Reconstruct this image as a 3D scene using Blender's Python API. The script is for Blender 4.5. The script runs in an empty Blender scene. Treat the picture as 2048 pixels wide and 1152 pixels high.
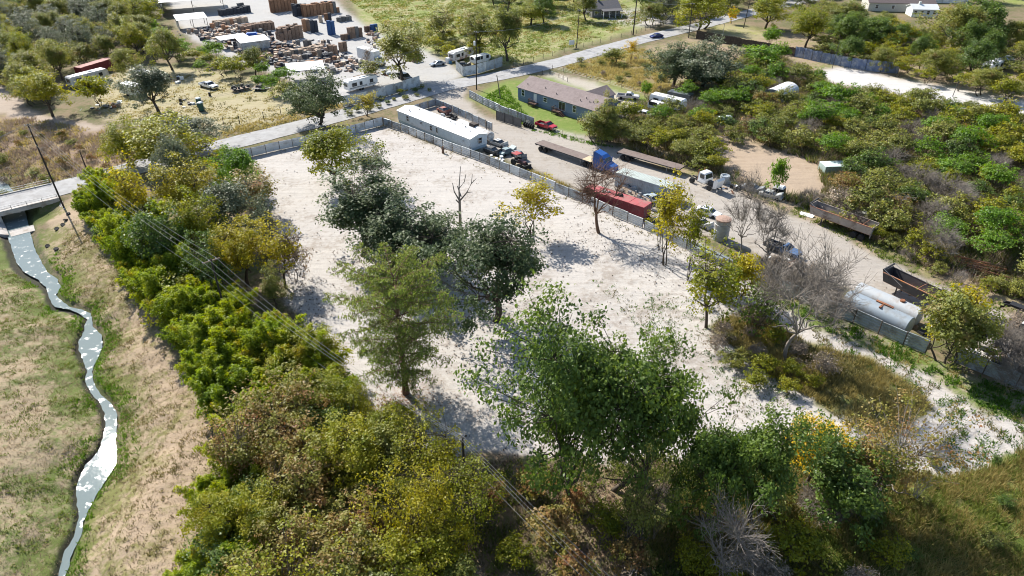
import bpy, bmesh, math, random
import numpy as np
from mathutils import Vector, Matrix

# ---------------------------------------------------------------- camera, sky, sun, exposure
S = bpy.context.scene
COL = S.collection
CAM_H, PITCH, FPX = 55.0, math.radians(33), 1375.0
cam_d = bpy.data.cameras.new('camera')
cam = bpy.data.objects.new('camera', cam_d)
COL.objects.link(cam)
cam.location = (0, 0, CAM_H)
cam.rotation_euler = (math.radians(90) - PITCH, 0, 0)
cam_d.sensor_width = 36
cam_d.lens = FPX / 2048 * 36
cam_d.clip_end = 6000
S.camera = cam

SUN_AZ, SUN_EL = math.radians(129), math.radians(40)     # direction towards the sun
world = bpy.data.worlds.new('World')
S.world = world
world.use_nodes = True
wn = world.node_tree
sky = wn.nodes.new('ShaderNodeTexSky')
sky.sky_type = 'NISHITA'
sky.sun_disc = False
sky.sun_elevation = SUN_EL
sky.sun_rotation = math.radians(90) - SUN_AZ
sky.air_density = 1.0
sky.dust_density = 0.6
wn.links.new(sky.outputs[0], wn.nodes['Background'].inputs[0])
wn.nodes['Background'].inputs[1].default_value = 0.10
sd = bpy.data.lights.new('sun', 'SUN')
sd.energy = 4.9
sd.angle = math.radians(0.5)
sd.color = (1, 0.955, 0.88)
sun = bpy.data.objects.new('sun', sd)
COL.objects.link(sun)
sdir = Vector((math.cos(SUN_AZ) * math.cos(SUN_EL), math.sin(SUN_AZ) * math.cos(SUN_EL), math.sin(SUN_EL)))
sun.rotation_euler = sdir.to_track_quat('Z', 'Y').to_euler()
sun.location = (-60, 80, 120)
S.view_settings.view_transform = 'Standard'
S.view_settings.look = 'None'
S.view_settings.exposure = 0.9
S.view_settings.gamma = 1
S.view_settings.use_curve_mapping = False
S.cycles.max_bounces = 6
S.cycles.diffuse_bounces = 3
S.cycles.transmission_bounces = 3
S.cycles.transparent_max_bounces = 4
S.cycles.use_denoising = True
S.cycles.filter_width = 1.05

# ---------------------------------------------------------------- survey helpers
CP, SP = math.cos(PITCH), math.sin(PITCH)


def at(px, py, z=0.0):
    """Where the survey sight line through (px, py) of the 2048 x 1152 frame meets height z."""
    dx, dy = px - 1024, 576 - py
    d = (dx, SP * dy + CP * FPX, CP * dy - SP * FPX)
    t = (z - CAM_H) / d[2]
    return Vector((d[0] * t, d[1] * t, z))


def mpp(p):
    """Metres per survey pixel at point p."""
    return (CP * p[1] - SP * (p[2] - CAM_H)) / FPX


def hgt(base, top_py):
    """Height of a vertical thing standing at point base that reaches survey row top_py."""
    lo, hi = 0.0, 45.0
    for _ in range(40):
        m = (lo + hi) / 2
        dep = CP * base[1] - SP * (base[2] + m - CAM_H)
        yy = 576 - FPX * (SP * base[1] + CP * (base[2] + m - CAM_H)) / dep
        lo, hi = (m, hi) if yy > top_py else (lo, m)
    return lo


def inpoly(X, Y, poly):
    r = np.zeros(X.shape, bool)
    n = len(poly)
    for i in range(n):
        x1, y1 = poly[i]
        x2, y2 = poly[(i + 1) % n]
        c = ((y1 > Y) != (y2 > Y)) & (X < (x2 - x1) * (Y - y1) / ((y2 - y1) if y2 != y1 else 1e-9) + x1)
        r ^= c
    return r


def gpoly(pts, z=0.0):
    return [tuple(at(x, y, z)[:2]) for x, y in pts]


_rs = np.random.RandomState(7)
_NW = [(_rs.uniform(-1, 1, 2), _rs.uniform(0, 6.28)) for _ in range(24)]


def wob(X, Y, scale):
    """Cheap smooth noise, about -1..1."""
    r = 0
    for k, (v, ph) in enumerate(_NW[:9]):
        s = scale * (1 + 0.37 * k)
        r = r + np.sin((X * v[0] + Y * v[1]) / s * 6.28 + ph + 1.7 * np.sin((Y * v[0] - X * v[1]) / s * 3 + ph * 2)) / (1 + 0.3 * k)
    return r / 3.2


# ---------------------------------------------------------------- materials
MATS = {}


def nt(m):
    m.use_nodes = True
    return m.node_tree


def mat(name, col, rough=0.6, metal=0.0, var=0.12, scale=2.0, dirt=None, dirt_amt=0.0, bump=0.0, spec=0.5, dscale=0.6, objvar=0.0):
    """Principled paint / metal / wood with noise variation and optional stains of colour dirt."""
    if name in MATS:
        return MATS[name]
    m = bpy.data.materials.new(name)
    t = nt(m)
    N, L = t.nodes, t.links
    b = N['Principled BSDF']
    b.inputs['Roughness'].default_value = rough
    b.inputs['Metallic'].default_value = metal
    b.inputs['Specular IOR Level'].default_value = spec
    tc = N.new('ShaderNodeTexCoord')
    no = N.new('ShaderNodeTexNoise')
    no.inputs['Scale'].default_value = scale
    no.inputs['Detail'].default_value = 6
    L.new(tc.outputs['Object'], no.inputs['Vector'])
    mr = N.new('ShaderNodeMapRange')
    mr.inputs['From Min'].default_value = 0.25
    mr.inputs['From Max'].default_value = 0.75
    mr.inputs['To Min'].default_value = 1 - var
    mr.inputs['To Max'].default_value = 1 + var
    L.new(no.outputs[0], mr.inputs['Value'])
    mx = N.new('ShaderNodeVectorMath')
    mx.operation = 'SCALE'
    mx.inputs[0].default_value = col
    L.new(mr.outputs[0], mx.inputs['Scale'])
    out = mx.outputs[0]
    if objvar:
        oi = N.new('ShaderNodeObjectInfo')
        ov = N.new('ShaderNodeMapRange')
        ov.inputs['To Min'].default_value, ov.inputs['To Max'].default_value = 1 - objvar, 1 + objvar
        L.new(oi.outputs['Random'], ov.inputs['Value'])
        m2 = N.new('ShaderNodeVectorMath')
        m2.operation = 'SCALE'
        L.new(out, m2.inputs[0])
        L.new(ov.outputs[0], m2.inputs['Scale'])
        out = m2.outputs[0]
    if dirt:
        n2 = N.new('ShaderNodeTexNoise')
        n2.inputs['Scale'].default_value = dscale
        n2.inputs['Detail'].default_value = 9
        n2.inputs['Roughness'].default_value = 0.7
        L.new(tc.outputs['Object'], n2.inputs['Vector'])
        r2 = N.new('ShaderNodeMapRange')
        r2.inputs['From Min'].default_value = 0.62 - dirt_amt * 0.4
        r2.inputs['From Max'].default_value = 0.72 - dirt_amt * 0.25
        L.new(n2.outputs[0], r2.inputs['Value'])
        mm = N.new('ShaderNodeMix')
        mm.data_type = 'RGBA'
        mm.inputs[7].default_value = (*dirt, 1)
        L.new(r2.outputs[0], mm.inputs[0])
        L.new(out, mm.inputs[6])
        out = mm.outputs[2]
    L.new(out, b.inputs['Base Color'])
    if bump:
        bp = N.new('ShaderNodeBump')
        bp.inputs['Strength'].default_value = bump
        bp.inputs['Distance'].default_value = 0.05
        L.new(no.outputs[0], bp.inputs['Height'])
        L.new(bp.outputs[0], b.inputs['Normal'])
    MATS[name] = m
    return m


def leafmat(name, c1, c2, c3, transl=0.38, rough=0.5, hue=0.05, patch=None, patch_amt=0.0):
    """Leaves: a blend of three leaf colours by clump, brightness by plant, light let through."""
    m = bpy.data.materials.new(name)
    t = nt(m)
    N, L = t.nodes, t.links
    N.remove(N['Principled BSDF'])
    out = N['Material Output']
    a = N.new('ShaderNodeAttribute')
    a.attribute_name = 'tint'
    oi = N.new('ShaderNodeObjectInfo')
    add = N.new('ShaderNodeMath')
    add.operation = 'MULTIPLY_ADD'
    L.new(oi.outputs['Random'], add.inputs[0])
    add.inputs[1].default_value = 0.36
    add.inputs[2].default_value = -0.18
    ad2 = N.new('ShaderNodeMath')
    ad2.operation = 'ADD'
    L.new(add.outputs[0], ad2.inputs[0])
    L.new(a.outputs['Fac'], ad2.inputs[1])
    cr = N.new('ShaderNodeValToRGB')
    e = cr.color_ramp.elements
    e[0].position, e[0].color = 0.12, (*c1, 1)
    e[1].position, e[1].color = 0.9, (*c3, 1)
    k = cr.color_ramp.elements.new(0.5)
    k.color = (*c2, 1)
    L.new(ad2.outputs[0], cr.inputs[0])
    col = cr.outputs[0]
    if patch:
        g = N.new('ShaderNodeTexCoord')
        n1 = N.new('ShaderNodeTexNoise')
        n1.inputs['Scale'].default_value = 0.35
        n1.inputs['Detail'].default_value = 2
        L.new(g.outputs['Object'], n1.inputs['Vector'])
        r = N.new('ShaderNodeMapRange')
        r.inputs['From Min'].default_value = 0.64 - 0.3 * patch_amt
        r.inputs['From Max'].default_value = 0.74 - 0.3 * patch_amt
        L.new(n1.outputs[0], r.inputs['Value'])
        mm = N.new('ShaderNodeMix')
        mm.data_type = 'RGBA'
        mm.inputs[7].default_value = (*patch, 1)
        L.new(r.outputs[0], mm.inputs[0])
        L.new(col, mm.inputs[6])
        col = mm.outputs[2]
    p = N.new('ShaderNodeBsdfPrincipled')
    p.inputs['Roughness'].default_value = rough
    p.inputs['Specular IOR Level'].default_value = 0.35
    L.new(col, p.inputs['Base Color'])
    tr = N.new('ShaderNodeBsdfTranslucent')
    hs = N.new('ShaderNodeHueSaturation')
    hs.inputs['Saturation'].default_value = 1.1
    hs.inputs['Value'].default_value = 1.5
    hs.inputs['Hue'].default_value = 0.49
    L.new(col, hs.inputs['Color'])
    L.new(hs.outputs[0], tr.inputs['Color'])
    mx = N.new('ShaderNodeMixShader')
    mx.inputs[0].default_value = transl
    L.new(p.outputs[0], mx.inputs[1])
    L.new(tr.outputs[0], mx.inputs[2])
    L.new(mx.outputs[0], out.inputs['Surface'])
    MATS[name] = m
    return m


# ---------------------------------------------------------------- object helpers
def link(name, me, parent=None, m=None):
    o = bpy.data.objects.new(name, me)
    COL.objects.link(o)
    if parent:
        o.parent = parent
    if m is not None and me is not None and not me.materials:
        me.materials.append(m)
    return o


def thing(name, label, cat, loc=(0, 0, 0), rz=0.0, group=None):
    o = bpy.data.objects.new(name, None)
    COL.objects.link(o)
    o.empty_display_size = 0.3
    o.location = loc
    o.rotation_euler = (0, 0, rz)
    o['label'] = label
    o['category'] = cat
    if group:
        o['group'] = group
    return o


def tag(o, label, cat, group=None, kind=None):
    if label:
        o['label'] = label
    if cat:
        o['category'] = cat
    if group:
        o['group'] = group
    if kind:
        o['kind'] = kind
    return o


def npmesh(name, V, F, m=None, smooth=False, tint=None, fsize=None):
    """Mesh from numpy: V (n,3), F (m,k) all faces alike."""
    me = bpy.data.meshes.new(name)
    V = np.asarray(V, np.float32)
    F = np.asarray(F, np.int32)
    k = F.shape[1]
    me.vertices.add(len(V))
    me.vertices.foreach_set('co', V.ravel())
    me.loops.add(F.size)
    me.loops.foreach_set('vertex_index', F.ravel())
    me.polygons.add(len(F))
    me.polygons.foreach_set('loop_start', np.arange(0, F.size, k, dtype=np.int32))
    me.polygons.foreach_set('loop_total', np.full(len(F), k, np.int32))
    if smooth:
        me.polygons.foreach_set('use_smooth', np.ones(len(F), bool))
    if tint is not None:
        a = me.attributes.new('tint', 'FLOAT', 'POINT')
        a.data.foreach_set('value', np.asarray(tint, np.float32))
    me.update()
    me.validate()
    if m is not None:
        me.materials.append(m)
    return me


class MB:
    """Collects shapes in local coordinates and builds ONE mesh object."""

    def __init__(s):
        s.v, s.f, s.mi, s.cur, s.ms = [], [], [], 0, []

    def mat(s, m):
        if m not in s.ms:
            s.ms.append(m)
        s.cur = s.ms.index(m)
        return s

    def face(s, *pts):
        n = len(s.v)
        s.v += [tuple(p) for p in pts]
        s.f.append(tuple(range(n, n + len(pts))))
        s.mi.append(s.cur)
        return s

    def hexa(s, p):
        """Eight points: bottom four ccw, top four ccw."""
        n = len(s.v)
        s.v += [tuple(q) for q in p]
        for q in ((0, 3, 2, 1), (4, 5, 6, 7), (0, 1, 5, 4), (1, 2, 6, 5), (2, 3, 7, 6), (3, 0, 4, 7)):
            s.f.append(tuple(n + i for i in q))
            s.mi.append(s.cur)
        return s

    def box(s, x0, x1, y0, y1, z0, z1, taper=0.0, tx=None):
        t, u = taper, taper if tx is None else tx
        return s.hexa([(x0, y0, z0), (x1, y0, z0), (x1, y1, z0), (x0, y1, z0),
                       (x0 + u, y0 + t, z1), (x1 - u, y0 + t, z1), (x1 - u, y1 - t, z1), (x0 + u, y1 - t, z1)])

    def bar(s, a, b, w, h=None):
        """Rectangular bar from a to b."""
        a, b = Vector(a), Vector(b)
        d = (b - a).normalized()
        up = Vector((0, 0, 1)) if abs(d.z) < 0.95 else Vector((1, 0, 0))
        sx = d.cross(up).normalized() * w / 2
        sy = sx.cross(d).normalized() * (h or w) / 2
        return s.hexa([a - sx - sy, a + sx - sy, b + sx - sy, b - sx - sy, a - sx + sy, a + sx + sy, b + sx + sy, b - sx + sy])

    def tube(s, pts, r, n=6, cap=True):
        pts = [Vector(p) for p in pts]
        rs = r if isinstance(r, (list, tuple)) else [r] * len(pts)
        base = len(s.v)
        for i, p in enumerate(pts):
            d = (pts[min(i + 1, len(pts) - 1)] - pts[max(i - 1, 0)]).normalized()
            up = Vector((0, 0, 1)) if abs(d.z) < 0.9 else Vector((1, 0, 0))
            a = d.cross(up).normalized()
            b = a.cross(d)
            for k in range(n):
                t = 2 * math.pi * k / n
                s.v.append(tuple(p + (a * math.cos(t) + b * math.sin(t)) * rs[i]))
        for i in range(len(pts) - 1):
            for k in range(n):
                q = base + i * n
                s.f.append((q + k, q + (k + 1) % n, q + n + (k + 1) % n, q + n + k))
                s.mi.append(s.cur)
        if cap:
            s.f.append(tuple(base + k for k in range(n)))
            s.f.append(tuple(base + (len(pts) - 1) * n + n - 1 - k for k in range(n)))
            s.mi += [s.cur, s.cur]
        return s

    def lathe(s, prof, axis='z', n=12, o=(0, 0, 0)):
        """prof: list of (r, h)."""
        base = len(s.v)
        for r, h in prof:
            for k in range(n):
                t = 2 * math.pi * k / n
                c, q = r * math.cos(t), r * math.sin(t)
                p = {'z': (c, q, h), 'x': (h, c, q), 'y': (q, h, c)}[axis]
                s.v.append((p[0] + o[0], p[1] + o[1], p[2] + o[2]))
        for i in range(len(prof) - 1):
            for k in range(n):
                q = base + i * n
                s.f.append((q + k, q + (k + 1) % n, q + n + (k + 1) % n, q + n + k))
                s.mi.append(s.cur)
        for i, flip in ((0, True), (len(prof) - 1, False)):
            if prof[i][0] > 1e-4:
                idx = [base + i * n + k for k in range(n)]
                s.f.append(tuple(idx[::-1] if flip else idx))
                s.mi.append(s.cur)
        return s

    def prism(s, prof, y0, y1, inset=None):
        """Side profile [(x, z)] extruded across y; inset: per-point y inset."""
        n = len(prof)
        base = len(s.v)
        ins = inset or [0] * n
        for sy, y in ((1, y0), (-1, y1)):
            for (x, z), i in zip(prof, ins):
                s.v.append((x, y + sy * i, z))
        for k in range(n):
            j = (k + 1) % n
            s.f.append((base + k, base + j, base + n + j, base + n + k))
            s.mi.append(s.cur)
        s.f.append(tuple(base + n - 1 - k for k in range(n)))
        s.f.append(tuple(base + n + k for k in range(n)))
        s.mi += [s.cur, s.cur]
        return s

    def mesh(s, name, m=None, smooth=False):
        me = bpy.data.meshes.new(name)
        me.from_pydata(s.v, [], s.f)
        if m is not None and not s.ms:
            me.materials.append(m)
        for q in s.ms:
            me.materials.append(q)
        if len(s.ms) > 1:
            me.polygons.foreach_set('material_index', s.mi)
        bm = bmesh.new()
        bm.from_mesh(me)
        bmesh.ops.recalc_face_normals(bm, faces=bm.faces)
        bm.to_mesh(me)
        bm.free()
        if smooth:
            me.polygons.foreach_set('use_smooth', [True] * len(me.polygons))
            me.set_sharp_from_angle(angle=math.radians(42))
        me.update()
        return me

    def build(s, name, m=None, parent=None, smooth=False):
        return link(name, s.mesh(name, m, smooth), parent)


def copy_tree(o, parent=None):
    c = o.copy()
    COL.objects.link(c)
    if parent:
        c.parent = parent
    for ch in list(o.children):
        copy_tree(ch, c)
    return c


_U = 'first second third fourth fifth sixth seventh eighth ninth'.split()
NTH = _U + 'tenth eleventh twelfth thirteenth fourteenth fifteenth sixteenth seventeenth eighteenth nineteenth'.split()
for _t, _o in (('twenty', 'twentieth'), ('thirty', 'thirtieth'), ('forty', 'fortieth'), ('fifty', 'fiftieth'), ('sixty', 'sixtieth'), ('seventy', 'seventieth')):
    NTH += [_o] + ['%s-%s' % (_t, u) for u in _U]
ORD = ['closest'] + [n + ' closest' for n in NTH[1:]]
# ---------------------------------------------------------------- the lie of the land
WATER_Z = -2.3
CREEK = [(330, -75, -40), (370, -22, 18), (395, -4, 40), (432, 2, 56), (470, 12, 64), (500, 22, 72), (525, 30, 86), (545, 46, 97), (560, 74, 119), (575, 90, 122), (590, 96, 113), (605, 101, 127), (615, 108, 141), (620, 138, 164), (628, 156, 182), (640, 175, 184), (655, 170, 187), (670, 164, 204),
         (685, 156, 208), (700, 156, 206), (720, 165, 195), (745, 174, 184), (765, 170, 188), (785, 180, 198), (805, 199, 220), (830, 209, 236), (855, 210, 236), (880, 206, 232), (905, 195, 234), (930, 170, 234), (945, 160, 226), (975, 152, 206), (1000, 153, 190), (1025, 158, 176),
         (1050, 155, 166), (1075, 147, 160), (1100, 131, 150), (1125, 124, 142), (1152, 118, 131), (1230, 90, 110), (1330, 40, 70)]
CL = np.array([at(l, y, WATER_Z)[:2] for y, l, r in CREEK])
CR = np.array([at(r, y, WATER_Z)[:2] for y, l, r in CREEK])
_far0 = np.array([[CL[0][0] - 60, CL[0][1] + 50]])
CL = np.vstack([_far0, CL])
CR = np.vstack([_far0 + [[5, 0]], CR])
CC, CW = (CL + CR) / 2, np.maximum(np.linalg.norm(CR - CL, axis=1) / 2, 0.35)


def creek_dist(X, Y):
    """Distance outside the water's edge (negative inside) and which bank (+1 east)."""
    best = np.full(X.shape, 1e9)
    side = np.ones(X.shape)
    for i in range(len(CC) - 1):
        a, b = CC[i], CC[i + 1]
        d = b - a
        L2 = d @ d
        t = np.clip(((X - a[0]) * d[0] + (Y - a[1]) * d[1]) / L2, 0, 1)
        qx, qy = a[0] + t * d[0], a[1] + t * d[1]
        w = CW[i] + t * (CW[i + 1] - CW[i])
        r = np.hypot(X - qx, Y - qy) - w
        m = r < best
        best = np.where(m, r, best)
        side = np.where(m, np.sign(-((X - a[0]) * d[1] - (Y - a[1]) * d[0])), side)
    return best, side


def sstep(a, b, x):
    t = np.clip((x - a) / (b - a), 0, 1)
    return t * t * (3 - 2 * t)


ROAD_MID = [(-700, 572), (-300, 478), (0, 405), (170, 365), (300, 327), (447, 291), (600, 253), (760, 210), (890, 172), (1024, 147), (1130, 122), (1200, 101), (1280, 80), (1394, 53), (1500, 25), (1620, -2), (1800, -28)]
RM = [at(*p) for p in ROAD_MID]
RA = np.array([p[:2] for p in RM])


def road_dist(X, Y):
    best = np.full(X.shape, 1e9)
    for i in range(len(RA) - 1):
        a, b = RA[i], RA[i + 1]
        d = b - a
        t = np.clip(((X - a[0]) * d[0] + (Y - a[1]) * d[1]) / (d @ d), 0, 1)
        best = np.minimum(best, np.hypot(X - a[0] - t * d[0], Y - a[1] - t * d[1]))
    return best


def gz(X, Y):
    """Ground height."""
    X, Y = np.asarray(X, float), np.asarray(Y, float)
    d, side = creek_dist(X, Y)
    lip = 0.35 + 0.25 * wob(X, Y, 5.0)
    rise = np.where(side > 0, 8.0, 9.0) + 2 * wob(X, Y, 17.0)
    z = WATER_Z + lip * sstep(0, 0.5, d) + (-WATER_Z - lip) * sstep(0.0, 1, d / rise) ** 0.9
    z = np.where(d < 0, WATER_Z - np.minimum(0.25, -d * 0.5), z)
    flat = sstep(6.0, 4.4, road_dist(X, Y)) * sstep(1.0, 2.2, d)
    return z * (1 - flat) - 0.02 * flat


def zpt(px, py):
    """Survey point dropped onto the ground."""
    p = at(px, py)
    for _ in range(4):
        p = at(px, py, float(gz(p.x, p.y)))
    return p


def ground_z(p):
    return float(gz(p[0], p[1]))


# Zones: name, survey polygon, colour, patch colour, patch share, edge waviness (m), relief (m)
ZONES = [
    ('ground', None, (0.21, 0.16, 0.10), (0.10, 0.105, 0.04), 0.50, 0, 0.05),
    ('scrub_ground', [(1150, 190), (1300, 90), (1480, 60), (2300, 120), (2500, 700), (2048, 640), (1700, 480), (1380, 360), (1250, 300)], (0.31, 0.235, 0.16), (0.17, 0.17, 0.06), 0.42, 3, 0.06),
    ('field', [(-900, 480), (40, 430), (80, 480), (160, 600), (200, 700), (225, 860), (190, 980), (125, 1152), (60, 1500), (-900, 1500)], (0.34, 0.27, 0.18), (0.115, 0.145, 0.045), 0.42, 0.6, 0.08),
    ('bank', [(95, 425), (150, 400), (230, 520), (300, 640), (390, 780), (460, 920), (440, 1010), (380, 1152), (300, 1500), (60, 1500), (125, 1152), (190, 980), (225, 860), (200, 700), (160, 600), (80, 480)], (0.36, 0.275, 0.19), (0.17, 0.155, 0.06), 0.40, 0.8, 0.08),
    ('meadow', [(690, -60), (1500, -60), (1330, 45), (1140, 98), (1020, 132), (925, 140), (880, 108), (800, 100), (720, 40)], (0.19, 0.225, 0.06), (0.31, 0.275, 0.15), 0.48, 1.5, 0.1),
    ('thicket_floor', [(380, 1400), (400, 1000), (450, 880), (640, 770), (740, 800), (860, 890), (1000, 900), (1100, 890), (1400, 880), (1560, 830), (1850, 800), (2048, 870), (2500, 900), (2500, 1500)], (0.235, 0.17, 0.11), (0.12, 0.125, 0.045), 0.45, 1.2, 0.08),
    ('dry_grass', [(1440, 880), (1600, 790), (1900, 860), (2300, 900), (2500, 1500), (1150, 1500), (1300, 1040)], (0.24, 0.21, 0.085), (0.12, 0.16, 0.035), 0.55, 1.2, 0.1),
    ('sand_lot', [(500, 315), (600, 290), (768, 246), (830, 275), (1065, 352), (1180, 405), (1400, 485), (1500, 560), (1640, 650), (1750, 700), (1880, 760), (2060, 830), (2060, 900), (1900, 960), (1780, 930), (1560, 900), (1380, 915),
                   (1100, 925), (1000, 905), (900, 920), (830, 905), (760, 850), (730, 800), (680, 720), (610, 670), (575, 600), (560, 520), (545, 420), (520, 350)], (0.455, 0.423, 0.388), (0.29, 0.255, 0.22), 0.38, 0.9, 0.05),
    ('weedy_strip', [(1500, 575), (1600, 610), (1800, 680), (1920, 735), (2048, 770), (2200, 850), (2150, 900), (2048, 852), (1960, 812), (1880, 765), (1760, 712), (1640, 655)], (0.34, 0.285, 0.21), (0.125, 0.165, 0.04), 0.55, 1.0, 0.08),
    ('grass_island', [(1420, 655), (1500, 615), (1620, 690), (1740, 722), (1850, 788), (1862, 812), (1780, 875), (1700, 855), (1640, 805), (1560, 765), (1480, 705)], (0.22, 0.19, 0.085), (0.11, 0.125, 0.04), 0.5, 1.2, 0.1),
    ('gravel_yard', [(868, 186), (940, 162), (925, 190), (970, 235), (1060, 255), (1150, 265), (1250, 300), (1330, 345), (1450, 365), (1560, 425), (1640, 450), (1760, 515), (1900, 580), (2048, 640), (2200, 700), (2200, 800), (2040, 735), (1900, 660), (1700, 580), (1500, 505), (1400, 470),
                     (1180, 388), (1060, 335), (900, 275), (800, 240), (860, 210)], (0.36, 0.325, 0.285), (0.27, 0.235, 0.195), 0.36, 0.6, 0.03),
    ('dirt_clearing', [(1430, 265), (1520, 290), (1640, 330), (1660, 400), (1560, 395), (1490, 360), (1450, 330), (1400, 290)], (0.36, 0.28, 0.205), (0.26, 0.195, 0.135), 0.3, 1.5, 0.06),
    ('lawn', [(935, 195), (1010, 160), (1140, 155), (1230, 170), (1300, 195), (1240, 240), (1180, 272), (1100, 262), (1000, 228)], (0.15, 0.205, 0.045), (0.22, 0.21, 0.08), 0.40, 0.6, 0.05),
    ('driveway', [(1085, 148), (1120, 150), (1190, 165), (1260, 195), (1310, 225), (1270, 250), (1230, 240), (1200, 190), (1120, 163)], (0.40, 0.36, 0.30), (0.3, 0.27, 0.2), 0.3, 0.6, 0.03),
    ('overgrown_lot', [(1130, 128), (1290, 95), (1330, 130), (1350, 175), (1330, 190), (1230, 165), (1140, 140)], (0.26, 0.19, 0.10), (0.16, 0.17, 0.04), 0.5, 1, 0.1),
    ('lumber_yard', [(330, -10), (560, -60), (650, -20), (700, 30), (760, 70), (850, 100), (930, 150), (880, 172), (800, 190), (690, 215), (640, 190), (560, 150), (440, 110), (370, 70)], (0.38, 0.37, 0.355), (0.30, 0.28, 0.25), 0.3, 0.8, 0.03),
    ('dirt_yard', [(170, 170), (280, 130), (420, 140), (560, 165), (620, 200), (560, 240), (440, 270), (330, 260), (210, 240)], (0.37, 0.32, 0.20), (0.24, 0.22, 0.10), 0.40, 1.2, 0.05),
    ('weed_field', [(-500, 250), (60, 230), (160, 255), (320, 260), (300, 310), (160, 352), (20, 375), (-500, 480)], (0.24, 0.17, 0.12), (0.25, 0.19, 0.08), 0.45, 1.2, 0.1),
    ('dirt_track', [(-400, 190), (0, 168), (30, 195), (75, 228), (150, 242), (210, 250), (190, 262), (110, 262), (50, 240), (0, 228), (-400, 260)], (0.36, 0.295, 0.24), (0.27, 0.21, 0.16), 0.3, 0.8, 0.04),
    ('concrete_lane', [(1640, 140), (1690, 134), (1800, 158), (1900, 175), (2000, 192), (2400, 270), (2400, 310), (2048, 232), (1900, 212), (1750, 180), (1660, 165)], (0.52, 0.50, 0.475), (0.45, 0.42, 0.385), 0.3, 0.2, 0.02),
    ('far_lawn', [(1980, -20), (2300, -20), (2300, 12), (2020, 12)], (0.2, 0.24, 0.06), (0.3, 0.28, 0.12), 0.4, 1, 0.05),
    ('side_lot', [(1440, 48), (1500, 52), (1540, 72), (1480, 80), (1420, 62)], (0.33, 0.29, 0.16), (0.25, 0.25, 0.08), 0.4, 1, 0.04),
    ('house_yard', [(1190, 15), (1340, 20), (1350, 45), (1290, 55), (1210, 40)], (0.42, 0.4, 0.38), (0.3, 0.28, 0.24), 0.4, 1, 0.03),
]


def ground_material():
    m = bpy.data.materials.new('ground')
    t = nt(m)
    N, L = t.nodes, t.links
    b = N['Principled BSDF']
    b.inputs['Roughness'].default_value = 0.95
    b.inputs['Specular IOR Level'].default_value = 0.15
    A = N.new('ShaderNodeAttribute'); A.attribute_name = 'ca'
    B = N.new('ShaderNodeAttribute'); B.attribute_name = 'cb'
    K = N.new('ShaderNodeAttribute'); K.attribute_name = 'kk'
    tc = N.new('ShaderNodeTexCoord')

    def noise(scale, detail=5, rough=0.6, vec=None):
        n = N.new('ShaderNodeTexNoise')
        n.inputs['Scale'].default_value = scale
        n.inputs['Detail'].default_value = detail
        n.inputs['Roughness'].default_value = rough
        L.new(vec or tc.outputs['Object'], n.inputs['Vector'])
        return n.outputs[0]

    def math_(op, a, c=None, d=None):
        n = N.new('ShaderNodeMath')
        n.operation = op
        for i, v in enumerate((a, c, d)):
            if v is None:
                continue
            if isinstance(v, (int, float)):
                n.inputs[i].default_value = v
            else:
                L.new(v, n.inputs[i])
        return n.outputs[0]

    n1, n2, n3 = noise(0.16, 6, 0.68), noise(1.1, 5, 0.65), noise(5.0, 4, 0.7)
    s = math_('MULTIPLY_ADD', n1, 0.45, math_('MULTIPLY_ADD', n2, 0.35, math_('MULTIPLY', n3, 0.2)))
    thr = math_('MULTIPLY_ADD', K.outputs['Fac'], -0.34, 0.67)
    f = N.new('ShaderNodeMapRange')
    L.new(s, f.inputs['Value'])
    L.new(math_('SUBTRACT', thr, 0.05), f.inputs['From Min'])
    L.new(math_('ADD', thr, 0.05), f.inputs['From Max'])
    mx = N.new('ShaderNodeMix'); mx.data_type = 'RGBA'
    L.new(f.outputs[0], mx.inputs[0]); L.new(A.outputs['Color'], mx.inputs[6]); L.new(B.outputs['Color'], mx.inputs[7])
    # faint wheel and scraper marks, stretched along the lot
    mp = N.new('ShaderNodeMapping')
    mp.inputs['Rotation'].default_value = (0, 0, math.radians(47))
    mp.inputs['Scale'].default_value = (0.10, 1.4, 1)
    L.new(tc.outputs['Object'], mp.inputs['Vector'])
    n4 = noise(1.0, 4, 0.6, mp.outputs[0])
    v = math_('MULTIPLY_ADD', n3, 0.42, math_('MULTIPLY_ADD', n2, 0.30, math_('MULTIPLY_ADD', n4, 0.28, math_('MULTIPLY', n1, 0.3))))
    g = N.new('ShaderNodeMapRange')
    g.inputs['From Min'].default_value = 0.42; g.inputs['From Max'].default_value = 0.88
    g.inputs['To Min'].default_value = 0.68; g.inputs['To Max'].default_value = 1.26
    L.new(v, g.inputs['Value'])
    sc = N.new('ShaderNodeVectorMath'); sc.operation = 'SCALE'
    L.new(mx.outputs[2], sc.inputs[0]); L.new(g.outputs[0], sc.inputs['Scale'])
    L.new(sc.outputs[0], b.inputs['Base Color'])
    h = math_('MULTIPLY_ADD', n3, 0.35, math_('MULTIPLY_ADD', n2, 0.6, math_('MULTIPLY', n4, 0.35)))
    bp = N.new('ShaderNodeBump')
    bp.inputs['Strength'].default_value = 0.75
    bp.inputs['Distance'].default_value = 0.22
    L.new(h, bp.inputs['Height'])
    L.new(bp.outputs[0], b.inputs['Normal'])
    return m


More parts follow.
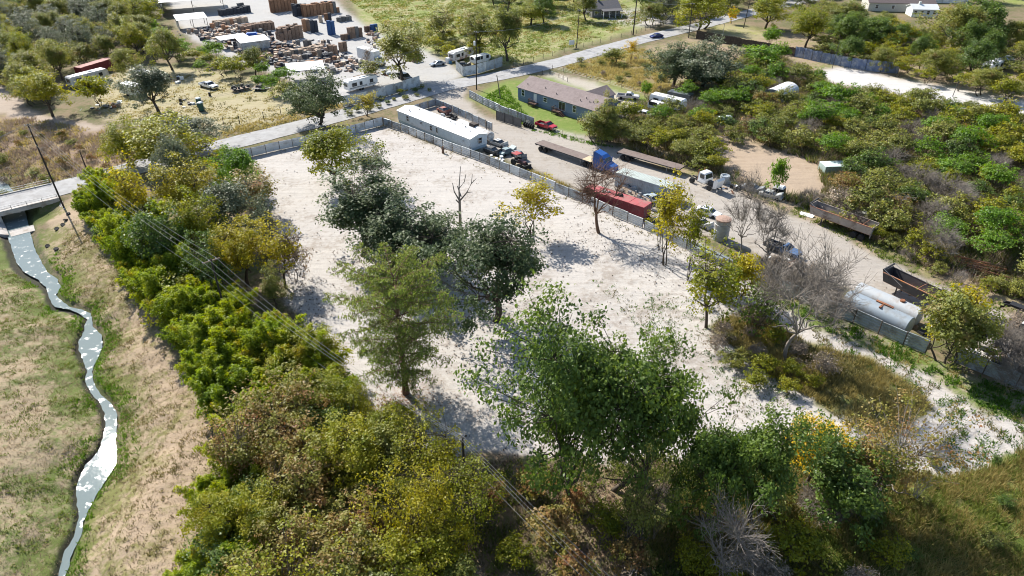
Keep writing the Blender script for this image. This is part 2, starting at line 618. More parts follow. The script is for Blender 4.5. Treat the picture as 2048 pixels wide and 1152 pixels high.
def build_ground():
    ys = [-250, -100, -40, 0, 12]
    y = 22.0
    while y < 2600:
        ys.append(y)
        y += max(0.3, 0.0027 * (y * y + 3025) / 55)
    ys = np.array(ys)
    us = np.arange(-1.12, 1.1201, 0.004)
    Y = np.repeat(ys[:, None], len(us), 1)
    wdt = np.maximum(0.84 * Y + 30, 48)
    X = us[None, :] * wdt
    nr, nc = X.shape
    zid = np.zeros(X.shape, int)
    for k, (nm, poly, ca, cb, kk, wv, rel) in enumerate(ZONES):
        if poly is None:
            continue
        zp = WATER_Z * 0.35 if nm in ('field', 'bank') else 0
        wx = wv * wob(X, Y, 6.0) + wv * 0.5 * wob(X + 31, Y, 1.9)
        wy = wv * wob(X + 100, Y - 50, 6.5) + wv * 0.5 * wob(X, Y + 77, 2.1)
        zid[inpoly(X + wx, Y + wy, gpoly(poly, zp))] = k
    Z = gz(X, Y)
    rel = np.array([z[6] for z in ZONES])[zid]
    cd, cs = creek_dist(X, Y)
    Z = Z + rel * (wob(X, Y, 1.3) + 0.6 * wob(Y, X, 0.55)) * sstep(0.0, 0.6, cd) * sstep(4.2, 5.5, road_dist(X, Y))
    ca = np.array([z[2] for z in ZONES])[zid]
    cb = np.array([z[3] for z in ZONES])[zid]
    kk = np.array([z[4] for z in ZONES])[zid].copy()
    # soft joins between neighbouring zones
    for _ in range(2):
        for arr in (ca, cb):
            arr[1:-1, 1:-1] = (arr[1:-1, 1:-1] * 2 + arr[:-2, 1:-1] + arr[2:, 1:-1] + arr[1:-1, :-2] + arr[1:-1, 2:]) / 6
    kk += 0.10 * wob(X, Y, 23.0)
    # moister, greener ground along the creek; darker colour at the lip, strongest on the west bank
    grn = sstep(7.0, 1.0, cd) * (0.5 + 0.5 * np.clip(wob(X, Y, 9.0) + 0.3, 0, 1))
    kk = np.where(cd < 12, kk + 0.30 * grn, kk)
    cb = cb + (np.array([0.11, 0.135, 0.035]) - cb) * (grn * 0.8)[..., None]
    lip_dark = sstep(0.55, 0.2, cd) * (cs < 0) + 0.5 * sstep(0.4, 0.15, cd) * (cs > 0)
    ca = ca + (np.array([0.05, 0.042, 0.032]) - ca) * lip_dark[..., None]
    cb = cb + (np.array([0.045, 0.045, 0.03]) - cb) * lip_dark[..., None]
    V = np.stack([X, Y, Z], -1).reshape(-1, 3)
    idx = np.arange(nr * nc).reshape(nr, nc)
    F = np.stack([idx[:-1, :-1], idx[:-1, 1:], idx[1:, 1:], idx[1:, :-1]], -1).reshape(-1, 4)
    fz = zid[:-1, :-1].reshape(-1)
    gm = ground_material()
    for k, z in enumerate(ZONES):
        fs = F[fz == k]
        if not len(fs):
            continue
        u, inv = np.unique(fs, return_inverse=True)
        me = npmesh(z[0], V[u], inv.reshape(-1, 4), gm, True)
        for nm, arr in (('ca', ca), ('cb', cb)):
            a = me.attributes.new(nm, 'FLOAT_COLOR', 'POINT')
            a.data.foreach_set('color', np.concatenate([arr.reshape(-1, 3)[u], np.ones((len(u), 1))], 1).astype(np.float32).ravel())
        a = me.attributes.new('kk', 'FLOAT', 'POINT')
        a.data.foreach_set('value', kk.reshape(-1)[u].astype(np.float32))
        o = link(z[0], me)
        o['kind'] = 'structure'


build_ground()

# ---------------------------------------------------------------- road, water
ASPH = mat('road_asphalt', (0.33, 0.325, 0.32), 0.9, var=0.16, scale=0.5, dirt=(0.27, 0.26, 0.25), dirt_amt=0.35, bump=0.15, spec=0.2)


def ribbon(name, mid, w0, z, m, step=2.0, ragged=0.0, seed=1):
    rng = random.Random(seed)
    pts = []
    for a, b in zip(mid[:-1], mid[1:]):
        n = max(1, int((Vector(b) - Vector(a)).length / step))
        pts += [Vector(a).lerp(Vector(b), i / n) for i in range(n)]
    pts.append(Vector(mid[-1]))
    for _ in range(6):
        pts = [pts[0]] + [(pts[i - 1] + pts[i] * 2 + pts[i + 1]) / 4 for i in range(1, len(pts) - 1)] + [pts[-1]]
    V, F = [], []
    for i, p in enumerate(pts):
        d = (pts[min(i + 1, len(pts) - 1)] - pts[max(i - 1, 0)])
        s = Vector((-d.y, d.x, 0)).normalized()
        for k, q in enumerate((-1, -0.5, 0, 0.5, 1)):
            r = rng.uniform(-ragged, ragged) if abs(q) == 1 else 0
            V.append((p.x + s.x * (q * w0 + r), p.y + s.y * (q * w0 + r), z + 0.05 * (1 - q * q)))
        if i:
            b = (i - 1) * 5
            F += [(b + k, b + k + 1, b + k + 6, b + k + 5) for k in range(4)]
    o = link(name, npmesh(name, V, F, m, True))
    o['kind'] = 'structure'
    return o, pts


ROAD, ROAD_PTS = ribbon('road', RM, 3.7, 0.06, ASPH, ragged=0.16)

PALE = mat('worn_line_paint', (0.55, 0.55, 0.53), 0.9, var=0.2)
TAR = mat('tar_patch', (0.17, 0.17, 0.175), 0.9, var=0.2)
rng = random.Random(3)
mk = MB()
for i in range(8, len(ROAD_PTS) - 8):          # tar seams and patches in the old asphalt
    if rng.random() < 0.35:
        p, d = ROAD_PTS[i], (ROAD_PTS[i + 1] - ROAD_PTS[i - 1]).normalized()
        s = Vector((-d.y, d.x, 0))
        off = rng.choice([-1.9, -0.1, 1.8]) + rng.uniform(-0.5, 0.5)
        L_, w = rng.uniform(0.8, 3.5), rng.uniform(0.05, 0.14)
        c = p + s * off
        q = [c - d * L_ / 2 - s * w, c + d * L_ / 2 - s * w, c + d * L_ / 2 + s * w, c - d * L_ / 2 + s * w]
        mk.face(*[(v.x, v.y, 0.06 + 0.05 * (1 - (off / 3.7) ** 2) + 0.012) for v in q])
o = mk.build('road_tar_patches', TAR)
o.name = 'tar_seams'
o['kind'] = 'structure'


def water_material():
    m = bpy.data.materials.new('creek_water')
    t = nt(m)
    N, L = t.nodes, t.links
    b = N['Principled BSDF']
    b.inputs['Base Color'].default_value = (0.33, 0.40, 0.40, 1)
    b.inputs['Roughness'].default_value = 0.07
    b.inputs['IOR'].default_value = 1.33
    tc = N.new('ShaderNodeTexCoord')
    n = N.new('ShaderNodeTexNoise'); n.inputs['Scale'].default_value = 2.2; n.inputs['Detail'].default_value = 3
    L.new(tc.outputs['Object'], n.inputs['Vector'])
    # pale foam and silt streaks
    n2 = N.new('ShaderNodeTexNoise'); n2.inputs['Scale'].default_value = 0.9; n2.inputs['Detail'].default_value = 8; n2.inputs['Roughness'].default_value = 0.7
    L.new(tc.outputs['Object'], n2.inputs['Vector'])
    r = N.new('ShaderNodeMapRange'); r.inputs['From Min'].default_value = 0.57; r.inputs['From Max'].default_value = 0.70
    L.new(n2.outputs[0], r.inputs['Value'])
    mm = N.new('ShaderNodeMix'); mm.data_type = 'RGBA'
    mm.inputs[6].default_value = (0.15, 0.19, 0.19, 1); mm.inputs[7].default_value = (0.38, 0.385, 0.38, 1)
    L.new(r.outputs[0], mm.inputs[0]); L.new(mm.outputs[2], b.inputs['Base Color'])
    rr = N.new('ShaderNodeMapRange'); rr.inputs['To Min'].default_value = 0.03; rr.inputs['To Max'].default_value = 0.8
    L.new(r.outputs[0], rr.inputs['Value']); L.new(rr.outputs[0], b.inputs['Roughness'])
    bp = N.new('ShaderNodeBump'); bp.inputs['Strength'].default_value = 0.09; bp.inputs['Distance'].default_value = 0.06
    L.new(n.outputs[0], bp.inputs['Height']); L.new(bp.outputs[0], b.inputs['Normal'])
    return m


WATER = water_material()
V, F = [], []
PL, PR = [], []
for i in range(len(CL) - 1):
    for k in range(6):
        t = k / 6
        PL.append(CL[i] * (1 - t) + CL[i + 1] * t)
        PR.append(CR[i] * (1 - t) + CR[i + 1] * t)
        w_ = wob(np.array([PL[-1][0] * 1.0, PR[-1][0]]), np.array([PL[-1][1], PR[-1][1]]), 1.6)
        PL[-1] = PL[-1] + [0.16 * w_[0], 0]
        PR[-1] = PR[-1] + [0.16 * w_[1], 0]
for i, (l, r) in enumerate(zip(PL, PR)):
    c, h = (l + r) / 2, (r - l) / 2 * 1.0
    n = np.linalg.norm(h) + 1e-6
    h = h * (max(n * 0.9, 0.16) + 0.04) / n
    for q in (-1, -0.33, 0.33, 1):
        V.append((*(c + h * q), WATER_Z + 0.10))
    if i:
        b = (i - 1) * 4
        F += [(b + k, b + k + 1, b + k + 5, b + k + 4) for k in range(3)]
o = link('creek_water', npmesh('creek_water', V, F, WATER, True))
o['kind'] = 'structure'
# ---------------------------------------------------------------- trees and shrubs: the growers
BARK = mat('bark', (0.085, 0.07, 0.055), 0.95, var=0.35, scale=3, bump=0.5, spec=0.1)
BARK_GREY = mat('grey_bark', (0.24, 0.21, 0.18), 0.95, var=0.3, scale=3, spec=0.1)
BARK_RED = mat('red_brown_bark', (0.16, 0.10, 0.07), 0.95, var=0.3, scale=3, bump=0.4, spec=0.1)

LM = {}


def L_(name, *a, **k):
    LM[name] = leafmat('leaf_' + name.replace(' ', '_'), *a, **k)


L_('dark green', (0.055, 0.085, 0.034), (0.082, 0.115, 0.044), (0.125, 0.152, 0.062), 0.32, 0.55)
L_('green', (0.062, 0.108, 0.020), (0.100, 0.160, 0.026), (0.165, 0.225, 0.034), 0.38)
L_('bright green', (0.085, 0.175, 0.014), (0.125, 0.235, 0.018), (0.175, 0.275, 0.030), 0.45)
L_('yellow green', (0.150, 0.185, 0.016), (0.235, 0.250, 0.016), (0.330, 0.305, 0.020), 0.45)
L_('golden', (0.220, 0.215, 0.016), (0.335, 0.300, 0.015), (0.440, 0.370, 0.018), 0.45)
L_('bright yellow', (0.460, 0.340, 0.015), (0.570, 0.420, 0.015), (0.640, 0.490, 0.030), 0.45)
L_('olive', (0.135, 0.160, 0.034), (0.200, 0.220, 0.044), (0.285, 0.280, 0.056), 0.40, patch=(0.27, 0.21, 0.075), patch_amt=0.25)
L_('rusty', (0.200, 0.165, 0.042), (0.310, 0.215, 0.070), (0.350, 0.165, 0.080), 0.40, patch=(0.21, 0.21, 0.036), patch_amt=0.6)
L_('grey green', (0.085, 0.108, 0.058), (0.125, 0.148, 0.080), (0.175, 0.190, 0.115), 0.30)
L_('brown', (0.220, 0.165, 0.110), (0.320, 0.250, 0.175), (0.410, 0.330, 0.240), 0.25)
L_('bamboo', (0.135, 0.215, 0.014), (0.205, 0.285, 0.016), (0.310, 0.350, 0.022), 0.48, patch=(0.29, 0.245, 0.02), patch_amt=0.3)
L_('cypress', (0.095, 0.165, 0.028), (0.140, 0.210, 0.036), (0.195, 0.235, 0.060), 0.45)


def bez(a, b, c, n):
    t = np.linspace(0, 1, n)[:, None]
    return (1 - t) ** 2 * a + 2 * t * (1 - t) * b + t * t * c


def tube_np(segs):
    """segs: [(pts (n,3), r0, r1, sides)] -> V, F of quads."""
    Vs, Fs, base = [], [], 0
    for P, r0, r1, k in segs:
        n = len(P)
        D = np.gradient(P, axis=0)
        D /= np.linalg.norm(D, axis=1)[:, None] + 1e-9
        up = np.where(np.abs(D[:, 2:3]) < 0.9, [[0, 0, 1.0]], [[1.0, 0, 0]])
        A = np.cross(D, up)
        A /= np.linalg.norm(A, axis=1)[:, None] + 1e-9
        B = np.cross(A, D)
        R = np.linspace(r0, r1, n)[:, None, None]
        th = np.arange(k) / k * 2 * np.pi
        ring = P[:, None, :] + R * (A[:, None, :] * np.cos(th)[None, :, None] + B[:, None, :] * np.sin(th)[None, :, None])
        Vs.append(ring.reshape(-1, 3))
        i = np.arange(n - 1)[:, None] * k + np.arange(k)[None, :]
        j = np.arange(n - 1)[:, None] * k + (np.arange(k)[None, :] + 1) % k
        Fs.append(np.stack([i, j, j + k, i + k], -1).reshape(-1, 4) + base)
        base += n * k
    return np.concatenate(Vs), np.concatenate(Fs)


def leaves_np(C, size, rs, up=0.5, aspect=0.62, hang=0.0, out=None):
    """Leaf cards at centres C: diamonds with varied tilt. hang: 0 any direction, 1 hanging straight down."""
    n = len(C)
    N = rs.normal(size=(n, 3))
    N[:, 2] = np.abs(N[:, 2]) + up
    if out is not None:
        N += out * 0.8
    N /= np.linalg.norm(N, axis=1)[:, None]
    T = rs.normal(size=(n, 3))
    if hang:
        T = T * (1 - hang) + np.array([0, 0, -1.0]) * hang
    T -= N * (T * N).sum(1)[:, None]
    T /= np.linalg.norm(T, axis=1)[:, None] + 1e-9
    B = np.cross(N, T)
    s = size * rs.uniform(0.65, 1.35, n)[:, None]
    fold = N * s * 0.18
    V = np.stack([C - T * s, C + B * s * aspect + fold, C + T * s, C - B * s * aspect + fold], 1).reshape(-1, 3)
    F = np.arange(n * 4).reshape(n, 4)
    return V, F


PROTO = {}


def grow(key, seed, H, R, bottom=0.3, trunk_h=0.25, limbs=5, clumps=90, per=90, leaf=0.26, rc=0.75, tr=0.22, twigs=0, lumpy=0.35, flat=0.7, hang=0.0, aspect=0.62, stems=1, lean=0.0, weep=0.0, shell=2.3, topflat=1.0, twig_r=0.016):
    """A broad-crowned tree: trunk, limbs that reach into an uneven crown, boughs to each leaf clump."""
    rs = np.random.RandomState(seed)
    zc = H * (1 + bottom) / 2
    Rz = H * (1 - bottom) / 2
    lob = [(rs.normal(size=3), rs.uniform(0.5, 1)) for _ in range(7)]
    pts = []
    while len(pts) < clumps:
        d = rs.normal(size=3)
        d /= np.linalg.norm(d)
        if d[2] < -0.75:
            continue
        m = 1.0
        for v, w in lob:
            v = v / np.linalg.norm(v)
            m += lumpy * w * max(0, (d @ v) - 0.55) * 1.6 - lumpy * 0.07
        u = rs.uniform() ** (1 / shell)
        p = d * u * m * np.array([R, R, Rz * (topflat if d[2] > 0 else 1)]) * 0.92
        p[2] += zc
        if p[2] < H * bottom * 0.6:
            continue
        pts.append(p)
    C = np.array(pts)
    lx = np.array([math.cos(rs.uniform(0, 6.28)), math.sin(rs.uniform(0, 6.28)), 0]) * lean * H
    C += lx * (C[:, 2:3] / H)
    segs, nodes, nrad = [], [], []
    for s in range(stems):
        o = np.array([0, 0, 0.0]) if stems == 1 else np.append(rs.normal(size=2) * 0.12 * R, 0)
        top = np.array([o[0] * 2, o[1] * 2, H * trunk_h]) + lx * trunk_h + np.append(rs.normal(size=2) * 0.03 * H, 0)
        tp = bez(o + [0, 0, -0.15], (o + top) / 2 + np.append(rs.normal(size=2) * 0.03 * H, 0), top, 6)
        t0 = tr / math.sqrt(stems)
        segs.append((tp, t0 * 1.25, t0 * 0.85, 8))
        nl = max(1, limbs // stems) if stems > 1 else limbs
        ph = rs.uniform(0, 6.28)
        for k in range(nl):
            a = ph + 6.283 * k / nl + rs.uniform(-0.35, 0.35)
            up = rs.uniform(0.1, 0.75) if k else 0.95
            rr = R * rs.uniform(0.36, 0.60) * (1 - 0.6 * max(0, up - 0.5))
            e = np.array([math.cos(a) * rr, math.sin(a) * rr, H * (bottom + (1 - bottom) * up * 0.74)]) + lx * 0.7
            mid = (top + e) / 2 + np.array([math.cos(a), math.sin(a), 0]) * R * 0.05 + [0, 0, H * 0.03]
            lp = bez(top, mid, e, 8) + np.vstack([np.zeros((1, 3)), rs.normal(size=(7, 3)) * 0.025 * R])
            segs.append((lp, t0 * 0.62, t0 * 0.16, 6))
            nodes.append(lp[1:])
            nrad.append(np.linspace(t0 * 0.62, t0 * 0.16, 8)[1:])
    NP, NR = np.concatenate(nodes), np.concatenate(nrad)
    tw = []
    for c in C:
        d = np.linalg.norm(NP - c, axis=1) + 0.9 * np.maximum(0, NP[:, 2] - c[2])
        i = int(np.argmin(d))
        n0 = NP[i]
        mid = (n0 + c) / 2 + rs.normal(size=3) * 0.06 * R + [0, 0, 0.05 * R]
        bp = bez(n0, mid, c, 5)
        r0 = max(twig_r * 1.5, NR[i] * 0.5)
        segs.append((bp, r0, twig_r, 4))
        for _ in range(twigs):
            st = bp[rs.randint(1, 5)]
            dd = (c - n0) / (np.linalg.norm(c - n0) + 1e-6) * 0.7 + rs.normal(size=3) * 0.65 + [0, 0, 0.35 - weep]
            ln = rc * rs.uniform(0.7, 1.7)
            e = st + dd / np.linalg.norm(dd) * ln
            segs.append((bez(st, (st + e) / 2 + rs.normal(size=3) * 0.08 * ln, e, 3), twig_r, twig_r * 0.5, 3))
            tw.append(e)
    TV, TF = tube_np(segs)
    tm = npmesh('trunk', TV, TF, None, True)
    cm = None
    if per:
        cen = np.repeat(C, per, 0)
        nn = len(cen)
        rcs = np.repeat(rc * rs.uniform(0.65, 1.3, len(C)), per)[:, None]
        off = rs.normal(size=(nn, 3))
        off *= (np.abs(rs.normal(size=(nn, 1))) * 0.35 + 0.45) * rcs / (np.linalg.norm(off, axis=1)[:, None] * 0.75)
        off[:, 2] *= flat
        P = cen + off
        P[:, 2] = np.maximum(P[:, 2], 0.15)
        tint = np.repeat(np.clip(rs.normal(0.5, 0.17, len(C)), 0.05, 0.95), per) + rs.normal(0, 0.10, nn)
        outv = P - np.array([0, 0, zc * 0.8])
        outv /= np.linalg.norm(outv, axis=1)[:, None] + 1e-6
        V, F = leaves_np(P, leaf, rs, up=0.35, aspect=aspect, hang=hang, out=outv)
        cm = npmesh('crown', V, F, None, False, np.repeat(tint, 4))
        meas = P
    else:
        meas = np.array(tw)
    rr = np.hypot(meas[:, 0] - lx[0] * 0.6, meas[:, 1] - lx[1] * 0.6)
    PROTO[key] = (tm, cm, float(np.percentile(meas[:, 2], 99.5)), float(np.percentile(rr, 95)))


def grow_bare(key, seed, H, R, limbs=6, clumps=70, twigs=14, tr=0.16, trunk_h=0.25, per=0, leaf=0.16, stems=1, bottom=0.25, twig_r=0.017, rc=0.9):
    grow(key, seed, H, R, bottom, trunk_h, limbs, clumps, per, leaf, rc, tr, twigs, 0.4, 0.9, stems=stems, shell=3.0, twig_r=twig_r)


def grow_conifer(key, seed, H, R):
    """Bald cypress: straight tapering trunk, tiers of level boughs with hanging sprays."""
    rs = np.random.RandomState(seed)
    segs = [(np.array([[0, 0, -0.2], [0.02, 0, H * 0.1], [0.05, 0.02, H * 0.3], [0, 0.05, H * 0.6], [0.0, 0, H * 0.97]]), 0.50, 0.05, 10)]
    segs[0] = (segs[0][0], 0.46, 0.05, 10)
    P, tint = [], []
    nb = 78
    for k in range(nb):
        f = k / nb
        z = H * (0.17 + 0.80 * f)
        env = R * float(np.interp(f, [0, 0.25, 0.5, 0.75, 0.9, 1.0], [0.72, 0.92, 1.0, 0.98, 0.82, 0.42])) * rs.uniform(0.68, 1.10)
        if f < 0.12:
            env *= 0.8
        a = k * 2.4 + rs.uniform(-0.4, 0.4)
        d = np.array([math.cos(a), math.sin(a), 0])
        s = np.array([0, 0, z])
        e = s + d * env + [0, 0, env * (0.22 + 0.35 * f) - 0.25 * env * (1 - f)]
        m = (s + e) / 2 + [0, 0, env * 0.10] + rs.normal(size=3) * 0.18
        bp = bez(s, m, e, 9)
        segs.append((bp, 0.045 + 0.06 * (1 - f), 0.018, 5))
        for q in range(2, 9):
            for sgn in (-1, 1, 1, -1):
                side = np.cross(d, [0, 0, 1]) * sgn
                ln = env * rs.uniform(0.12, 0.34) * (1.15 - 0.08 * q)
                e2 = bp[q] + side * ln + d * ln * rs.uniform(0.2, 0.9) + [0, 0, rs.uniform(-0.25, 0.12) * ln]
                segs.append((np.stack([bp[q], (bp[q] + e2) / 2 + [0, 0, 0.06 * ln], e2]), 0.016, 0.008, 3))
                tt = np.clip(rs.normal(0.45 + 0.25 * f, 0.15), 0, 1)
                for u in np.linspace(0.2, 1.0, 5):
                    b = bp[q] * (1 - u) + e2 * u
                    for _ in range(2 if f < 0.35 else 3):
                        P.append(b + rs.normal(size=3) * [0.16, 0.16, 0.07] - [0, 0, 0.16])
                        tint.append(tt + rs.normal() * 0.08)
    P = np.array(P)
    TV, TF = tube_np(segs)
    V, F = leaves_np(P, 0.19, rs, up=0.0, aspect=0.24, hang=0.72)
    PROTO[key] = (npmesh('trunk', TV, TF, None, True), npmesh('crown', V, F, None, False, np.repeat(tint, 4)), H, R)


def grow_bamboo(key, seed, H, R, culms=26):
    """A clump of arching canes with drooping feathery leaf sprays."""
    rs = np.random.RandomState(seed)
    segs, P, tint = [], [], []
    for k in range(culms):
        a = rs.uniform(0, 6.28)
        r = R * 0.35 * math.sqrt(rs.uniform())
        o = np.array([math.cos(a) * r, math.sin(a) * r, -0.05])
        h = H * rs.uniform(0.62, 1.05)
        a2 = a + rs.uniform(-0.7, 0.7)
        lean = R * rs.uniform(0.15, 0.75)
        e = o + np.array([math.cos(a2) * lean, math.sin(a2) * lean, h])
        m = o + np.array([math.cos(a2) * lean * 0.15, math.sin(a2) * lean * 0.15, h * 0.8])
        bp = bez(o, m, e, 9)
        segs.append((bp, 0.03, 0.012, 4))
        ct = np.clip(rs.normal(0.5, 0.2), 0, 1)
        for q in range(2, 9):
            for s in range(4):
                b = rs.uniform(0, 6.28)
                ln = 0.75 * rs.uniform(0.5, 1.2) * (1.25 - q * 0.08)
                for u in np.linspace(0.25, 1, 6):
                    p = bp[q] + np.array([math.cos(b) * ln * u, math.sin(b) * ln * u, 0.22 * u - 0.40 * u * u])
                    for _ in range(3):
                        P.append(p + rs.normal(size=3) * 0.11)
                        tint.append(ct + 0.05 * (q - 5) + rs.normal() * 0.07)
    P = np.array(P)
    P[:, 2] = np.maximum(P[:, 2], 0.1)
    TV, TF = tube_np(segs)
    outv = P.copy()
    outv[:, 2] = 0.4
    outv /= np.linalg.norm(outv, axis=1)[:, None] + 1e-6
    V, F = leaves_np(P, 0.165, rs, up=0.4, aspect=0.28, hang=0.45, out=outv * 0.6)
    PROTO[key] = (npmesh('culms', TV, TF, None, True), npmesh('crown', V, F, None, False, np.repeat(tint, 4)), H, R)


# prototypes (key, seed, height, crown radius ...)
grow('oak0', 11, 12, 6.6, bottom=0.16, trunk_h=0.22, limbs=8, clumps=170, per=84, leaf=0.155, rc=0.85, tr=0.34, lumpy=0.7, shell=1.9, twig_r=0.022)
grow('oak1', 12, 9.5, 6.4, bottom=0.08, trunk_h=0.16, limbs=8, clumps=150, per=84, leaf=0.155, rc=0.85, tr=0.30, lumpy=0.7, lean=0.04, shell=1.9, twig_r=0.022)
grow('tall0', 21, 13, 4.6, bottom=0.20, trunk_h=0.30, limbs=7, clumps=120, per=76, leaf=0.155, rc=0.8, tr=0.24, lumpy=0.8, lean=0.05, shell=1.9)
grow('broad0', 31, 11, 5.0, bottom=0.14, trunk_h=0.2, limbs=7, clumps=150, per=78, leaf=0.15, rc=0.8, tr=0.24, lumpy=0.75, shell=2.0)
grow('broad1', 32, 11, 4.6, bottom=0.16, trunk_h=0.25, limbs=7, clumps=140, per=78, leaf=0.15, rc=0.78, tr=0.24, lumpy=0.9, shell=2.0)
grow('broad2', 33, 10, 5.2, bottom=0.10, trunk_h=0.15, limbs=8, clumps=150, per=76, leaf=0.15, rc=0.8, tr=0.22, lumpy=0.85, stems=2, shell=2.1)
grow('big0', 41, 14, 7.6, bottom=0.14, trunk_h=0.14, limbs=9, clumps=230, per=104, leaf=0.15, rc=0.95, tr=0.30, lumpy=0.85, stems=2, shell=2.1, twig_r=0.022)
grow('big1', 42, 11, 6.0, bottom=0.15, trunk_h=0.24, limbs=8, clumps=150, per=90, leaf=0.15, rc=0.9, tr=0.26, lumpy=1.0, lean=0.10, shell=2.0, twig_r=0.02)
grow('sparse0', 51, 9, 3.4, bottom=0.2, trunk_h=0.25, limbs=7, clumps=75, per=30, leaf=0.15, rc=0.72, tr=0.13, twigs=5, lumpy=0.8, shell=2.2)
grow('sparse1', 52, 9, 2.6, bottom=0.18, trunk_h=0.2, limbs=6, clumps=70, per=30, leaf=0.15, rc=0.66, tr=0.12, twigs=4, lumpy=0.9, stems=3, shell=1.9)
grow('shrub0', 61, 4.6, 2.9, bottom=0.10, trunk_h=0.1, limbs=8, clumps=85, per=34, leaf=0.155, rc=0.60, tr=0.12, twigs=2, lumpy=0.9, stems=4, shell=2.2, flat=0.5)
grow('shrub1', 62, 5.0, 2.7, bottom=0.15, trunk_h=0.1, limbs=8, clumps=78, per=32, leaf=0.155, rc=0.58, tr=0.12, twigs=2, lumpy=1.0, stems=3, shell=2.0, flat=0.5)
grow('shrub2', 63, 3.8, 3.0, bottom=0.05, trunk_h=0.08, limbs=9, clumps=80, per=32, leaf=0.155, rc=0.60, tr=0.11, twigs=3, lumpy=0.9, stems=4, shell=2.2, flat=0.5)
grow('thin0', 64, 4.2, 2.6, bottom=0.05, trunk_h=0.1, limbs=8, clumps=64, per=14, leaf=0.13, rc=0.6, tr=0.10, twigs=8, lumpy=0.8, stems=4, twig_r=0.016)
grow('umbrella0', 65, 6.0, 3.6, bottom=0.42, trunk_h=0.16, limbs=9, clumps=95, per=34, leaf=0.155, rc=0.62, tr=0.14, twigs=3, lumpy=0.8, stems=3, shell=2.0, flat=0.42)
grow('umbrella1', 66, 5.2, 3.2, bottom=0.36, trunk_h=0.12, limbs=8, clumps=80, per=30, leaf=0.155, rc=0.62, tr=0.13, twigs=4, lumpy=1.0, stems=4, shell=1.9, flat=0.42)
grow('airy0', 55, 10, 5.4, bottom=0.15, trunk_h=0.22, limbs=8, clumps=150, per=34, leaf=0.13, rc=0.75, tr=0.2, twigs=3, lumpy=0.9, stems=2, shell=2.1, twig_r=0.018)
grow('mass0', 71, 9, 5.0, bottom=0.05, trunk_h=0.15, limbs=8, clumps=190, per=50, leaf=0.15, rc=0.70, tr=0.18, twigs=1, lumpy=1.0, stems=3, shell=2.0, flat=0.6)
grow('mass1', 72, 8, 4.4, bottom=0.05, trunk_h=0.15, limbs=8, clumps=165, per=48, leaf=0.15, rc=0.68, tr=0.17, twigs=1, lumpy=1.1, stems=3, shell=2.0, flat=0.6)
grow_bare('bare0', 81, 11, 4.6, limbs=8, clumps=95, twigs=17, tr=0.13)
grow_bare('bare1', 82, 9, 3.0, limbs=7, clumps=64, twigs=15, tr=0.15, stems=1)
grow_bare('bare2', 83, 4.5, 3.0, limbs=9, clumps=70, twigs=16, tr=0.12, stems=4, trunk_h=0.1, bottom=0.05, twig_r=0.015, rc=0.8)
grow_conifer('cypress', 91, 17.4, 6.4)
grow_bamboo('bamboo0', 95, 6.0, 2.6)
grow_bamboo('bamboo1', 96, 6.8, 2.4)
grow_bamboo('bamboo2', 97, 5.2, 2.8)

PLANTS = []       # (root, group, colour, kind) for the labels further down


def plant(loc, H, R, shape, colour, kind='tree', rz=None, bark=None, label=None, group=None, rng=random):
    tm, cm, h0, r0 = PROTO[shape]
    name = 'scrub_tree' if shape.startswith('umbrella') and kind == 'tree' else 'bushy_tree' if shape.startswith('mass') else {'tree': 'broadleaf_tree', 'shrub': 'shrub', 'bare': 'bare_tree', 'bamboo': 'bamboo_clump', 'oak': 'oak_tree', 'cypress': 'cypress_tree'}[kind]
    r = thing(name, label or '', {'bamboo': 'bamboo', 'shrub': 'shrub'}.get(kind, 'tree'), loc, rng.uniform(0, 6.28) if rz is None else rz, group)
    sx = R / r0
    r.scale = (sx, sx, H / h0)
    o = bpy.data.objects.new('culm' if kind == 'bamboo' else 'trunk', tm)
    COL.objects.link(o)
    o.parent = r
    if not tm.materials:
        tm.materials.append(BARK)
    o.material_slots[0].link = 'OBJECT'
    o.material_slots[0].material = bark or BARK
    if cm is not None:
        c = bpy.data.objects.new('crown', cm)
        COL.objects.link(c)
        c.parent = r
        if not cm.materials:
            cm.materials.append(LM['olive'])
        c.material_slots[0].link = 'OBJECT'
        c.material_slots[0].material = LM[colour]
    if not label:
        PLANTS.append([r, group, colour, kind])
    return r
# ---------------------------------------------------------------- shared materials
CONC = mat('concrete', (0.46, 0.43, 0.40), 0.9, var=0.18, scale=1.2, dirt=(0.30, 0.26, 0.22), dirt_amt=0.35, spec=0.2)
GALV = mat('galvanised_sheet', (0.60, 0.63, 0.64), 0.45, 0.25, var=0.14, scale=0.7, dirt=(0.30, 0.31, 0.30), dirt_amt=0.3)
GALV_D = mat('weathered_sheet', (0.40, 0.44, 0.47), 0.45, 0.3, var=0.16, scale=0.7, dirt=(0.22, 0.21, 0.19), dirt_amt=0.35)
WHITE_S = mat('white_sheet', (0.66, 0.67, 0.67), 0.55, 0.0, var=0.1, scale=0.7, dirt=(0.45, 0.43, 0.40), dirt_amt=0.25)
RUSTP = mat('rusty_post', (0.10, 0.075, 0.06), 0.85, var=0.3)
STEEL_D = mat('dark_steel', (0.045, 0.045, 0.048), 0.6, 0.2, var=0.3)
STEEL = mat('grey_steel', (0.28, 0.28, 0.28), 0.5, 0.4, var=0.2)
RUST = mat('rust', (0.27, 0.105, 0.045), 0.9, var=0.3, scale=1.5, dirt=(0.14, 0.06, 0.035), dirt_amt=0.4)
WHITE = mat('white_paint', (0.76, 0.76, 0.75), 0.45, var=0.06, dirt=(0.55, 0.54, 0.50), dirt_amt=0.2)
WHITE_ROOF = mat('white_roof', (0.66, 0.66, 0.65), 0.5, var=0.05, scale=0.5, dirt=(0.66, 0.66, 0.64), dirt_amt=0.3)
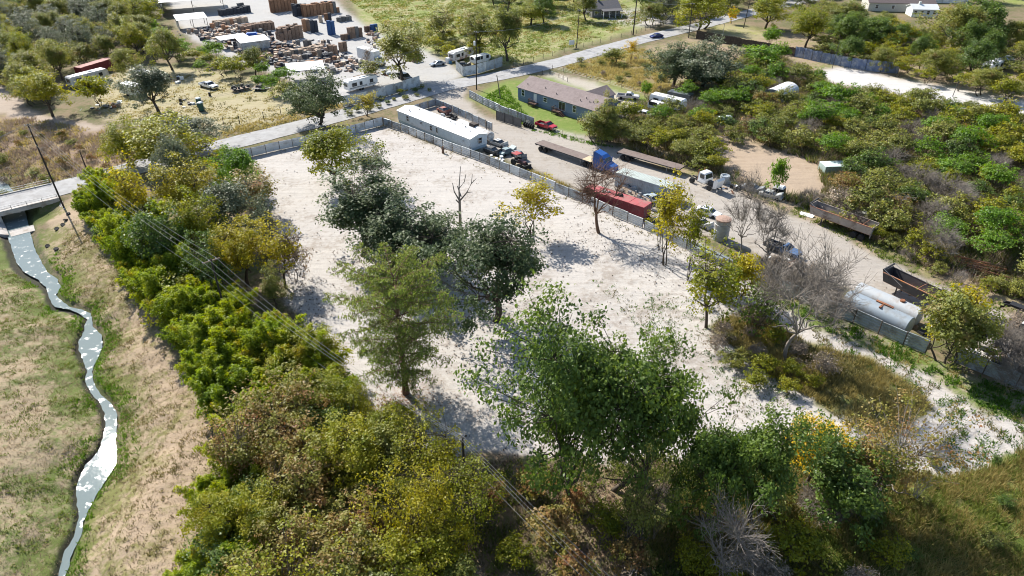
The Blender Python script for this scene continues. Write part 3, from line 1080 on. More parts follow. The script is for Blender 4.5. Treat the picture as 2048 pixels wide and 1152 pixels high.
GLASS = mat('dark_glass', (0.02, 0.025, 0.03), 0.08, var=0.05, spec=0.8)
BLACK = mat('black', (0.012, 0.012, 0.013), 0.7, var=0.2)
TYRE = mat('tyre_rubber', (0.018, 0.018, 0.018), 0.9, var=0.25)
RIM = mat('wheel_rim', (0.42, 0.42, 0.41), 0.4, 0.5, var=0.15)
WOOD_D = mat('dark_wood', (0.055, 0.042, 0.033), 0.9, var=0.35, scale=2)
WOOD = mat('weathered_wood', (0.24, 0.18, 0.13), 0.9, var=0.3, scale=2)
CREO = mat('creosote_pole', (0.035, 0.028, 0.024), 0.9, var=0.35, scale=3)
WIRE = mat('wire', (0.30, 0.30, 0.30), 0.5, 0.3, var=0.05)
INSUL = mat('insulator', (0.65, 0.66, 0.66), 0.3, var=0.05)
CHROME = mat('chrome', (0.6, 0.6, 0.6), 0.2, 0.9, var=0.1)
LAMP = mat('headlamp', (0.65, 0.66, 0.66), 0.15, var=0.05)
RED_L = mat('tail_lamp', (0.30, 0.01, 0.01), 0.3, var=0.05)


def along(a, b):
    d = Vector(b) - Vector(a)
    return math.atan2(d.y, d.x)


YARD = math.radians(-46)

# ---------------------------------------------------------------- culvert bridge
_ra = along(at(0, 405), at(170, 365))
_c = at(33, 401)
br = thing('bridge', 'low concrete road bridge with pipe railings over the milky creek', 'bridge', (_c.x, _c.y, 0), _ra)
MB().box(-6.4, 6.4, -4.25, 4.25, -0.55, 0.03).build('deck', CONC, br)
for s in (-1, 1):
    MB().box(-6.4, 6.4, 4.02 * s - 0.14, 4.02 * s + 0.14, 0.03, 0.26).build('kerb', CONC, br)
    MB().box(s * 3.5 - 0.35, s * 3.5 + 0.35, -4.2, 4.2, -3.0, -0.55).build('abutment', CONC, br)
    for k in range(6):
        MB().tube([(-6 + 2.4 * k, 4.1 * s, 0.2), (-6 + 2.4 * k, 4.1 * s, 1.05)], 0.045, 6).build('post', STEEL, br)
    for z in (0.62, 1.02):
        MB().tube([(-6.1, 4.1 * s, z), (6.1, 4.1 * s, z)], 0.035, 6).build('rail', STEEL, br)
MB().box(-2.9, 2.9, -10.2, -7.6, WATER_Z - 0.4, WATER_Z + 0.14).build('apron', CONC, br)
for s in (-1, 1):
    MB().hexa([(s * 3.1, -4.3, -2.6), (s * 6.6, -4.3, -2.6), (s * 6.4, -9.0, -2.6), (s * 3.1, -9.6, -2.6), (s * 3.1, -4.3, -1.9), (s * 6.6, -4.3, -0.35), (s * 6.2, -9.0, -0.75), (s * 3.1, -9.6, -2.0)]).build('wing_slab', CONC, br)
rng = random.Random(5)
for s, (px, py) in enumerate([(88, 508), (70, 500), (106, 470), (112, 462), (92, 474), (118, 452)]):
    p = at(px + 20, py - 20, -0.6)
    o = MB().lathe([(0.22, -0.09), (0.36, -0.11), (0.40, 0), (0.36, 0.11), (0.22, 0.09)], 'z', 12).build('tyre', TYRE)
    o.location = (p.x, p.y, ground_z(p) + 0.12)
    o.rotation_euler = (rng.uniform(-0.4, 0.4), rng.uniform(-0.4, 0.4), 0)
    tag(o, ['old tyre dumped on the creek bank, %s the bridge' % (ORD[s] + ' to')][0], 'tyre', 'old tyres dumped on the creek bank')

# ---------------------------------------------------------------- utility poles and wires
POLES = {}


def utility_pole(key, label, base, H, lean=(0, 0), arms=((0.6, 1.2),), rz=0.0, transformer=False, r=0.16, lamp=False, m=None, cat='utility pole', name='utility_pole'):
    b = Vector((base.x, base.y, ground_z(base)))
    t = thing(name, label, cat, b, 0)
    top = Vector((lean[0], lean[1], H))
    MB().tube([(0, 0, -0.2), top * 0.5, top], [r, r * 0.85, r * 0.68], 8).build('pole', m or CREO, t)
    pins = []
    for d, w in arms:
        p = top * (1 - d / H)
        ax = Vector((math.cos(rz), math.sin(rz), 0))
        MB().bar(p - ax * w, p + ax * w, 0.11, 0.13).build('crossarm', WOOD, t)
        for q in (-1, -0.25, 0.6):
            c = p + ax * w * q * 0.95
            MB().lathe([(0.05, 0.06), (0.07, 0.14), (0.05, 0.2), (0.02, 0.26)], 'z', 6, c).build('insulator', INSUL, t)
            pins.append(b + c + Vector((0, 0, 0.26)))
    pins.append(b + top * 0.72)
    if transformer:
        p = top * 0.80
        MB().lathe([(0.05, p.z - 0.6), (0.26, p.z - 0.55), (0.26, p.z + 0.45), (0.1, p.z + 0.55)], 'z', 10, (p.x - 0.42, p.y, 0)).build('transformer', WHITE, t)
    if lamp:
        MB().tube([top * 0.97, top * 0.97 + Vector((-0.8, -0.5, 0.25)), top * 0.97 + Vector((-1.7, -1.0, 0.25))], 0.035, 5).build('lamp_arm', STEEL, t)
        q = top * 0.97 + Vector((-1.9, -1.1, 0.18))
        MB().box(q.x - 0.35, q.x + 0.35, q.y - 0.13, q.y + 0.13, q.z, q.z + 0.16, 0.05).build('lamp_head', STEEL, t)
    POLES[key] = pins
    return t


_rdir = along(RM[2], RM[5])
utility_pole('creek', 'tall leaning black power pole beside the creek bridge', zpt(128, 415), 15.5, (-0.9, 0.4), ((0.25, 0.5), (2.2, 1.0)), 0.5)
utility_pole('short', 'short dark pole standing across the road from the bamboo', at(178, 352), 5.2, (-0.25, 0.3), (), r=0.13)
utility_pole('hedge', 'power pole rising out of the bamboo hedge with white insulators', at(462, 665), 11.4, (0, 0), ((0.25, 1.1),), 0.7)
utility_pole('south', 'dark power pole in the thicket at the pale lot edge', at(934, 1000), 8.6, (-0.15, 0.1), ((0.3, 0.25),), 0.7)
utility_pole('gate', 'tall power pole with white transformer by the lot entrance and road', at(953, 179), 14.8, (0.3, 0.2), ((0.3, 0.9),), _rdir + 1.57, True)
utility_pole('stub', 'short leaning weathered pole on grass beside the blue house road', at(1001, 196), 5.8, (-0.9, 0.3), (), r=0.15, m=WOOD)
utility_pole('field', 'power pole along the pasture wire fence by a small sign', at(1153, 96), 11.5, (0.3, 0), ((0.3, 0.8),), _rdir + 1.57)
utility_pole('ivy', 'thick ivy wrapped power pole at the far house fence', at(1266, 70), 12.0, (0.2, 0), ((0.3, 0.8),), _rdir + 1.57, r=0.24)
utility_pole('far', 'power pole beside the dark board fence and road bend', at(1377, 76), 11.0, (-0.2, 0), ((0.3, 0.8),), _rdir + 1.57)
utility_pole('lamp', 'pale street lamp pole against the dark board fence', at(1443, 86), 6.0, (0, 0), (), r=0.10, lamp=True, m=STEEL, cat='street lamp', name='street_lamp')
utility_pole('tarp', 'thin dark pole in front of the blue tarpaulin fence', at(1664, 137), 7.5, (0.4, 0.2), (), r=0.09, m=STEEL_D)
utility_pole('lane', 'thin pole in bushes beside the pale concrete lane', at(1905, 193), 4.0, (0.2, 0), (), r=0.09, m=STEEL_D)
utility_pole('bend', 'bare pole on the verge beyond the road bend', at(1487, 56), 9.0, (0.6, 0), (), r=0.15)
utility_pole('yardpole', 'thin black pole at the end of the driveway gate', at(1042, 252), 5.0, (0, 0), (), r=0.07, m=STEEL_D)


def span(a, b, sag, label, r=0.015):
    a, b = Vector(a), Vector(b)
    pts = [a.lerp(b, i / 24) - Vector((0, 0, sag * 4 * (i / 24) * (1 - i / 24))) for i in range(25)]
    o = MB().tube(pts, r, 4, False).build('overhead_wire', WIRE)
    tag(o, label, 'wire', 'overhead wires')


PN = {'creek': 'the bridge pole', 'hedge': 'the bamboo hedge pole', 'south': 'the thicket pole', 'gate': 'the transformer pole', 'field': 'the pasture pole', 'ivy': 'the ivy pole', 'far': 'the road bend pole'}
WN = ['highest line', 'second line', 'third line', 'lowest line', 'fifth line', 'sixth line', 'seventh line']
for a, b, sag in (('creek', 'hedge', 1.2), ('hedge', 'south', 1.3), ('gate', 'field', 1.5), ('field', 'ivy', 1.0), ('ivy', 'far', 1.0)):
    A, B = POLES[a], POLES[b]
    n = min(len(A), len(B), 4)
    for k in range(n):
        span(A[k], B[k], sag * (1 + 0.12 * k), 'overhead wire, %s between %s and %s' % (WN[k], PN[a], PN[b]))
e = [at(1320, 1300, 4) + Vector((dx, 0, 1.5)) for dx in (0, 0.7, 1.6, -0.8)]
for k in range(4):
    span(POLES['south'][k % len(POLES['south'])], e[k], 0.8, 'overhead wire, %s running from the thicket pole over the trees' % WN[k])
e = at(-200, 330, 9)
for k in range(3):
    span(POLES['creek'][k], e + Vector((0, k * 0.7, 0)), 1.0, 'overhead wire, %s from the bridge pole across the weed field' % WN[k])
e = at(560, 120, 9)
for k in range(2):
    span(POLES['gate'][k], at(300, 215, 9) + Vector((0, k * 1.2, 0)), 1.6, 'overhead wire, %s from the transformer pole along the road' % WN[k])


# ---------------------------------------------------------------- fences
def fence(name, label, pts, h, step, style, pm, m, postm=None, post_r=0.06, z0=0.03, seed=0, group=None, top_rail=False):
    """Panels between posts along a line; each panel and post is a part."""
    rng = random.Random(seed)
    p0 = Vector(pts[0])
    t = thing(name, label, 'fence', (p0.x, p0.y, 0), 0, group)
    for a, b in zip(pts[:-1], pts[1:]):
        a, b = Vector((a[0], a[1], 0)) - Vector((p0.x, p0.y, 0)), Vector((b[0], b[1], 0)) - Vector((p0.x, p0.y, 0))
        n = max(1, round((b - a).length / step))
        d = (b - a).normalized()
        s = Vector((-d.y, d.x, 0))
        L = (b - a).length / n
        for i in range(n + 1):
            q = a.lerp(b, i / n)
            g = float(gz(q.x + p0.x, q.y + p0.y))
            if postm:
                MB().tube([(q.x - s.x * 0.06, q.y - s.y * 0.06, g - 0.1), (q.x - s.x * 0.06, q.y - s.y * 0.06, g + h + rng.uniform(0.0, 0.14))], post_r, 6).build('post', postm, t)
            if i == n:
                break
            hh = h * rng.uniform(0.95, 1.03)
            z = g + z0 + rng.uniform(0, 0.05)
            tilt = rng.uniform(-0.05, 0.05)
            mb = MB()
            bow = rng.uniform(-0.05, 0.05)
            if style == 'hcorr':       # sheets with ribs running lengthwise
                prof = [(0, 0.02)]
                for k in range(5):
                    prof += [((k + 0.50) / 5, 0.02), ((k + 0.60) / 5, -0.06), ((k + 0.86) / 5, -0.06), ((k + 0.90) / 5, 0.02)]
                prof.append((1, 0.02))
                nz = len(prof)
                P = []
                for f, off in prof:
                    off += tilt * f
                    P.append([q + d * 0.03 + s * off + Vector((0, 0, z + hh * f)), q + d * (L / 2) + s * (off + bow) + Vector((0, 0, z + hh * f + rng.uniform(-0.012, 0.012))), q + d * (L - 0.03) + s * off + Vector((0, 0, z + hh * f))])
                for k in range(nz - 1):
                    mb.face(P[k][0], P[k][1], P[k + 1][1], P[k + 1][0]).face(P[k][1], P[k][2], P[k + 1][2], P[k + 1][1])
            elif style == 'vcorr':
                nx = max(8, int(L / 0.16))
                P = []
                for k in range(nx + 1):
                    f = k / nx
                    off = (0.04 if k % 2 else -0.02)
                    c = q + d * (L * f) + s * off
                    P.append((c + Vector((0, 0, z)), c + Vector((0, 0, z + hh)) + s * tilt))
                for k in range(nx):
                    mb.face(P[k][0], P[k + 1][0], P[k + 1][1], P[k][1])
            elif style == 'board':
                nb = max(3, int(L / 0.2))
                for k in range(nb):
                    x0, x1 = L * k / nb, L * (k + 0.93) / nb
                    hb = hh * rng.uniform(0.96, 1.02)
                    A, B = q + d * x0, q + d * x1
                    o = s * rng.uniform(0.0, 0.012)
                    mb.hexa([A + o + Vector((0, 0, z)), B + o + Vector((0, 0, z)), B + o + s * 0.03 + Vector((0, 0, z)), A + o + s * 0.03 + Vector((0, 0, z)), A + o + Vector((0, 0, z + hb)), B + o + Vector((0, 0, z + hb)), B + o + s * 0.03 + Vector((0, 0, z + hb)), A + o + s * 0.03 + Vector((0, 0, z + hb))])
            elif style == 'tarp':
                nx = 9
                P = []
                for k in range(nx):
                    f = k / (nx - 1)
                    c = q + d * (L * f) + s * (rng.uniform(-0.10, 0.10))
                    P.append((c + Vector((0, 0, z)), c + s * rng.uniform(-0.08, 0.08) + Vector((0, 0, z + hh * 0.5)), c + Vector((0, 0, z + hh + rng.uniform(-0.18, 0.12)))))
                for k in range(nx - 1):
                    for w in (0, 1):
                        mb.face(P[k][w], P[k + 1][w], P[k + 1][w + 1], P[k][w + 1])
            elif style == 'wire':
                for zz in (0.35, 0.7, 1.05):
                    mb.tube([q + Vector((0, 0, g + zz * h / 1.15)), q + d * L / 2 + Vector((0, 0, g + zz * h / 1.15 - 0.03)), q + d * L + Vector((0, 0, g + zz * h / 1.15))], 0.012, 3, False)
            o = mb.build({'wire': 'wire_strands', 'board': 'board_panel', 'tarp': 'tarpaulin_sheet'}.get(style, 'sheet_panel'), pm[rng.randrange(len(pm))] if isinstance(pm, list) else pm, t)
            if style in ('hcorr', 'vcorr', 'tarp'):
                for pgn in o.data.polygons:
                    pgn.use_smooth = False
    return t


front = [at(455, 324), at(505, 313), at(560, 300), at(612, 289), at(660, 278), at(712, 265), at(766, 251)]
fence('metal_fence', 'pale sheet fence with dark posts along the road edge of the lot', front, 1.9, 2.6, 'hcorr', [WHITE_S, WHITE_S, GALV], GALV, RUSTP, 0.05, seed=1)
east = [at(768, 251), at(802, 262), at(850, 281), at(905, 302), at(960, 322), at(1040, 353)]
fence('metal_fence', 'grey sheet fence between the pale lot and the white mobile home', east, 1.8, 3.0, 'hcorr', [GALV, GALV, GALV_D], GALV, RUSTP, 0.06, seed=2)
east2 = [at(1040, 353), at(1110, 382), at(1165, 404), at(1225, 432), at(1285, 456)]
fence('metal_fence', 'silver sheet fence between the pale lot and the red container', east2, 1.8, 3.2, 'hcorr', [GALV, GALV_D, WHITE_S], GALV, RUSTP, 0.06, seed=3)
east3 = [at(1288, 458), at(1345, 486), at(1400, 512), at(1455, 538), at(1520, 566)]
fence('metal_fence', 'weathered sheet fence behind the thin trees near the upright tank', east3, 1.8, 3.2, 'hcorr', [GALV_D, GALV], GALV, RUSTP, 0.06, seed=4)
east4 = [at(1560, 584), at(1632, 617), at(1706, 645), at(1756, 668), at(1806, 690), at(1850, 708)]
fence('metal_fence', 'ribbed dark sheet fence in front of the silver tanks', east4, 2.1, 3.0, 'hcorr', [GALV_D], GALV, RUSTP, 0.07, seed=5)
east5 = [at(1905, 723), at(1965, 748), at(2030, 775), at(2110, 808)]
fence('metal_fence', 'ribbed dark sheet fence shaded beyond the bushy yellow green tree', east5, 2.1, 3.4, 'hcorr', [GALV_D], GALV, RUSTP, 0.07, seed=6)
fence('metal_fence', 'dark sheet fence behind the mobile home along the gravel driveway', [at(872, 212), at(905, 226), at(945, 244), at(985, 262)], 1.9, 3.0, 'hcorr', [GALV_D], GALV, RUSTP, 0.06, seed=7)
fence('metal_fence', 'short sheet fence beside the road at the mobile home end', [at(806, 232), at(840, 222), at(872, 212)], 1.8, 3.0, 'hcorr', [GALV_D, WOOD], GALV, RUSTP, 0.06, seed=8)
fence('metal_fence', 'tall blue grey ribbed sheet fence of the lumber yard beside the road', [at(686, 214), at(735, 204), at(790, 188), at(840, 172)], 2.7, 3.2, 'vcorr', [GALV, GALV_D], GALV, None, seed=9)
fence('metal_fence', 'tall bluish ribbed sheet fence around the junk corner by the road', [at(912, 140), at(926, 153), at(955, 148), at(1005, 133)], 2.7, 3.2, 'vcorr', [GALV_D, GALV], GALV, None, seed=10)
fence('metal_fence', 'blue grey sheet fence between the driveway and the blue house lawn', [at(939, 196), at(965, 209), at(1000, 226), at(1035, 240), at(1068, 253)], 2.0, 3.0, 'hcorr', [GALV_D], GALV, STEEL, 0.05, seed=11)
gt = fence('sliding_gate', 'long grey board sliding gate standing across the driveway end', [at(993, 240), at(1043, 256)], 2.2, 2.5, 'board', [mat('grey_boards', (0.12, 0.115, 0.11), 0.85, var=0.25)], None, STEEL_D, 0.05, seed=12)
gt['category'] = 'gate'
fence('pasture_fence', 'wire fence on dark posts along the road edge of the pasture', [at(1026, 134), at(1105, 112), at(1150, 99), at(1200, 86), at(1262, 70)], 1.3, 4.6, 'wire', STEEL, STEEL, CREO, 0.07, seed=13)
fence('pasture_fence', 'wire fence on thin posts before the far house yard', [at(1272, 68), at(1300, 58), at(1330, 48)], 1.4, 3.4, 'wire', STEEL, STEEL, CREO, 0.06, seed=14)
fence('post_fence', 'wire fence on bent posts along the dirt yard beside the road', [at(448, 250), at(480, 248), at(528, 240), at(562, 230)], 1.9, 6, 'wire', STEEL, STEEL, CREO, 0.07, seed=15)
fence('wire_fence', 'low wire fence with weeds between the blue house lawn and overgrown lot', [at(1105, 138), at(1150, 150), at(1220, 170), at(1290, 190)], 1.2, 4.0, 'wire', STEEL, STEEL, WOOD, 0.06, seed=16)
fence('rail_fence', 'low wire fence along the grass strip before the blue house', [at(1052, 248), at(1100, 262), at(1150, 277), at(1190, 285)], 1.0, 3.0, 'wire', STEEL, STEEL, STEEL_D, 0.04, seed=17)
fence('board_fence', 'tall dark board fence beside the far road bend', [at(1392, 78), at(1440, 86), at(1500, 97), at(1560, 109), at(1590, 113)], 2.6, 3.2, 'board', WOOD_D, WOOD_D, WOOD_D, 0.08, seed=18)
TARP = mat('blue_tarpaulin', (0.13, 0.17, 0.27), 0.6, var=0.3, scale=0.8, dirt=(0.34, 0.36, 0.40), dirt_amt=0.35)
fence('tarpaulin_fence', 'ragged blue tarpaulin fence beside the pale concrete lane', [at(1588, 113), at(1640, 125), at(1700, 136), at(1760, 145), at(1795, 148)], 3.0, 3.4, 'tarp', TARP, TARP, STEEL_D, 0.05, seed=19)
fence('rail_fence', 'curved white rail fence behind the blue house driveway', [at(1085, 149), at(1100, 149), at(1118, 155), at(1135, 164)], 1.1, 2.6, 'wire', WHITE, WHITE, STEEL_D, 0.06, seed=20)


# ---------------------------------------------------------------- houses and sheds
def window(t, c, d, w, h, fm=None, off=0.0):
    """Window on the wall face: c lower centre in local coordinates, d outward unit normal."""
    d = Vector(d)
    s = Vector((-d.y, d.x, 0))
    c = Vector(c)
    f = MB()
    for a, b in ((-1, 1),):
        f.bar(c - s * w / 2 + d * 0.03, c - s * w / 2 + d * 0.03 + Vector((0, 0, h)), 0.10, 0.10)
        f.bar(c + s * w / 2 + d * 0.03, c + s * w / 2 + d * 0.03 + Vector((0, 0, h)), 0.10, 0.10)
        f.bar(c - s * (w / 2 + 0.05) + d * 0.035, c + s * (w / 2 + 0.05) + d * 0.035, 0.10, 0.10)
        f.bar(c - s * (w / 2 + 0.05) + d * 0.035 + Vector((0, 0, h)), c + s * (w / 2 + 0.05) + d * 0.035 + Vector((0, 0, h)), 0.10, 0.10)
        f.bar(c - s * w / 2 + d * 0.032 + Vector((0, 0, h / 2)), c + s * w / 2 + d * 0.032 + Vector((0, 0, h / 2)), 0.06, 0.06)
    fr = f.build('window', fm or WHITE, t)
    q = [c - s * w / 2, c + s * w / 2, c + s * w / 2 + Vector((0, 0, h)), c - s * w / 2 + Vector((0, 0, h))]
    p = MB()
    p.hexa([v - d * 0.02 for v in (q[0], q[1])] + [v + d * 0.02 for v in (q[1], q[0])] + [v - d * 0.02 for v in (q[3], q[2])] + [v + d * 0.02 for v in (q[2], q[3])])
    p.build('pane', GLASS, fr)


def gable_roof(t, x0, x1, y0, y1, ze, rise, m, over=0.25, th=0.12, name='roof'):
    ym = (y0 + y1) / 2
    b = MB()
    for s, ye in ((-1, y0), (1, y1)):
        sl = rise / abs(ym - ye)
        A = [(x0 - over, ye + s * over, ze - over * sl), (x1 + over, ye + s * over, ze - over * sl), (x1 + over, ym, ze + rise), (x0 - over, ym, ze + rise)]
        b.hexa(A + [(x, y, z + th) for x, y, z in A])
    r = b.build(name, m, t)
    g = MB()
    for x in (x0, x1):
        g.face((x, y0, ze - 0.02), (x, y1, ze - 0.02), (x, ym, ze + rise - 0.01))
    return r, g


SIDING_W = mat('white_siding', (0.66, 0.70, 0.71), 0.6, var=0.06, scale=0.4, dirt=(0.55, 0.58, 0.58), dirt_amt=0.25)
SKIRT_B = mat('blue_grey_skirting', (0.40, 0.50, 0.55), 0.7, var=0.1)
# white mobile home: near long wall from its far corner towards the camera
p = at(795, 244)
mhA = at(794.7, 221, 2.75)
mh = thing('mobile_home', 'long white single mobile home with low white metal roof behind the lot fence', 'mobile home', (mhA.x, mhA.y, 0), YARD)
LW, WW = 25.6, 4.75
b = MB()
b.box(0, LW, 0, WW, 0.62, 2.75)
nb = 42
for k in range(nb):                         # siding battens
    x = LW * (k + 0.5) / nb
    b.box(x - 0.02, x + 0.02, -0.022, 0, 0.64, 2.74)
b.build('wall', SIDING_W, mh)
MB().box(0.06, LW - 0.06, 0.06, WW - 0.06, 0, 0.62).build('skirting', SKIRT_B, mh)
r, g = gable_roof(mh, 0, LW, 0, WW, 2.76, 0.55, WHITE_ROOF, 0.16, 0.09)
g.build('gable', SIDING_W, mh)
seam = MB()
for k in range(1, 21):
    x = LW * k / 21
    for s in (-1, 1):
        y = WW / 2 + s * WW / 2
        seam.bar((x, y, 2.87), (x, WW / 2, 3.42), 0.04, 0.03)
seam.build('roof_seam', WHITE_ROOF, r)
for x, y in ((3.2, 1.2), (4.3, 3.2), (15.8, 2.9), (17.7, 2.6), (20.2, 3.4), (23.2, 2.2)):
    MB().lathe([(0.11, 0), (0.11, 0.35), (0.17, 0.37), (0.17, 0.45)], 'z', 8, (x, y, 3.0)).build('vent', STEEL, r)
for x, w, h, z in ((3.9, 0.95, 1.25, 1.2), (9.0, 0.8, 0.6, 1.75), (12.5, 0.95, 1.2, 1.2), (23.4, 0.5, 0.5, 1.6)):
    window(mh, (x, -0.03, z), (0, -1, 0), w, h)
dm = MB().box(14.1, 15.0, -0.07, 0.02, 0.7, 2.65).build('door', WHITE, mh)
MB().box(14.3, 14.8, -0.085, -0.07, 1.3, 2.4).build('pane', GLASS, dm)
window(mh, (LW + 0.03, 2.7, 1.15), (1, 0, 0), 1.1, 1.3)
st = MB()
for k in range(3):
    st.box(LW - 0.2 + 0.0, LW + 0.5, 0.4 - 0.0 + k * 0.12, 1.3, 0.2 * k, 0.2 * k + 0.18)
o = MB()
o.bar((LW - 0.05, -0.35, 0), (LW - 0.05, -0.1, 1.3), 0.05).bar((LW + 0.35, -0.35, 0), (LW + 0.35, -0.1, 1.3), 0.05)
for k in range(5):
    o.bar((LW - 0.05, -0.33 + 0.04 * k, 0.2 + 0.22 * k), (LW + 0.35, -0.33 + 0.04 * k, 0.2 + 0.22 * k), 0.04)
o = o.build('step_ladder', STEEL)
o.location, o.rotation_euler = mh.location, mh.rotation_euler
tag(o, 'small metal step ladder leaning at the corner of the white mobile home', 'ladder')

BLUE = mat('blue_siding', (0.18, 0.23, 0.325), 0.7, var=0.07, scale=0.5, dirt=(0.155, 0.20, 0.285), dirt_amt=0.3)
BLUE_D = mat('dark_blue_skirting', (0.135, 0.185, 0.26), 0.75, var=0.08)
SHINGLE = mat('brown_shingles', (0.21, 0.165, 0.155), 0.9, var=0.14, scale=1.6, dirt=(0.17, 0.13, 0.12), dirt_amt=0.3, bump=0.3)
PORCH = mat('red_brown_porch', (0.11, 0.055, 0.04), 0.8, var=0.2)
bhA = at(1036, 174, 3.35)
bh = thing('blue_house', 'long blue house with brown shingle roof and white framed windows', 'house', (bhA.x, bhA.y, 0), math.radians(-46))
LB, WB = 25.2, 9.4
b = MB().box(0, LB, 0, WB, 0.85, 3.35)
for k in range(12):
    b.box(-0.012, LB + 0.012, -0.018, 0, 0.9 + k * 0.2, 0.92 + k * 0.2)
b.build('wall', BLUE, bh)
MB().box(0.05, LB - 0.05, 0.05, WB - 0.05, 0, 0.85).build('skirting', BLUE_D, bh)
r, g = gable_roof(bh, 0, LB, 0, WB, 3.36, 1.75, SHINGLE, 0.3, 0.12)
g.build('gable', BLUE, bh)
for x, y in ((2, 1.5), (7.5, 2.0), (12, 1.2), (19.5, 1.4), (20.3, 2.6), (22, 1.8), (23, 2.0)):
    z = 3.48 + 1.75 * y / 4.7
    MB().lathe([(0.08, 0), (0.08, 0.35), (0.13, 0.37), (0.13, 0.42)], 'z', 6, (x, y, z - 0.05)).build('vent', STEEL_D, r)
# rear wing with its own ridge at right angles
MB().box(15.2, 20.6, WB, WB + 3.2, 0.2, 3.3).build('rear_wing', BLUE, bh)
wr = MB()
for s, xe in ((-1, 14.9), (1, 20.9)):
    A = [(xe, 5.4, 3.32), (xe, WB + 3.5, 3.32), (17.9, WB + 3.5, 4.95), (17.9, 5.4, 4.95)]
    wr.hexa(A + [(x, y, z + 0.12) for x, y, z in A])
wr.build('rear_roof', SHINGLE, bh)
for x, w, h, z in ((1.9, 1.0, 1.5, 1.55), (9.5, 1.25, 1.1, 1.75), (19.0, 1.05, 1.6, 1.45)):
    window(bh, (x, -0.03, z), (0, -1, 0), w, h)
window(bh, (LB + 0.03, 2.6, 1.6), (1, 0, 0), 0.9, 1.2)
MB().box(5.6, 6.6, -0.07, 0.02, 0.95, 3.0).build('door', WHITE, bh)
d2 = MB().box(14.0, 16.1, -0.06, 0.02, 0.95, 3.05).build('patio_door', WHITE, bh)
MB().box(14.1, 15.0, -0.08, -0.06, 1.05, 2.95).box(15.1, 16.0, -0.08, -0.06, 1.05, 2.95).build('pane', GLASS, d2)
for x0, x1, y in ((4.9, 7.2, -1.4), (13.0, 15.2, -1.5)):
    ph = MB().box(x0, x1, y, -0.02, 0.75, 0.88).build('porch', PORCH, bh)
    q = MB()
    for k in range(9):
        xx = x0 + 0.06 + (x1 - x0 - 0.12) * k / 8
        q.box(xx - 0.03, xx + 0.03, y, y + 0.06, 0, 1.75)
    q.box(x0, x1, y - 0.01, y + 0.07, 1.72, 1.8)
    for yy in (y / 2, y * 0.9):
        q.box(x0, x0 + 0.06, yy - 0.03, yy + 0.03, 0, 1.75)
    q.box(x0, x0 + 0.07, y, -0.05, 1.72, 1.8)
    q.build('railing', PORCH, ph)
s = MB()
for k in range(4):
    s.box(15.2 + 0.32 * k, 15.52 + 0.32 * k, -1.4, -0.3, 0, 0.7 - 0.18 * k)
s.bar((15.2, -1.42, 1.75), (16.5, -1.42, 0.9), 0.07).bar((16.5, -1.42, 0), (16.5, -1.42, 0.95), 0.07)
s.build('steps', PORCH, bh)
for x in (8.3, 8.7):
    pass


def shed(name, label, A, ang, L, W, h0, h1, roofm, wallm, posts=True, walls=('back',), over=0.3, seed=0):
    """Open or walled shed with a lean-to roof: h0 at y=0, h1 at y=W."""
    t = thing(name, label, 'shed', (A.x, A.y, 0), ang)
    b = MB()
    P = [(-over, -over, h0), (L + over, -over, h0), (L + over, W + over, h1), (-over, W + over, h1)]
    b.hexa(P + [(x, y, z + 0.1) for x, y, z in P])
    r = b.build('roof', roofm, t)
    sm = MB()
    n = max(3, int(L / 1.0))
    for k in range(1, n):
        sm.bar((L * k / n, -over, h0 + 0.11), (L * k / n, W + over, h1 + 0.11), 0.05, 0.03)
    sm.build('roof_seam', roofm, r)
    if posts:
        for x in (0.1, L / 2, L - 0.1):
            for y, h in ((0.1, h0), (W - 0.1, h1)):
                MB().box(x - 0.08, x + 0.08, y - 0.08, y + 0.08, 0, h).build('post', WOOD_D, t)
    if 'back' in walls:
        MB().box(0, L, W - 0.1, W, 0, h1 - 0.02).build('wall', wallm, t)
    if 'left' in walls:
        MB().hexa([(0, 0, 0), (0.1, 0, 0), (0.1, W, 0), (0, W, 0), (0, 0, h0), (0.1, 0, h0), (0.1, W, h1), (0, W, h1)]).build('wall', wallm, t)
    if 'right' in walls:
        MB().hexa([(L - 0.1, 0, 0), (L, 0, 0), (L, W, 0), (L - 0.1, W, 0), (L - 0.1, 0, h0), (L, 0, h0), (L, W, h1), (L - 0.1, W, h1)]).build('wall', wallm, t)
    if 'front' in walls:
        MB().box(0, L, 0, 0.1, 0, h0 - 0.02).build('wall', wallm, t)
    return t


A44 = math.radians(44)
sh = shed('open_shed', 'large white roofed open shed at the back of the lumber yard', at(326, 34), A44 - 0.35, 22, 20, 5.0, 5.4, WHITE_ROOF, GALV_D, True, ('left',))
MB().box(2, 10, 6, 11, 5.32, 5.40).build('roof_patch', mat('brown_roof_patch', (0.27, 0.2, 0.19), 0.8, var=0.15), sh)
shed('open_shed', 'smaller white roofed shed in front of the large one', at(360, 62), A44 - 0.25, 9.5, 7.5, 3.4, 3.9, WHITE_ROOF, GALV_D, True, ('left',))
shed('tin_shed', 'low white roofed tin shed among the near pallets', at(487, 108), A44 - 0.2, 8.5, 6.0, 3.2, 3.5, WHITE_ROOF, GALV_D, True, ('left', 'front'))
shed('tin_shed', 'narrow white roofed lean-to beside the low tin shed', at(446, 100), A44 - 0.1, 8.5, 4.4, 2.9, 3.1, WHITE_ROOF, GALV_D, True, ('left',))
shed('open_shed', 'patched white sheet roof shelter on crossed poles among pallets', at(580, 168), A44 - 0.45, 9.5, 7.0, 3.3, 3.6, WHITE_ROOF, WOOD, True, ())


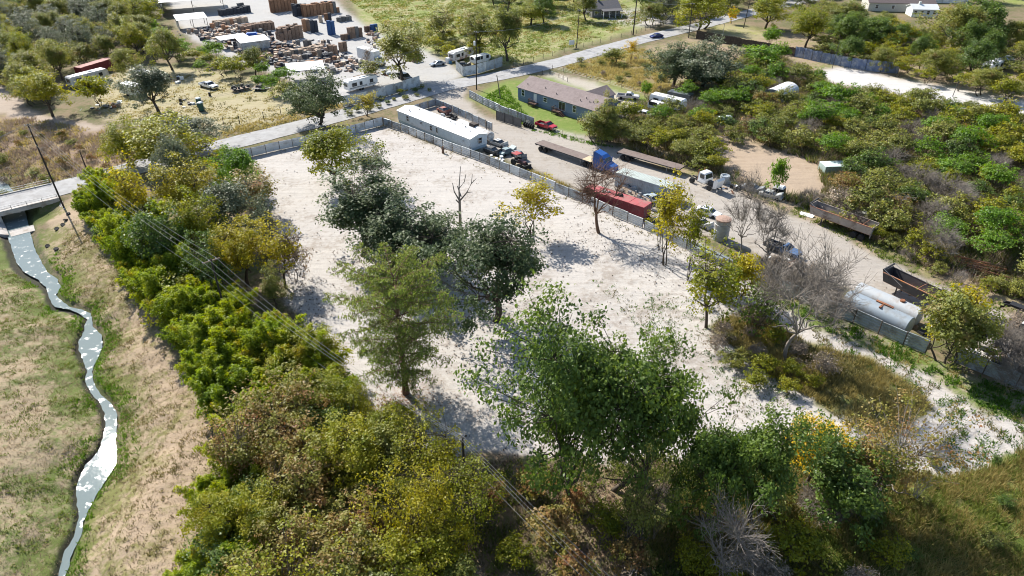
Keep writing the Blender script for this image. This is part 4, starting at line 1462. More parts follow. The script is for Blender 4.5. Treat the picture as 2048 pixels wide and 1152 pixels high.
def house(label, A, ang, L, W, h, rise, wallm, roofm, porch=False):
    t = thing('house', label, 'house', (A.x, A.y, 0), ang)
    MB().box(0, L, 0, W, 0, h).build('wall', wallm, t)
    r, g = gable_roof(t, 0, L, 0, W, h, rise, roofm, 0.4, 0.14)
    g.build('gable', wallm, t)
    MB().box(L * 0.3, L * 0.3 + 0.7, W * 0.5 - 0.35, W * 0.5 + 0.35, h, h + rise + 0.9).build('chimney', wallm, t)
    for k in range(4):
        window(t, (L * (k + 0.5) / 4, -0.03, 1.0), (0, -1, 0), 1.1, 1.3)
    window(t, (L + 0.03, W / 2, 1.0), (1, 0, 0), 1.1, 1.3)
    if porch:
        MB().hexa([(L * 0.3, -2.6, h - 0.5), (L, -2.6, h - 0.5), (L, 0, h - 0.1), (L * 0.3, 0, h - 0.1), (L * 0.3, -2.6, h - 0.36), (L, -2.6, h - 0.36), (L, 0, h + 0.04), (L * 0.3, 0, h + 0.04)]).build('porch_roof', roofm, t)
        for k in range(4):
            x = L * (0.32 + 0.22 * k)
            MB().box(x - 0.1, x + 0.1, -2.5, -2.3, 0, h - 0.48).build('porch_post', WHITE, t)
    return t


GREYH = mat('grey_house', (0.16, 0.16, 0.165), 0.8, var=0.1)
GREYR = mat('grey_roof', (0.10, 0.095, 0.10), 0.85, var=0.15)
house('grey house with dark roof and porch half hidden beyond the pasture trees', at(1184, 36), 0.25, 11, 8, 3, 2.0, GREYH, GREYR, True)
house('brown roofed house beyond the trees above the tarpaulin fence', at(1735, 22), -0.12, 24, 9, 3.2, 2.2, mat('cream_wall', (0.5, 0.48, 0.42), 0.8, var=0.08), mat('dark_brown_roof', (0.13, 0.10, 0.095), 0.85, var=0.15))
house('small pale house beside the end of the brown roofed one', at(1822, 34), -0.1, 9, 6, 2.8, 1.2, mat('pale_wall', (0.62, 0.64, 0.60), 0.8, var=0.08), WHITE_ROOF)
GH = at(1860, 6)
t = thing('greenhouse', 'long pale greenhouse roof with dark ribs behind the brown roofed house', 'greenhouse', at(1770, 4), -0.1)
MB().box(0, 32, 0, 8, 0, 2.6).build('wall', GALV, t)
r, g = gable_roof(t, 0, 32, 0, 8, 2.6, 1.6, mat('blue_white_sheet', (0.45, 0.55, 0.66), 0.4, var=0.08), 0.1, 0.08)
g.build('gable', GALV, t)
k_ = MB()
for k in range(13):
    k_.bar((32 * k / 12, -0.1, 2.7), (32 * k / 12, 4, 4.32), 0.16, 0.06)
k_.build('roof_rib', STEEL_D, r)
house('low pale building glimpsed behind trees on the far road bend', at(1405, 8), 0.3, 10, 6, 3, 1.4, GREYH, GALV_D)


def barn(label, A, ang, L, W, h, m, name='arched_shed'):
    t = thing(name, label, 'shed', (A.x, A.y, 0), ang)
    b = MB()
    n = 10
    R = W / 2
    pr = [(R - R * math.cos(math.pi * k / n), h * 0.55 + (h * 0.45) * math.sin(math.pi * k / n)) for k in range(n + 1)]
    for i in range(6):
        x0, x1 = L * i / 6 + 0.01, L * (i + 1) / 6 - 0.01
        for (y0, z0), (y1, z1) in zip(pr[:-1], pr[1:]):
            b.face((x0, y0, z0), (x1, y0, z0), (x1, y1, z1), (x0, y1, z1))
    b.build('roof', m, t)
    for y in (0.02, W - 0.12):
        MB().box(0, L, y, y + 0.1, 0, h * 0.55).build('wall', GALV_D, t)
    for x in (0.02, L - 0.02):
        MB().face(*([(x, 0, 0), (x, W, 0)] + [(x, y, z) for y, z in pr[::-1]])).build('end_wall', GALV_D, t)
    return t


barn('rounded silver sheet shed deep in the olive thicket', at(1560, 212), A44, 9, 5, 3.6, WHITE_S)
# ---------------------------------------------------------------- vehicles
_paint = {}


def paint(name, c, rough=0.3, dirt=0.2, metal=0.0):
    return mat('paint_' + name, c, rough, metal, var=0.06, scale=0.8, dirt=tuple(0.55 * x + 0.08 for x in c), dirt_amt=dirt)


def wheel_mesh(r, w, dual=False):
    key = ('wheel', r, w)
    if key not in _paint:
        t = MB().lathe([(r * 0.58, -w / 2), (r * 0.9, -w / 2), (r, -w * 0.32), (r, w * 0.32), (r * 0.9, w / 2), (r * 0.58, w / 2)], 'y', 16).mesh('wheel', TYRE, True)
        m = MB().lathe([(0.02, -w * 0.36), (r * 0.32, -w * 0.40), (r * 0.36, -w * 0.30), (r * 0.56, -w * 0.42), (r * 0.60, -w * 0.46)], 'y', 12)
        m.lathe([(r * 0.60, w * 0.46), (r * 0.56, w * 0.42), (r * 0.36, w * 0.30), (r * 0.32, w * 0.40), (0.02, w * 0.36)], 'y', 12)
        _paint[key] = (t, m.mesh('rim', RIM, True))
    return _paint[key]


def wheel(t, x, y, r, w, name='wheel'):
    tm, rm = wheel_mesh(r, w)
    o = link(name, tm, t)
    o.location = (x, y, r)
    q = link('rim', rm, o)
    return o


def put(a, b, z=0.0):
    """Centre and heading of a vehicle whose rear and front stand at survey points a and b."""
    A, B = zpt(*a), zpt(*b)
    return (A + B) / 2, along(A, B)


def pickup(label, a, b, m, bedm=None, L=5.7, crew=True, load=None, cap=None, group=None):
    c, rz = put(a, b)
    t = thing('pickup_truck', label, 'pickup', (c.x, c.y, ground_z(c) + 0.0), rz, group)
    W = 1.0
    xr, xf = -L / 2, L / 2
    cab0 = -0.55 if crew else 0.1                 # rear of the cab
    cab1 = 1.35
    b_ = MB()
    # lower body with a hood
    b_.prism([(cab0, 0.5), (xf - 0.12, 0.5), (xf, 0.62), (xf - 0.02, 1.02), (xf - 0.35, 1.10), (cab1, 1.16), (cab0, 1.14)], -W + 0.02, W - 0.02, [0.03, 0.05, 0.08, 0.10, 0.10, 0.03, 0.0])
    b_.build('body', m, t)
    bd = MB()
    bd.box(xr + 0.05, cab0 - 0.04, -W + 0.02, -W + 0.12, 0.55, 1.14).box(xr + 0.05, cab0 - 0.04, W - 0.12, W - 0.02, 0.55, 1.14)
    bd.box(xr + 0.05, cab0 - 0.04, -W + 0.12, W - 0.12, 0.55, 0.70).box(xr + 0.02, xr + 0.10, -W + 0.04, W - 0.04, 0.56, 1.13).box(cab0 - 0.14, cab0 - 0.04, -W + 0.12, W - 0.12, 0.7, 1.15)
    bd.build('bed', bedm or m, t)
    MB().box(xr + 0.12, cab0 - 0.15, -W + 0.13, W - 0.13, 0.702, 0.72).build('bed_liner', STEEL_D, t)
    g = MB()
    g.hexa([(cab0 + 0.04, -W + 0.06, 1.15), (cab1 + 0.05, -W + 0.06, 1.15), (cab1 + 0.05, W - 0.06, 1.15), (cab0 + 0.04, W - 0.06, 1.15), (cab0 + 0.20, -W + 0.22, 1.68), (cab1 - 0.62, -W + 0.22, 1.68), (cab1 - 0.62, W - 0.22, 1.68), (cab0 + 0.20, W - 0.22, 1.68)])
    gl = g.build('glasshouse', GLASS, t)
    r = MB()
    r.hexa([(cab0 + 0.16, -W + 0.19, 1.66), (cab1 - 0.56, -W + 0.19, 1.66), (cab1 - 0.56, W - 0.19, 1.66), (cab0 + 0.16, W - 0.19, 1.66), (cab0 + 0.24, -W + 0.27, 1.76), (cab1 - 0.70, -W + 0.27, 1.76), (cab1 - 0.70, W - 0.27, 1.76), (cab0 + 0.24, W - 0.27, 1.76)])
    for s in (-1, 1):
        for (x0, x1) in ((cab0 + 0.02, cab0 + 0.18), (cab1 + 0.05, cab1 - 0.6)) + (((cab0 + cab1) / 2 - 0.12, (cab0 + cab1) / 2 - 0.12),):
            r.bar((x0, s * (W - 0.05), 1.14), (x1, s * (W - 0.21), 1.69), 0.09, 0.07)
    r.build('cab', m, t)
    for x in (xr + 1.15, xf - 0.95):
        for s in (-1, 1):
            wheel(t, x, s * (W - 0.10), 0.39, 0.26)
    MB().box(xf - 0.06, xf + 0.12, -W + 0.06, W - 0.06, 0.45, 0.66).build('front_bumper', CHROME, t)
    MB().box(xr - 0.10, xr + 0.06, -W + 0.08, W - 0.08, 0.48, 0.64).build('rear_bumper', CHROME, t)
    MB().box(xf - 0.06, xf + 0.03, -0.55, 0.55, 0.70, 0.98).build('grille', STEEL_D, t)
    for s in (-1, 1):
        MB().box(xf - 0.09, xf + 0.02, s * 0.72 - 0.14, s * 0.72 + 0.14, 0.74, 0.95).build('headlight', LAMP, t)
        MB().box(xr + 0.0, xr + 0.06, s * 0.88 - 0.07, s * 0.88 + 0.07, 0.78, 1.08).build('tail_light', RED_L, t)
        MB().box(cab1 - 0.22, cab1 - 0.08, s * 1.12 - 0.10, s * 1.12 + 0.10, 1.16, 1.34).build('mirror', m, t)
    if load:
        rng = random.Random(77)
        q = MB()
        for k in range(9):
            x, y = rng.uniform(xr + 0.5, cab0 - 0.5), rng.uniform(-0.6, 0.6)
            q.bar((x - 0.4, y, 0.8 + 0.06 * k), (x + 0.45, y + rng.uniform(-0.4, 0.4), 0.95 + 0.06 * k), 0.14)
        for s in (-1, 1):
            q.bar((xr + 0.3, s * 0.9, 1.1), (xr + 0.3, s * 0.9, 1.75), 0.06).bar((cab0 - 0.2, s * 0.9, 1.1), (cab0 - 0.2, s * 0.9, 1.75), 0.06).bar((xr + 0.3, s * 0.9, 1.72), (cab0 - 0.2, s * 0.9, 1.72), 0.06)
        q.build('bed_rack', STEEL_D, t)
    return t


def car(label, a, b, m, L=4.6, suv=False, roofm=None, sunroof=False, name=None):
    c, rz = put(a, b)
    t = thing(name or ('suv' if suv else 'car'), label, 'car', (c.x, c.y, ground_z(c)), rz)
    W, h1, h2 = (0.95, 1.0, 1.75) if suv else (0.9, 0.88, 1.42)
    xr, xf = -L / 2, L / 2
    MB().prism([(xr, 0.45), (xr + 0.15, 0.32), (xf - 0.2, 0.30), (xf, 0.42), (xf - 0.04, 0.68), (xf - 0.35, h1 - 0.12), (xf - 1.25, h1), (xr + 0.9, h1 + 0.02), (xr + 0.12, h1), (xr, 0.8)], -W, W, [0.12, 0.05, 0.06, 0.18, 0.16, 0.10, 0.03, 0.03, 0.10, 0.12]).build('body', m, t, True)
    x0, x1 = (xr + 0.10, xf - 1.15) if suv else (xr + 0.55, xf - 1.15)
    u0, u1 = (x0 + 0.35, x1 - 0.75) if suv else (x0 + 0.75, x1 - 0.8)
    MB().hexa([(x0, -W + 0.06, h1 - 0.02), (x1, -W + 0.06, h1 - 0.02), (x1, W - 0.06, h1 - 0.02), (x0, W - 0.06, h1 - 0.02), (u0, -W + 0.24, h2 - 0.05), (u1, -W + 0.24, h2 - 0.05), (u1, W - 0.24, h2 - 0.05), (u0, W - 0.24, h2 - 0.05)]).build('glasshouse', GLASS, t)
    r = MB()
    r.hexa([(u0 - 0.04, -W + 0.21, h2 - 0.07), (u1 + 0.05, -W + 0.21, h2 - 0.07), (u1 + 0.05, W - 0.21, h2 - 0.07), (u0 - 0.04, W - 0.21, h2 - 0.07), (u0 + 0.08, -W + 0.30, h2), (u1 - 0.1, -W + 0.30, h2), (u1 - 0.1, W - 0.30, h2), (u0 + 0.08, W - 0.30, h2)])
    for s in (-1, 1):
        for (p, q) in ((x0, u0), (x1, u1), ((x0 + x1) / 2, (u0 + u1) / 2)):
            r.bar((p, s * (W - 0.055), h1 - 0.03), (q, s * (W - 0.23), h2 - 0.05), 0.08, 0.06)
    r.build('roof', roofm or m, t)
    if sunroof:
        MB().box(u0 + 0.5, u0 + 1.05, -0.42, 0.42, h2 - 0.01, h2 + 0.012).build('sunroof', GLASS, t)
    for x in (xr + 0.85, xf - 0.9):
        for s in (-1, 1):
            wheel(t, x, s * (W - 0.11), 0.33 if not suv else 0.37, 0.22)
    for s in (-1, 1):
        MB().box(xf - 0.16, xf + 0.01, s * 0.62 - 0.16, s * 0.62 + 0.16, 0.60, 0.74).build('headlight', LAMP, t)
        MB().box(xr - 0.01, xr + 0.1, s * 0.68 - 0.14, s * 0.68 + 0.14, 0.70, 0.85).build('tail_light', RED_L, t)
    MB().box(xf - 0.14, xf + 0.04, -0.7, 0.7, 0.34, 0.5).build('front_bumper', m, t)
    return t


def caravan(label, a, b, W=2.4, h=3.0, m=None, stripe=True, L=None, junk=False):
    A, B = zpt(*a), zpt(*b)
    rz = along(A, B)
    L = L or (B - A).length
    t = thing('travel_trailer', label, 'caravan', (A.x, A.y, ground_z(A)), rz)
    m = m or WHITE
    MB().prism([(0.0, 0.75), (0.1, 0.6), (L - 0.9, 0.6), (L, 1.3), (L - 0.15, h - 0.25), (L - 0.5, h), (0.3, h), (0, h - 0.25)], 0, W, [0.03] * 8).build('body', m, t)
    MB().box(0.25, L - 0.55, 0.08, W - 0.08, h + 0.003, h + 0.06).build('roof', WHITE_ROOF, t)
    for k in range(2):
        MB().box(1.5 + 2.6 * k, 2.1 + 2.6 * k, W / 2 - 0.3, W / 2 + 0.3, h + 0.06, h + 0.22, 0.05).build('roof_vent', STEEL if k else WHITE, t)
    MB().box(L * 0.55, L * 0.55 + 0.9, W * 0.3, W * 0.3 + 0.8, h + 0.06, h + 0.34, 0.06).build('air_conditioner', WHITE, t)
    for x, w in ((L * 0.2, 1.3), (L * 0.42, 0.7), (L * 0.78, 0.9)):
        window(t, (x, -0.0, 1.5), (0, -1, 0), w, 0.8, STEEL_D)
    window(t, (-0.0, W / 2, 1.6), (-1, 0, 0), 1.2, 0.7, STEEL_D)
    MB().box(L * 0.6, L * 0.6 + 0.7, -0.04, 0.03, 0.7, 2.6).build('door', m, t)
    if stripe:
        s = MB()
        s.box(0.3, L - 0.9, -0.012, 0.0, 1.14, 1.24).box(0.3, L - 0.9, -0.012, 0.0, 1.0, 1.05)
        s.build('stripe', STEEL_D, t)
    for x in (L * 0.38, L * 0.38 + 0.85):
        for y in (0.15, W - 0.15):
            wheel(t, x, y, 0.36, 0.22)
    MB().bar((L - 0.3, W / 2, 0.55), (L + 1.1, W / 2, 0.5), 0.12).build('hitch', STEEL_D, t)
    return t


def tyres4(t, x, W, r=0.52, w=0.28):
    for s in (-1, 1):
        wheel(t, x, s * (W / 2 - 0.14), r, w)
        wheel(t, x, s * (W / 2 - 0.46), r, w)


def flatbed(label, A, rz, L, W=2.55, deckm=None, front_light=True):
    """Semi flatbed: rear at A (rear left corner on the ground), deck along +x, centred on y."""
    t = thing('flatbed_trailer', label, 'trailer', (A.x, A.y, 0), rz)
    dm = deckm or mat('worn_deck', (0.19, 0.145, 0.125), 0.85, var=0.2, scale=0.6, dirt=(0.14, 0.10, 0.085), dirt_amt=0.4)
    n = 11
    lm = mat('new_boards', (0.50, 0.39, 0.25), 0.8, var=0.15)
    for k in range(n):
        y0 = -W / 2 + W * k / n
        x1 = L * (0.85 if front_light else 1.0)
        MB().box(0.1, x1, y0 + 0.006, y0 + W / n - 0.006, 1.42, 1.47).build('deck_board', dm, t)
        if front_light:
            MB().box(x1 + 0.01, L - 0.05, y0 + 0.006, y0 + W / n - 0.006, 1.42, 1.47).build('deck_board', lm, t)
    f = MB()
    for s in (-1, 1):
        f.box(0, L, s * W / 2 - 0.05, s * W / 2 + 0.05, 1.26, 1.46)
        f.prism([(0.3, 0.98), (L * 0.72, 0.98), (L * 0.78, 1.2), (L - 0.1, 1.2), (L - 0.1, 1.41), (0.3, 1.41)], s * 0.5 - 0.07, s * 0.5 + 0.07)
    f.box(0, 0.1, -W / 2, W / 2, 1.22, 1.46).box(L - 0.1, L, -W / 2, W / 2, 1.22, 1.46)
    for k in range(20):
        x = 0.6 + (L - 1.2) * k / 19
        f.box(x - 0.04, x + 0.04, -W / 2 + 0.05, W / 2 - 0.05, 1.28, 1.41)
    f.build('frame', STEEL_D, t)
    for x in (1.4, 2.65):
        tyres4(t, x, W)
        MB().tube([(x, -1.0, 0.52), (x, 1.0, 0.52)], 0.09, 6).build('axle', STEEL_D, t)
    for s in (-1, 1):
        MB().box(L - 3.0, L - 2.85, s * 0.75 - 0.08, s * 0.75 + 0.08, 0.12, 1.1).box(L - 3.1, L - 2.75, s * 0.75 - 0.16, s * 0.75 + 0.16, 0.06, 0.12).build('landing_leg', STEEL, t)
        MB().box(0.02, 0.14, s * 0.9 - 0.2, s * 0.9 + 0.2, 0.95, 1.2).build('mud_flap', BLACK, t)
    return t


# blue tractor and flatbed, and the second flatbed
fA = at(1078, 283, 1.47)
flatbed('long brown decked flatbed trailer with pale front boards hitched to the blue truck', fA, math.radians(-43.5), 14.9)
t = thing('semi_truck', 'blue semi tractor unit with sleeper cab hitched to the flatbed', 'truck', (fA.x, fA.y, 0), math.radians(-43.5))
BLUEP = paint('blue', (0.018, 0.085, 0.30), 0.25, 0.1)
X0 = 12.6
f = MB()
for s in (-1, 1):
    f.box(X0, X0 + 7.6, s * 0.42 - 0.06, s * 0.42 + 0.06, 0.75, 1.0)
f.build('chassis', STEEL_D, t)
X1 = X0 + 2.75
MB().prism([(X1, 1.05), (X1 + 3.0, 1.05), (X1 + 3.0, 2.2), (X1 + 2.55, 2.9), (X1 + 1.9, 3.35), (X1 + 0.1, 3.75), (X1, 3.6)], -1.15, 1.15, [0.02, 0.02, 0.04, 0.10, 0.22, 0.30, 0.12]).build('sleeper_cab', BLUEP, t)
MB().prism([(X1 + 3.02, 0.75), (X1 + 4.75, 0.70), (X1 + 4.85, 1.0), (X1 + 4.70, 1.62), (X1 + 3.02, 2.05)], -1.02, 1.02, [0.0, 0.12, 0.18, 0.20, 0.02]).build('hood', BLUEP, t)
MB().hexa([(X1 + 3.04, -0.98, 2.08), (X1 + 3.06, -0.98, 2.08), (X1 + 3.06, 0.98, 2.08), (X1 + 3.04, 0.98, 2.08), (X1 + 2.56, -0.9, 2.88), (X1 + 2.62, -0.9, 2.88), (X1 + 2.62, 0.9, 2.88), (X1 + 2.56, 0.9, 2.88)]).build('windscreen', GLASS, t)
for s in (-1, 1):
    MB().box(X1 + 1.7, X1 + 2.6, s * 1.12 - 0.025, s * 1.12 + 0.025, 2.1, 2.75).build('side_window', GLASS, t)
    MB().tube([(X1 - 0.2, s * 0.95, 1.0), (X1 - 0.2, s * 0.95, 3.7)], 0.09, 8).build('exhaust_stack', CHROME, t)
    MB().box(X1 + 0.2, X1 + 2.6, s * 1.12 - 0.06, s * 1.12 + 0.06, 0.45, 1.04).build('side_skirt', BLUEP, t)
    MB().box(X1 + 4.6, X1 + 4.86, s * 0.8 - 0.14, s * 0.8 + 0.14, 1.0, 1.22).build('headlight', LAMP, t)
    MB().box(X1 + 2.7, X1 + 2.8, s * 1.35 - 0.12, s * 1.35 + 0.12, 2.0, 2.7).build('mirror', BLUEP, t)
    wheel(t, X1 + 3.9, s * 1.0, 0.52, 0.3)
    MB().prism([(X1 + 3.2, 0.9), (X1 + 3.45, 1.2), (X1 + 4.35, 1.2), (X1 + 4.6, 0.9)], s * 1.08 - 0.12, s * 1.08 + 0.12).build('fender', BLUEP, t)
MB().box(X1 + 4.75, X1 + 4.98, -1.1, 1.1, 0.42, 0.78).build('front_bumper', CHROME, t)
for x in (X0 + 0.7, X0 + 1.95):
    tyres4(t, x, 2.45)
hb = MB()
for k in range(7):
    y = -1.2 + 0.4 * k
    hb.bar((X0 + 2.3, y, 1.47), (X0 + 2.3, y, 2.75), 0.06)
hb.bar((X0 + 2.3, -1.25, 2.75), (X0 + 2.3, 1.25, 2.75), 0.08).bar((X0 + 2.3, -1.25, 2.1), (X0 + 2.3, 1.25, 2.1), 0.06)
hb.build('headboard', CHROME, t)

fB = at(1240, 300, 1.47)
flatbed('bare brown flatbed trailer parked along the thicket edge', fB, math.radians(-39.5), 14.3, front_light=False)

# white truck with its bonnet tipped forward
c, rz = put((1392, 362), (1450, 388))
t = thing('hooded_truck', 'white truck cab with its bonnet tipped open', 'truck', (c.x - 1.4, c.y + 1.3, 0), rz)
f = MB()
for s in (-1, 1):
    f.box(-2.6, 4.6, s * 0.42 - 0.06, s * 0.42 + 0.06, 0.7, 0.95)
f.build('chassis', STEEL_D, t)
MB().prism([(-0.2, 1.0), (1.6, 1.0), (1.6, 1.9), (1.35, 2.75), (0.0, 2.8), (-0.2, 2.6)], -1.1, 1.1, [0, 0, 0.03, 0.14, 0.16, 0.1]).build('cab', WHITE, t)
MB().box(-0.1, 1.3, -1.0, 1.0, 2.78, 2.9, 0.1).build('roof', WHITE_ROOF, t)
MB().hexa([(1.6, -0.95, 1.9), (1.66, -0.95, 1.9), (1.66, 0.95, 1.9), (1.6, 0.95, 1.9), (1.34, -0.85, 2.68), (1.42, -0.85, 2.68), (1.42, 0.85, 2.68), (1.34, 0.85, 2.68)]).build('windscreen', GLASS, t)
for s in (-1, 1):
    MB().box(0.25, 1.25, s * 1.07 - 0.03, s * 1.07 + 0.03, 1.85, 2.6).build('side_window', GLASS, t)
    wheel(t, 2.6, s * 0.95, 0.5, 0.28)
    MB().tube([(-0.4, s * 0.8, 0.9), (-0.4, s * 0.8, 3.2)], 0.07, 8).build('exhaust_stack', RUST, t)
MB().box(1.7, 3.0, -0.4, 0.4, 0.85, 1.5, 0.05).build('engine', STEEL_D, t)
MB().prism([(3.5, 0.75), (4.1, 0.85), (4.5, 2.35), (4.15, 2.75), (3.55, 2.2)], -1.05, 1.05, [0.02, 0.12, 0.14, 0.05, 0.0]).build('bonnet', WHITE, t)
MB().box(4.5, 4.75, -1.1, 1.1, 0.45, 0.75).build('front_bumper', CHROME, t)
tyres4(t, -1.6, 2.4)


def container(label, A, rz, L, W, H, m, roofm, ribs=40, name='shipping_container', rib_d=0.035, door=True, roof_ribs=True):
    t = thing(name, label, 'container', (A.x, A.y, 0), rz)
    for y, d in ((0, -1), (W, 1)):
        s_ = MB()
        P = []
        n = ribs * 2
        for k in range(n + 1):
            x = 0.08 + (L - 0.16) * k / n
            o = (rib_d if (k // 1) % 2 else 0)
            P.append((x, y - d * o))
        for k in range(n):
            s_.face((P[k][0], P[k][1], 0.18), (P[k + 1][0], P[k + 1][1], 0.18), (P[k + 1][0], P[k + 1][1], H - 0.1), (P[k][0], P[k][1], H - 0.1))
        s_.build('side_wall', m, t)
    e = MB()
    e.box(0, 0.06, 0.06, W - 0.06, 0.1, H - 0.06)
    e.build('end_wall', m, t)
    fr = MB()
    for x in (0, L - 0.1):
        for y in (0, W - 0.1):
            fr.box(x, x + 0.1, y - 0.01, y + 0.11, 0.05, H - 0.11)
    for y in (0, W - 0.1):
        fr.box(0.1, L - 0.1, y - 0.012, y + 0.112, H - 0.11, H).box(0.1, L - 0.1, y - 0.012, y + 0.112, 0.05, 0.18)
    fr.build('frame', m, t)
    r = MB()
    n = 60 if roof_ribs else 8
    for k in range(n):
        x0, x1 = L * k / n, L * (k + 1) / n
        z = H + (0.035 if k % 2 else 0.005)
        r.hexa([(x0, 0.02, H - 0.1), (x1, 0.02, H - 0.1), (x1, W - 0.02, H - 0.1), (x0, W - 0.02, H - 0.1), (x0 + 0.03, 0.02, z), (x1 - 0.03, 0.02, z), (x1 - 0.03, W - 0.02, z), (x0 + 0.03, W - 0.02, z)])
    r.build('roof', roofm, t)
    if door:
        for k in range(2):
            d = MB().box(L - 0.07, L - 0.01, 0.1 + k * (W / 2 - 0.05), W / 2 - 0.02 + k * (W / 2 - 0.08), 0.18, H - 0.12).build('door', m, t)
            for y in (0.35, 0.8):
                yy = y + k * (W / 2 - 0.05)
                MB().tube([(L + 0.02, yy, 0.2), (L + 0.02, yy, H - 0.15)], 0.025, 5).build('lock_rod', STEEL, d)
    return t


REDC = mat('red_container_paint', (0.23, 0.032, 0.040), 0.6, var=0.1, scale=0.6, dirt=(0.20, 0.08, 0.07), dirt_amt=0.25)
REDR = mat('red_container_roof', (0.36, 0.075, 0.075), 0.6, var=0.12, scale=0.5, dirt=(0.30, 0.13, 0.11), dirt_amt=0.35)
cR = at(1167, 376, 2.7)
YR = math.radians(-39.8)
container('long red container behind the sheet fence with rags on its roof', cR, YR, 12.5, 2.6, 2.7, REDC, REDR, 30, roof_ribs=False)
M_, Rm = Matrix.Rotation(YR, 4, 'Z'), None


def on_roof(x, y, z):
    v = M_ @ Vector((x, y, 0))
    return Vector((cR.x + v.x, cR.y + v.y, z))


rng = random.Random(8)
for nm, x, y, m, lab in (('rag_heap', 3.9, 1.3, mat('pale_cloth', (0.6, 0.58, 0.55), 0.9, var=0.2), 'heap of pale rags lying on the red container roof'), ('scrap_heap', 6.6, 1.4, BLACK, 'dark heap of scrap lying on the red container roof')):
    b = MB()
    for k in range(9):
        p = (rng.uniform(-0.6, 0.6), rng.uniform(-0.5, 0.5))
        s = rng.uniform(0.12, 0.3)
        b.hexa([(p[0] - s, p[1] - s, 0), (p[0] + s, p[1] - s * 0.6, 0), (p[0] + s * 0.8, p[1] + s, 0), (p[0] - s, p[1] + s, 0), (p[0] - s * 0.5, p[1] - s * 0.5, s * 1.3), (p[0] + s * 0.6, p[1] - s * 0.3, s), (p[0] + s * 0.4, p[1] + s * 0.6, s * 0.8), (p[0] - s * 0.5, p[1] + s * 0.5, s)])
    o = b.build(nm, m)
    o.location = on_roof(x, y, 2.74)
    tag(o, lab, 'rags' if nm[0] == 'r' else 'scrap')
cW = at(1231, 345, 2.75)
container('grey ribbed container with pale corrugated roof beside the blue truck', cW, math.radians(-39.4), 12.4, 2.9, 2.75, mat('grey_container_paint', (0.36, 0.41, 0.44), 0.5, 0.2, var=0.12, scale=0.7, dirt=(0.25, 0.26, 0.26), dirt_amt=0.3), mat('pale_green_roof', (0.46, 0.50, 0.46), 0.6, var=0.08, dirt=(0.37, 0.39, 0.36), dirt_amt=0.3), 34)


# ---------------------------------------------------------------- tip trailers
def tip_trailer(label, A, rz, L, wallm, inm, W=2.5, h=1.38, zb=1.45, wheels=True, tarp_arm=True):
    """Open-topped end-dump trailer; A under the front near corner, x towards the tail."""
    t = thing('dump_trailer', label, 'trailer', (A.x, A.y, 0), rz)
    th = 0.07
    for s in (-1, 1):
        b = MB()
        b.hexa([(0.3, s * (W / 2 - 0.22) - th / 2, zb), (L, s * (W / 2 - 0.22) - th / 2, zb), (L, s * (W / 2 - 0.22) + th / 2, zb), (0.3, s * (W / 2 - 0.22) + th / 2, zb),
                (0, s * W / 2 - th / 2, zb + h), (L, s * W / 2 - th / 2, zb + h), (L, s * W / 2 + th / 2, zb + h), (0, s * W / 2 + th / 2, zb + h)])
        b.build('side_wall', wallm, t)
    MB().box(0.25, L, -W / 2 + 0.2, W / 2 - 0.2, zb - 0.05, zb + 0.04).build('floor', inm, t)
    MB().hexa([(0.3, -W / 2 + 0.2, zb), (0.4, -W / 2 + 0.2, zb), (0.4, W / 2 - 0.2, zb), (0.3, W / 2 - 0.2, zb), (-0.1, -W / 2, zb + h + 0.25), (0.0, -W / 2, zb + h + 0.25), (0.0, W / 2, zb + h + 0.25), (-0.1, W / 2, zb + h + 0.25)]).build('front_wall', wallm, t)
    MB().box(L, L + 0.08, -W / 2 + 0.02, W / 2 - 0.02, zb - 0.1, zb + h).build('tailgate', wallm, t)
    for s in (-1, 1):
        MB().bar((0, s * W / 2, zb + h + 0.05), (L, s * W / 2, zb + h + 0.05), 0.13, 0.11).build('top_rail', inm if s < 0 else wallm, t)
        for k in range(5):
            x = 0.9 + (L - 1.3) * k / 4
            MB().bar((x, s * (W / 2 - 0.24), zb), (x, s * (W / 2 + 0.03), zb + h), 0.10).build('side_rib', wallm, t)
        MB().box(0.6, L + 0.1, s * 0.45 - 0.07, s * 0.45 + 0.07, zb - 0.33, zb - 0.06).build('chassis_beam', STEEL_D, t)
        MB().box(2.3, 2.45, s * 0.8 - 0.08, s * 0.8 + 0.08, 0.1, zb - 0.1).build('landing_leg', STEEL_D, t)
        MB().bar((L, s * 1.0, 0.9), (L + 0.15, s * 1.05, zb + h * 0.7), 0.12).build('tail_bracket', STEEL, t)
    for k in range(3):
        x = L * (0.45 + 0.2 * k)
        MB().tube([(x, -W / 2, zb + h), (x, 0, zb + h + 0.05), (x, W / 2, zb + h)], 0.035, 5).build('cross_brace', inm, t)
    if tarp_arm:
        MB().tube([(L * 0.28, -W / 2 - 0.1, zb + h * 0.5), (-0.05, -W / 2, zb + h + 0.55)], 0.04, 5).build('tarp_arm', STEEL, t)
        MB().tube([(L * 0.28, W / 2 + 0.1, zb + h * 0.5), (-0.05, W / 2, zb + h + 0.75)], 0.04, 5).build('tarp_arm', STEEL, t)
        MB().tube([(-0.05, -W / 2, zb + h + 0.4), (-0.05, W / 2, zb + h + 0.6)], 0.14, 7).build('tarp_roll', STEEL_D, t)
    if wheels:
        for x in (L - 2.6, L - 1.3):
            tyres4(t, x, W)
    MB().tube([(0.8, 0, zb - 0.2), (0.9, 0, zb + h * 0.6)], 0.16, 8).build('hoist', STEEL_D, t)
    return t


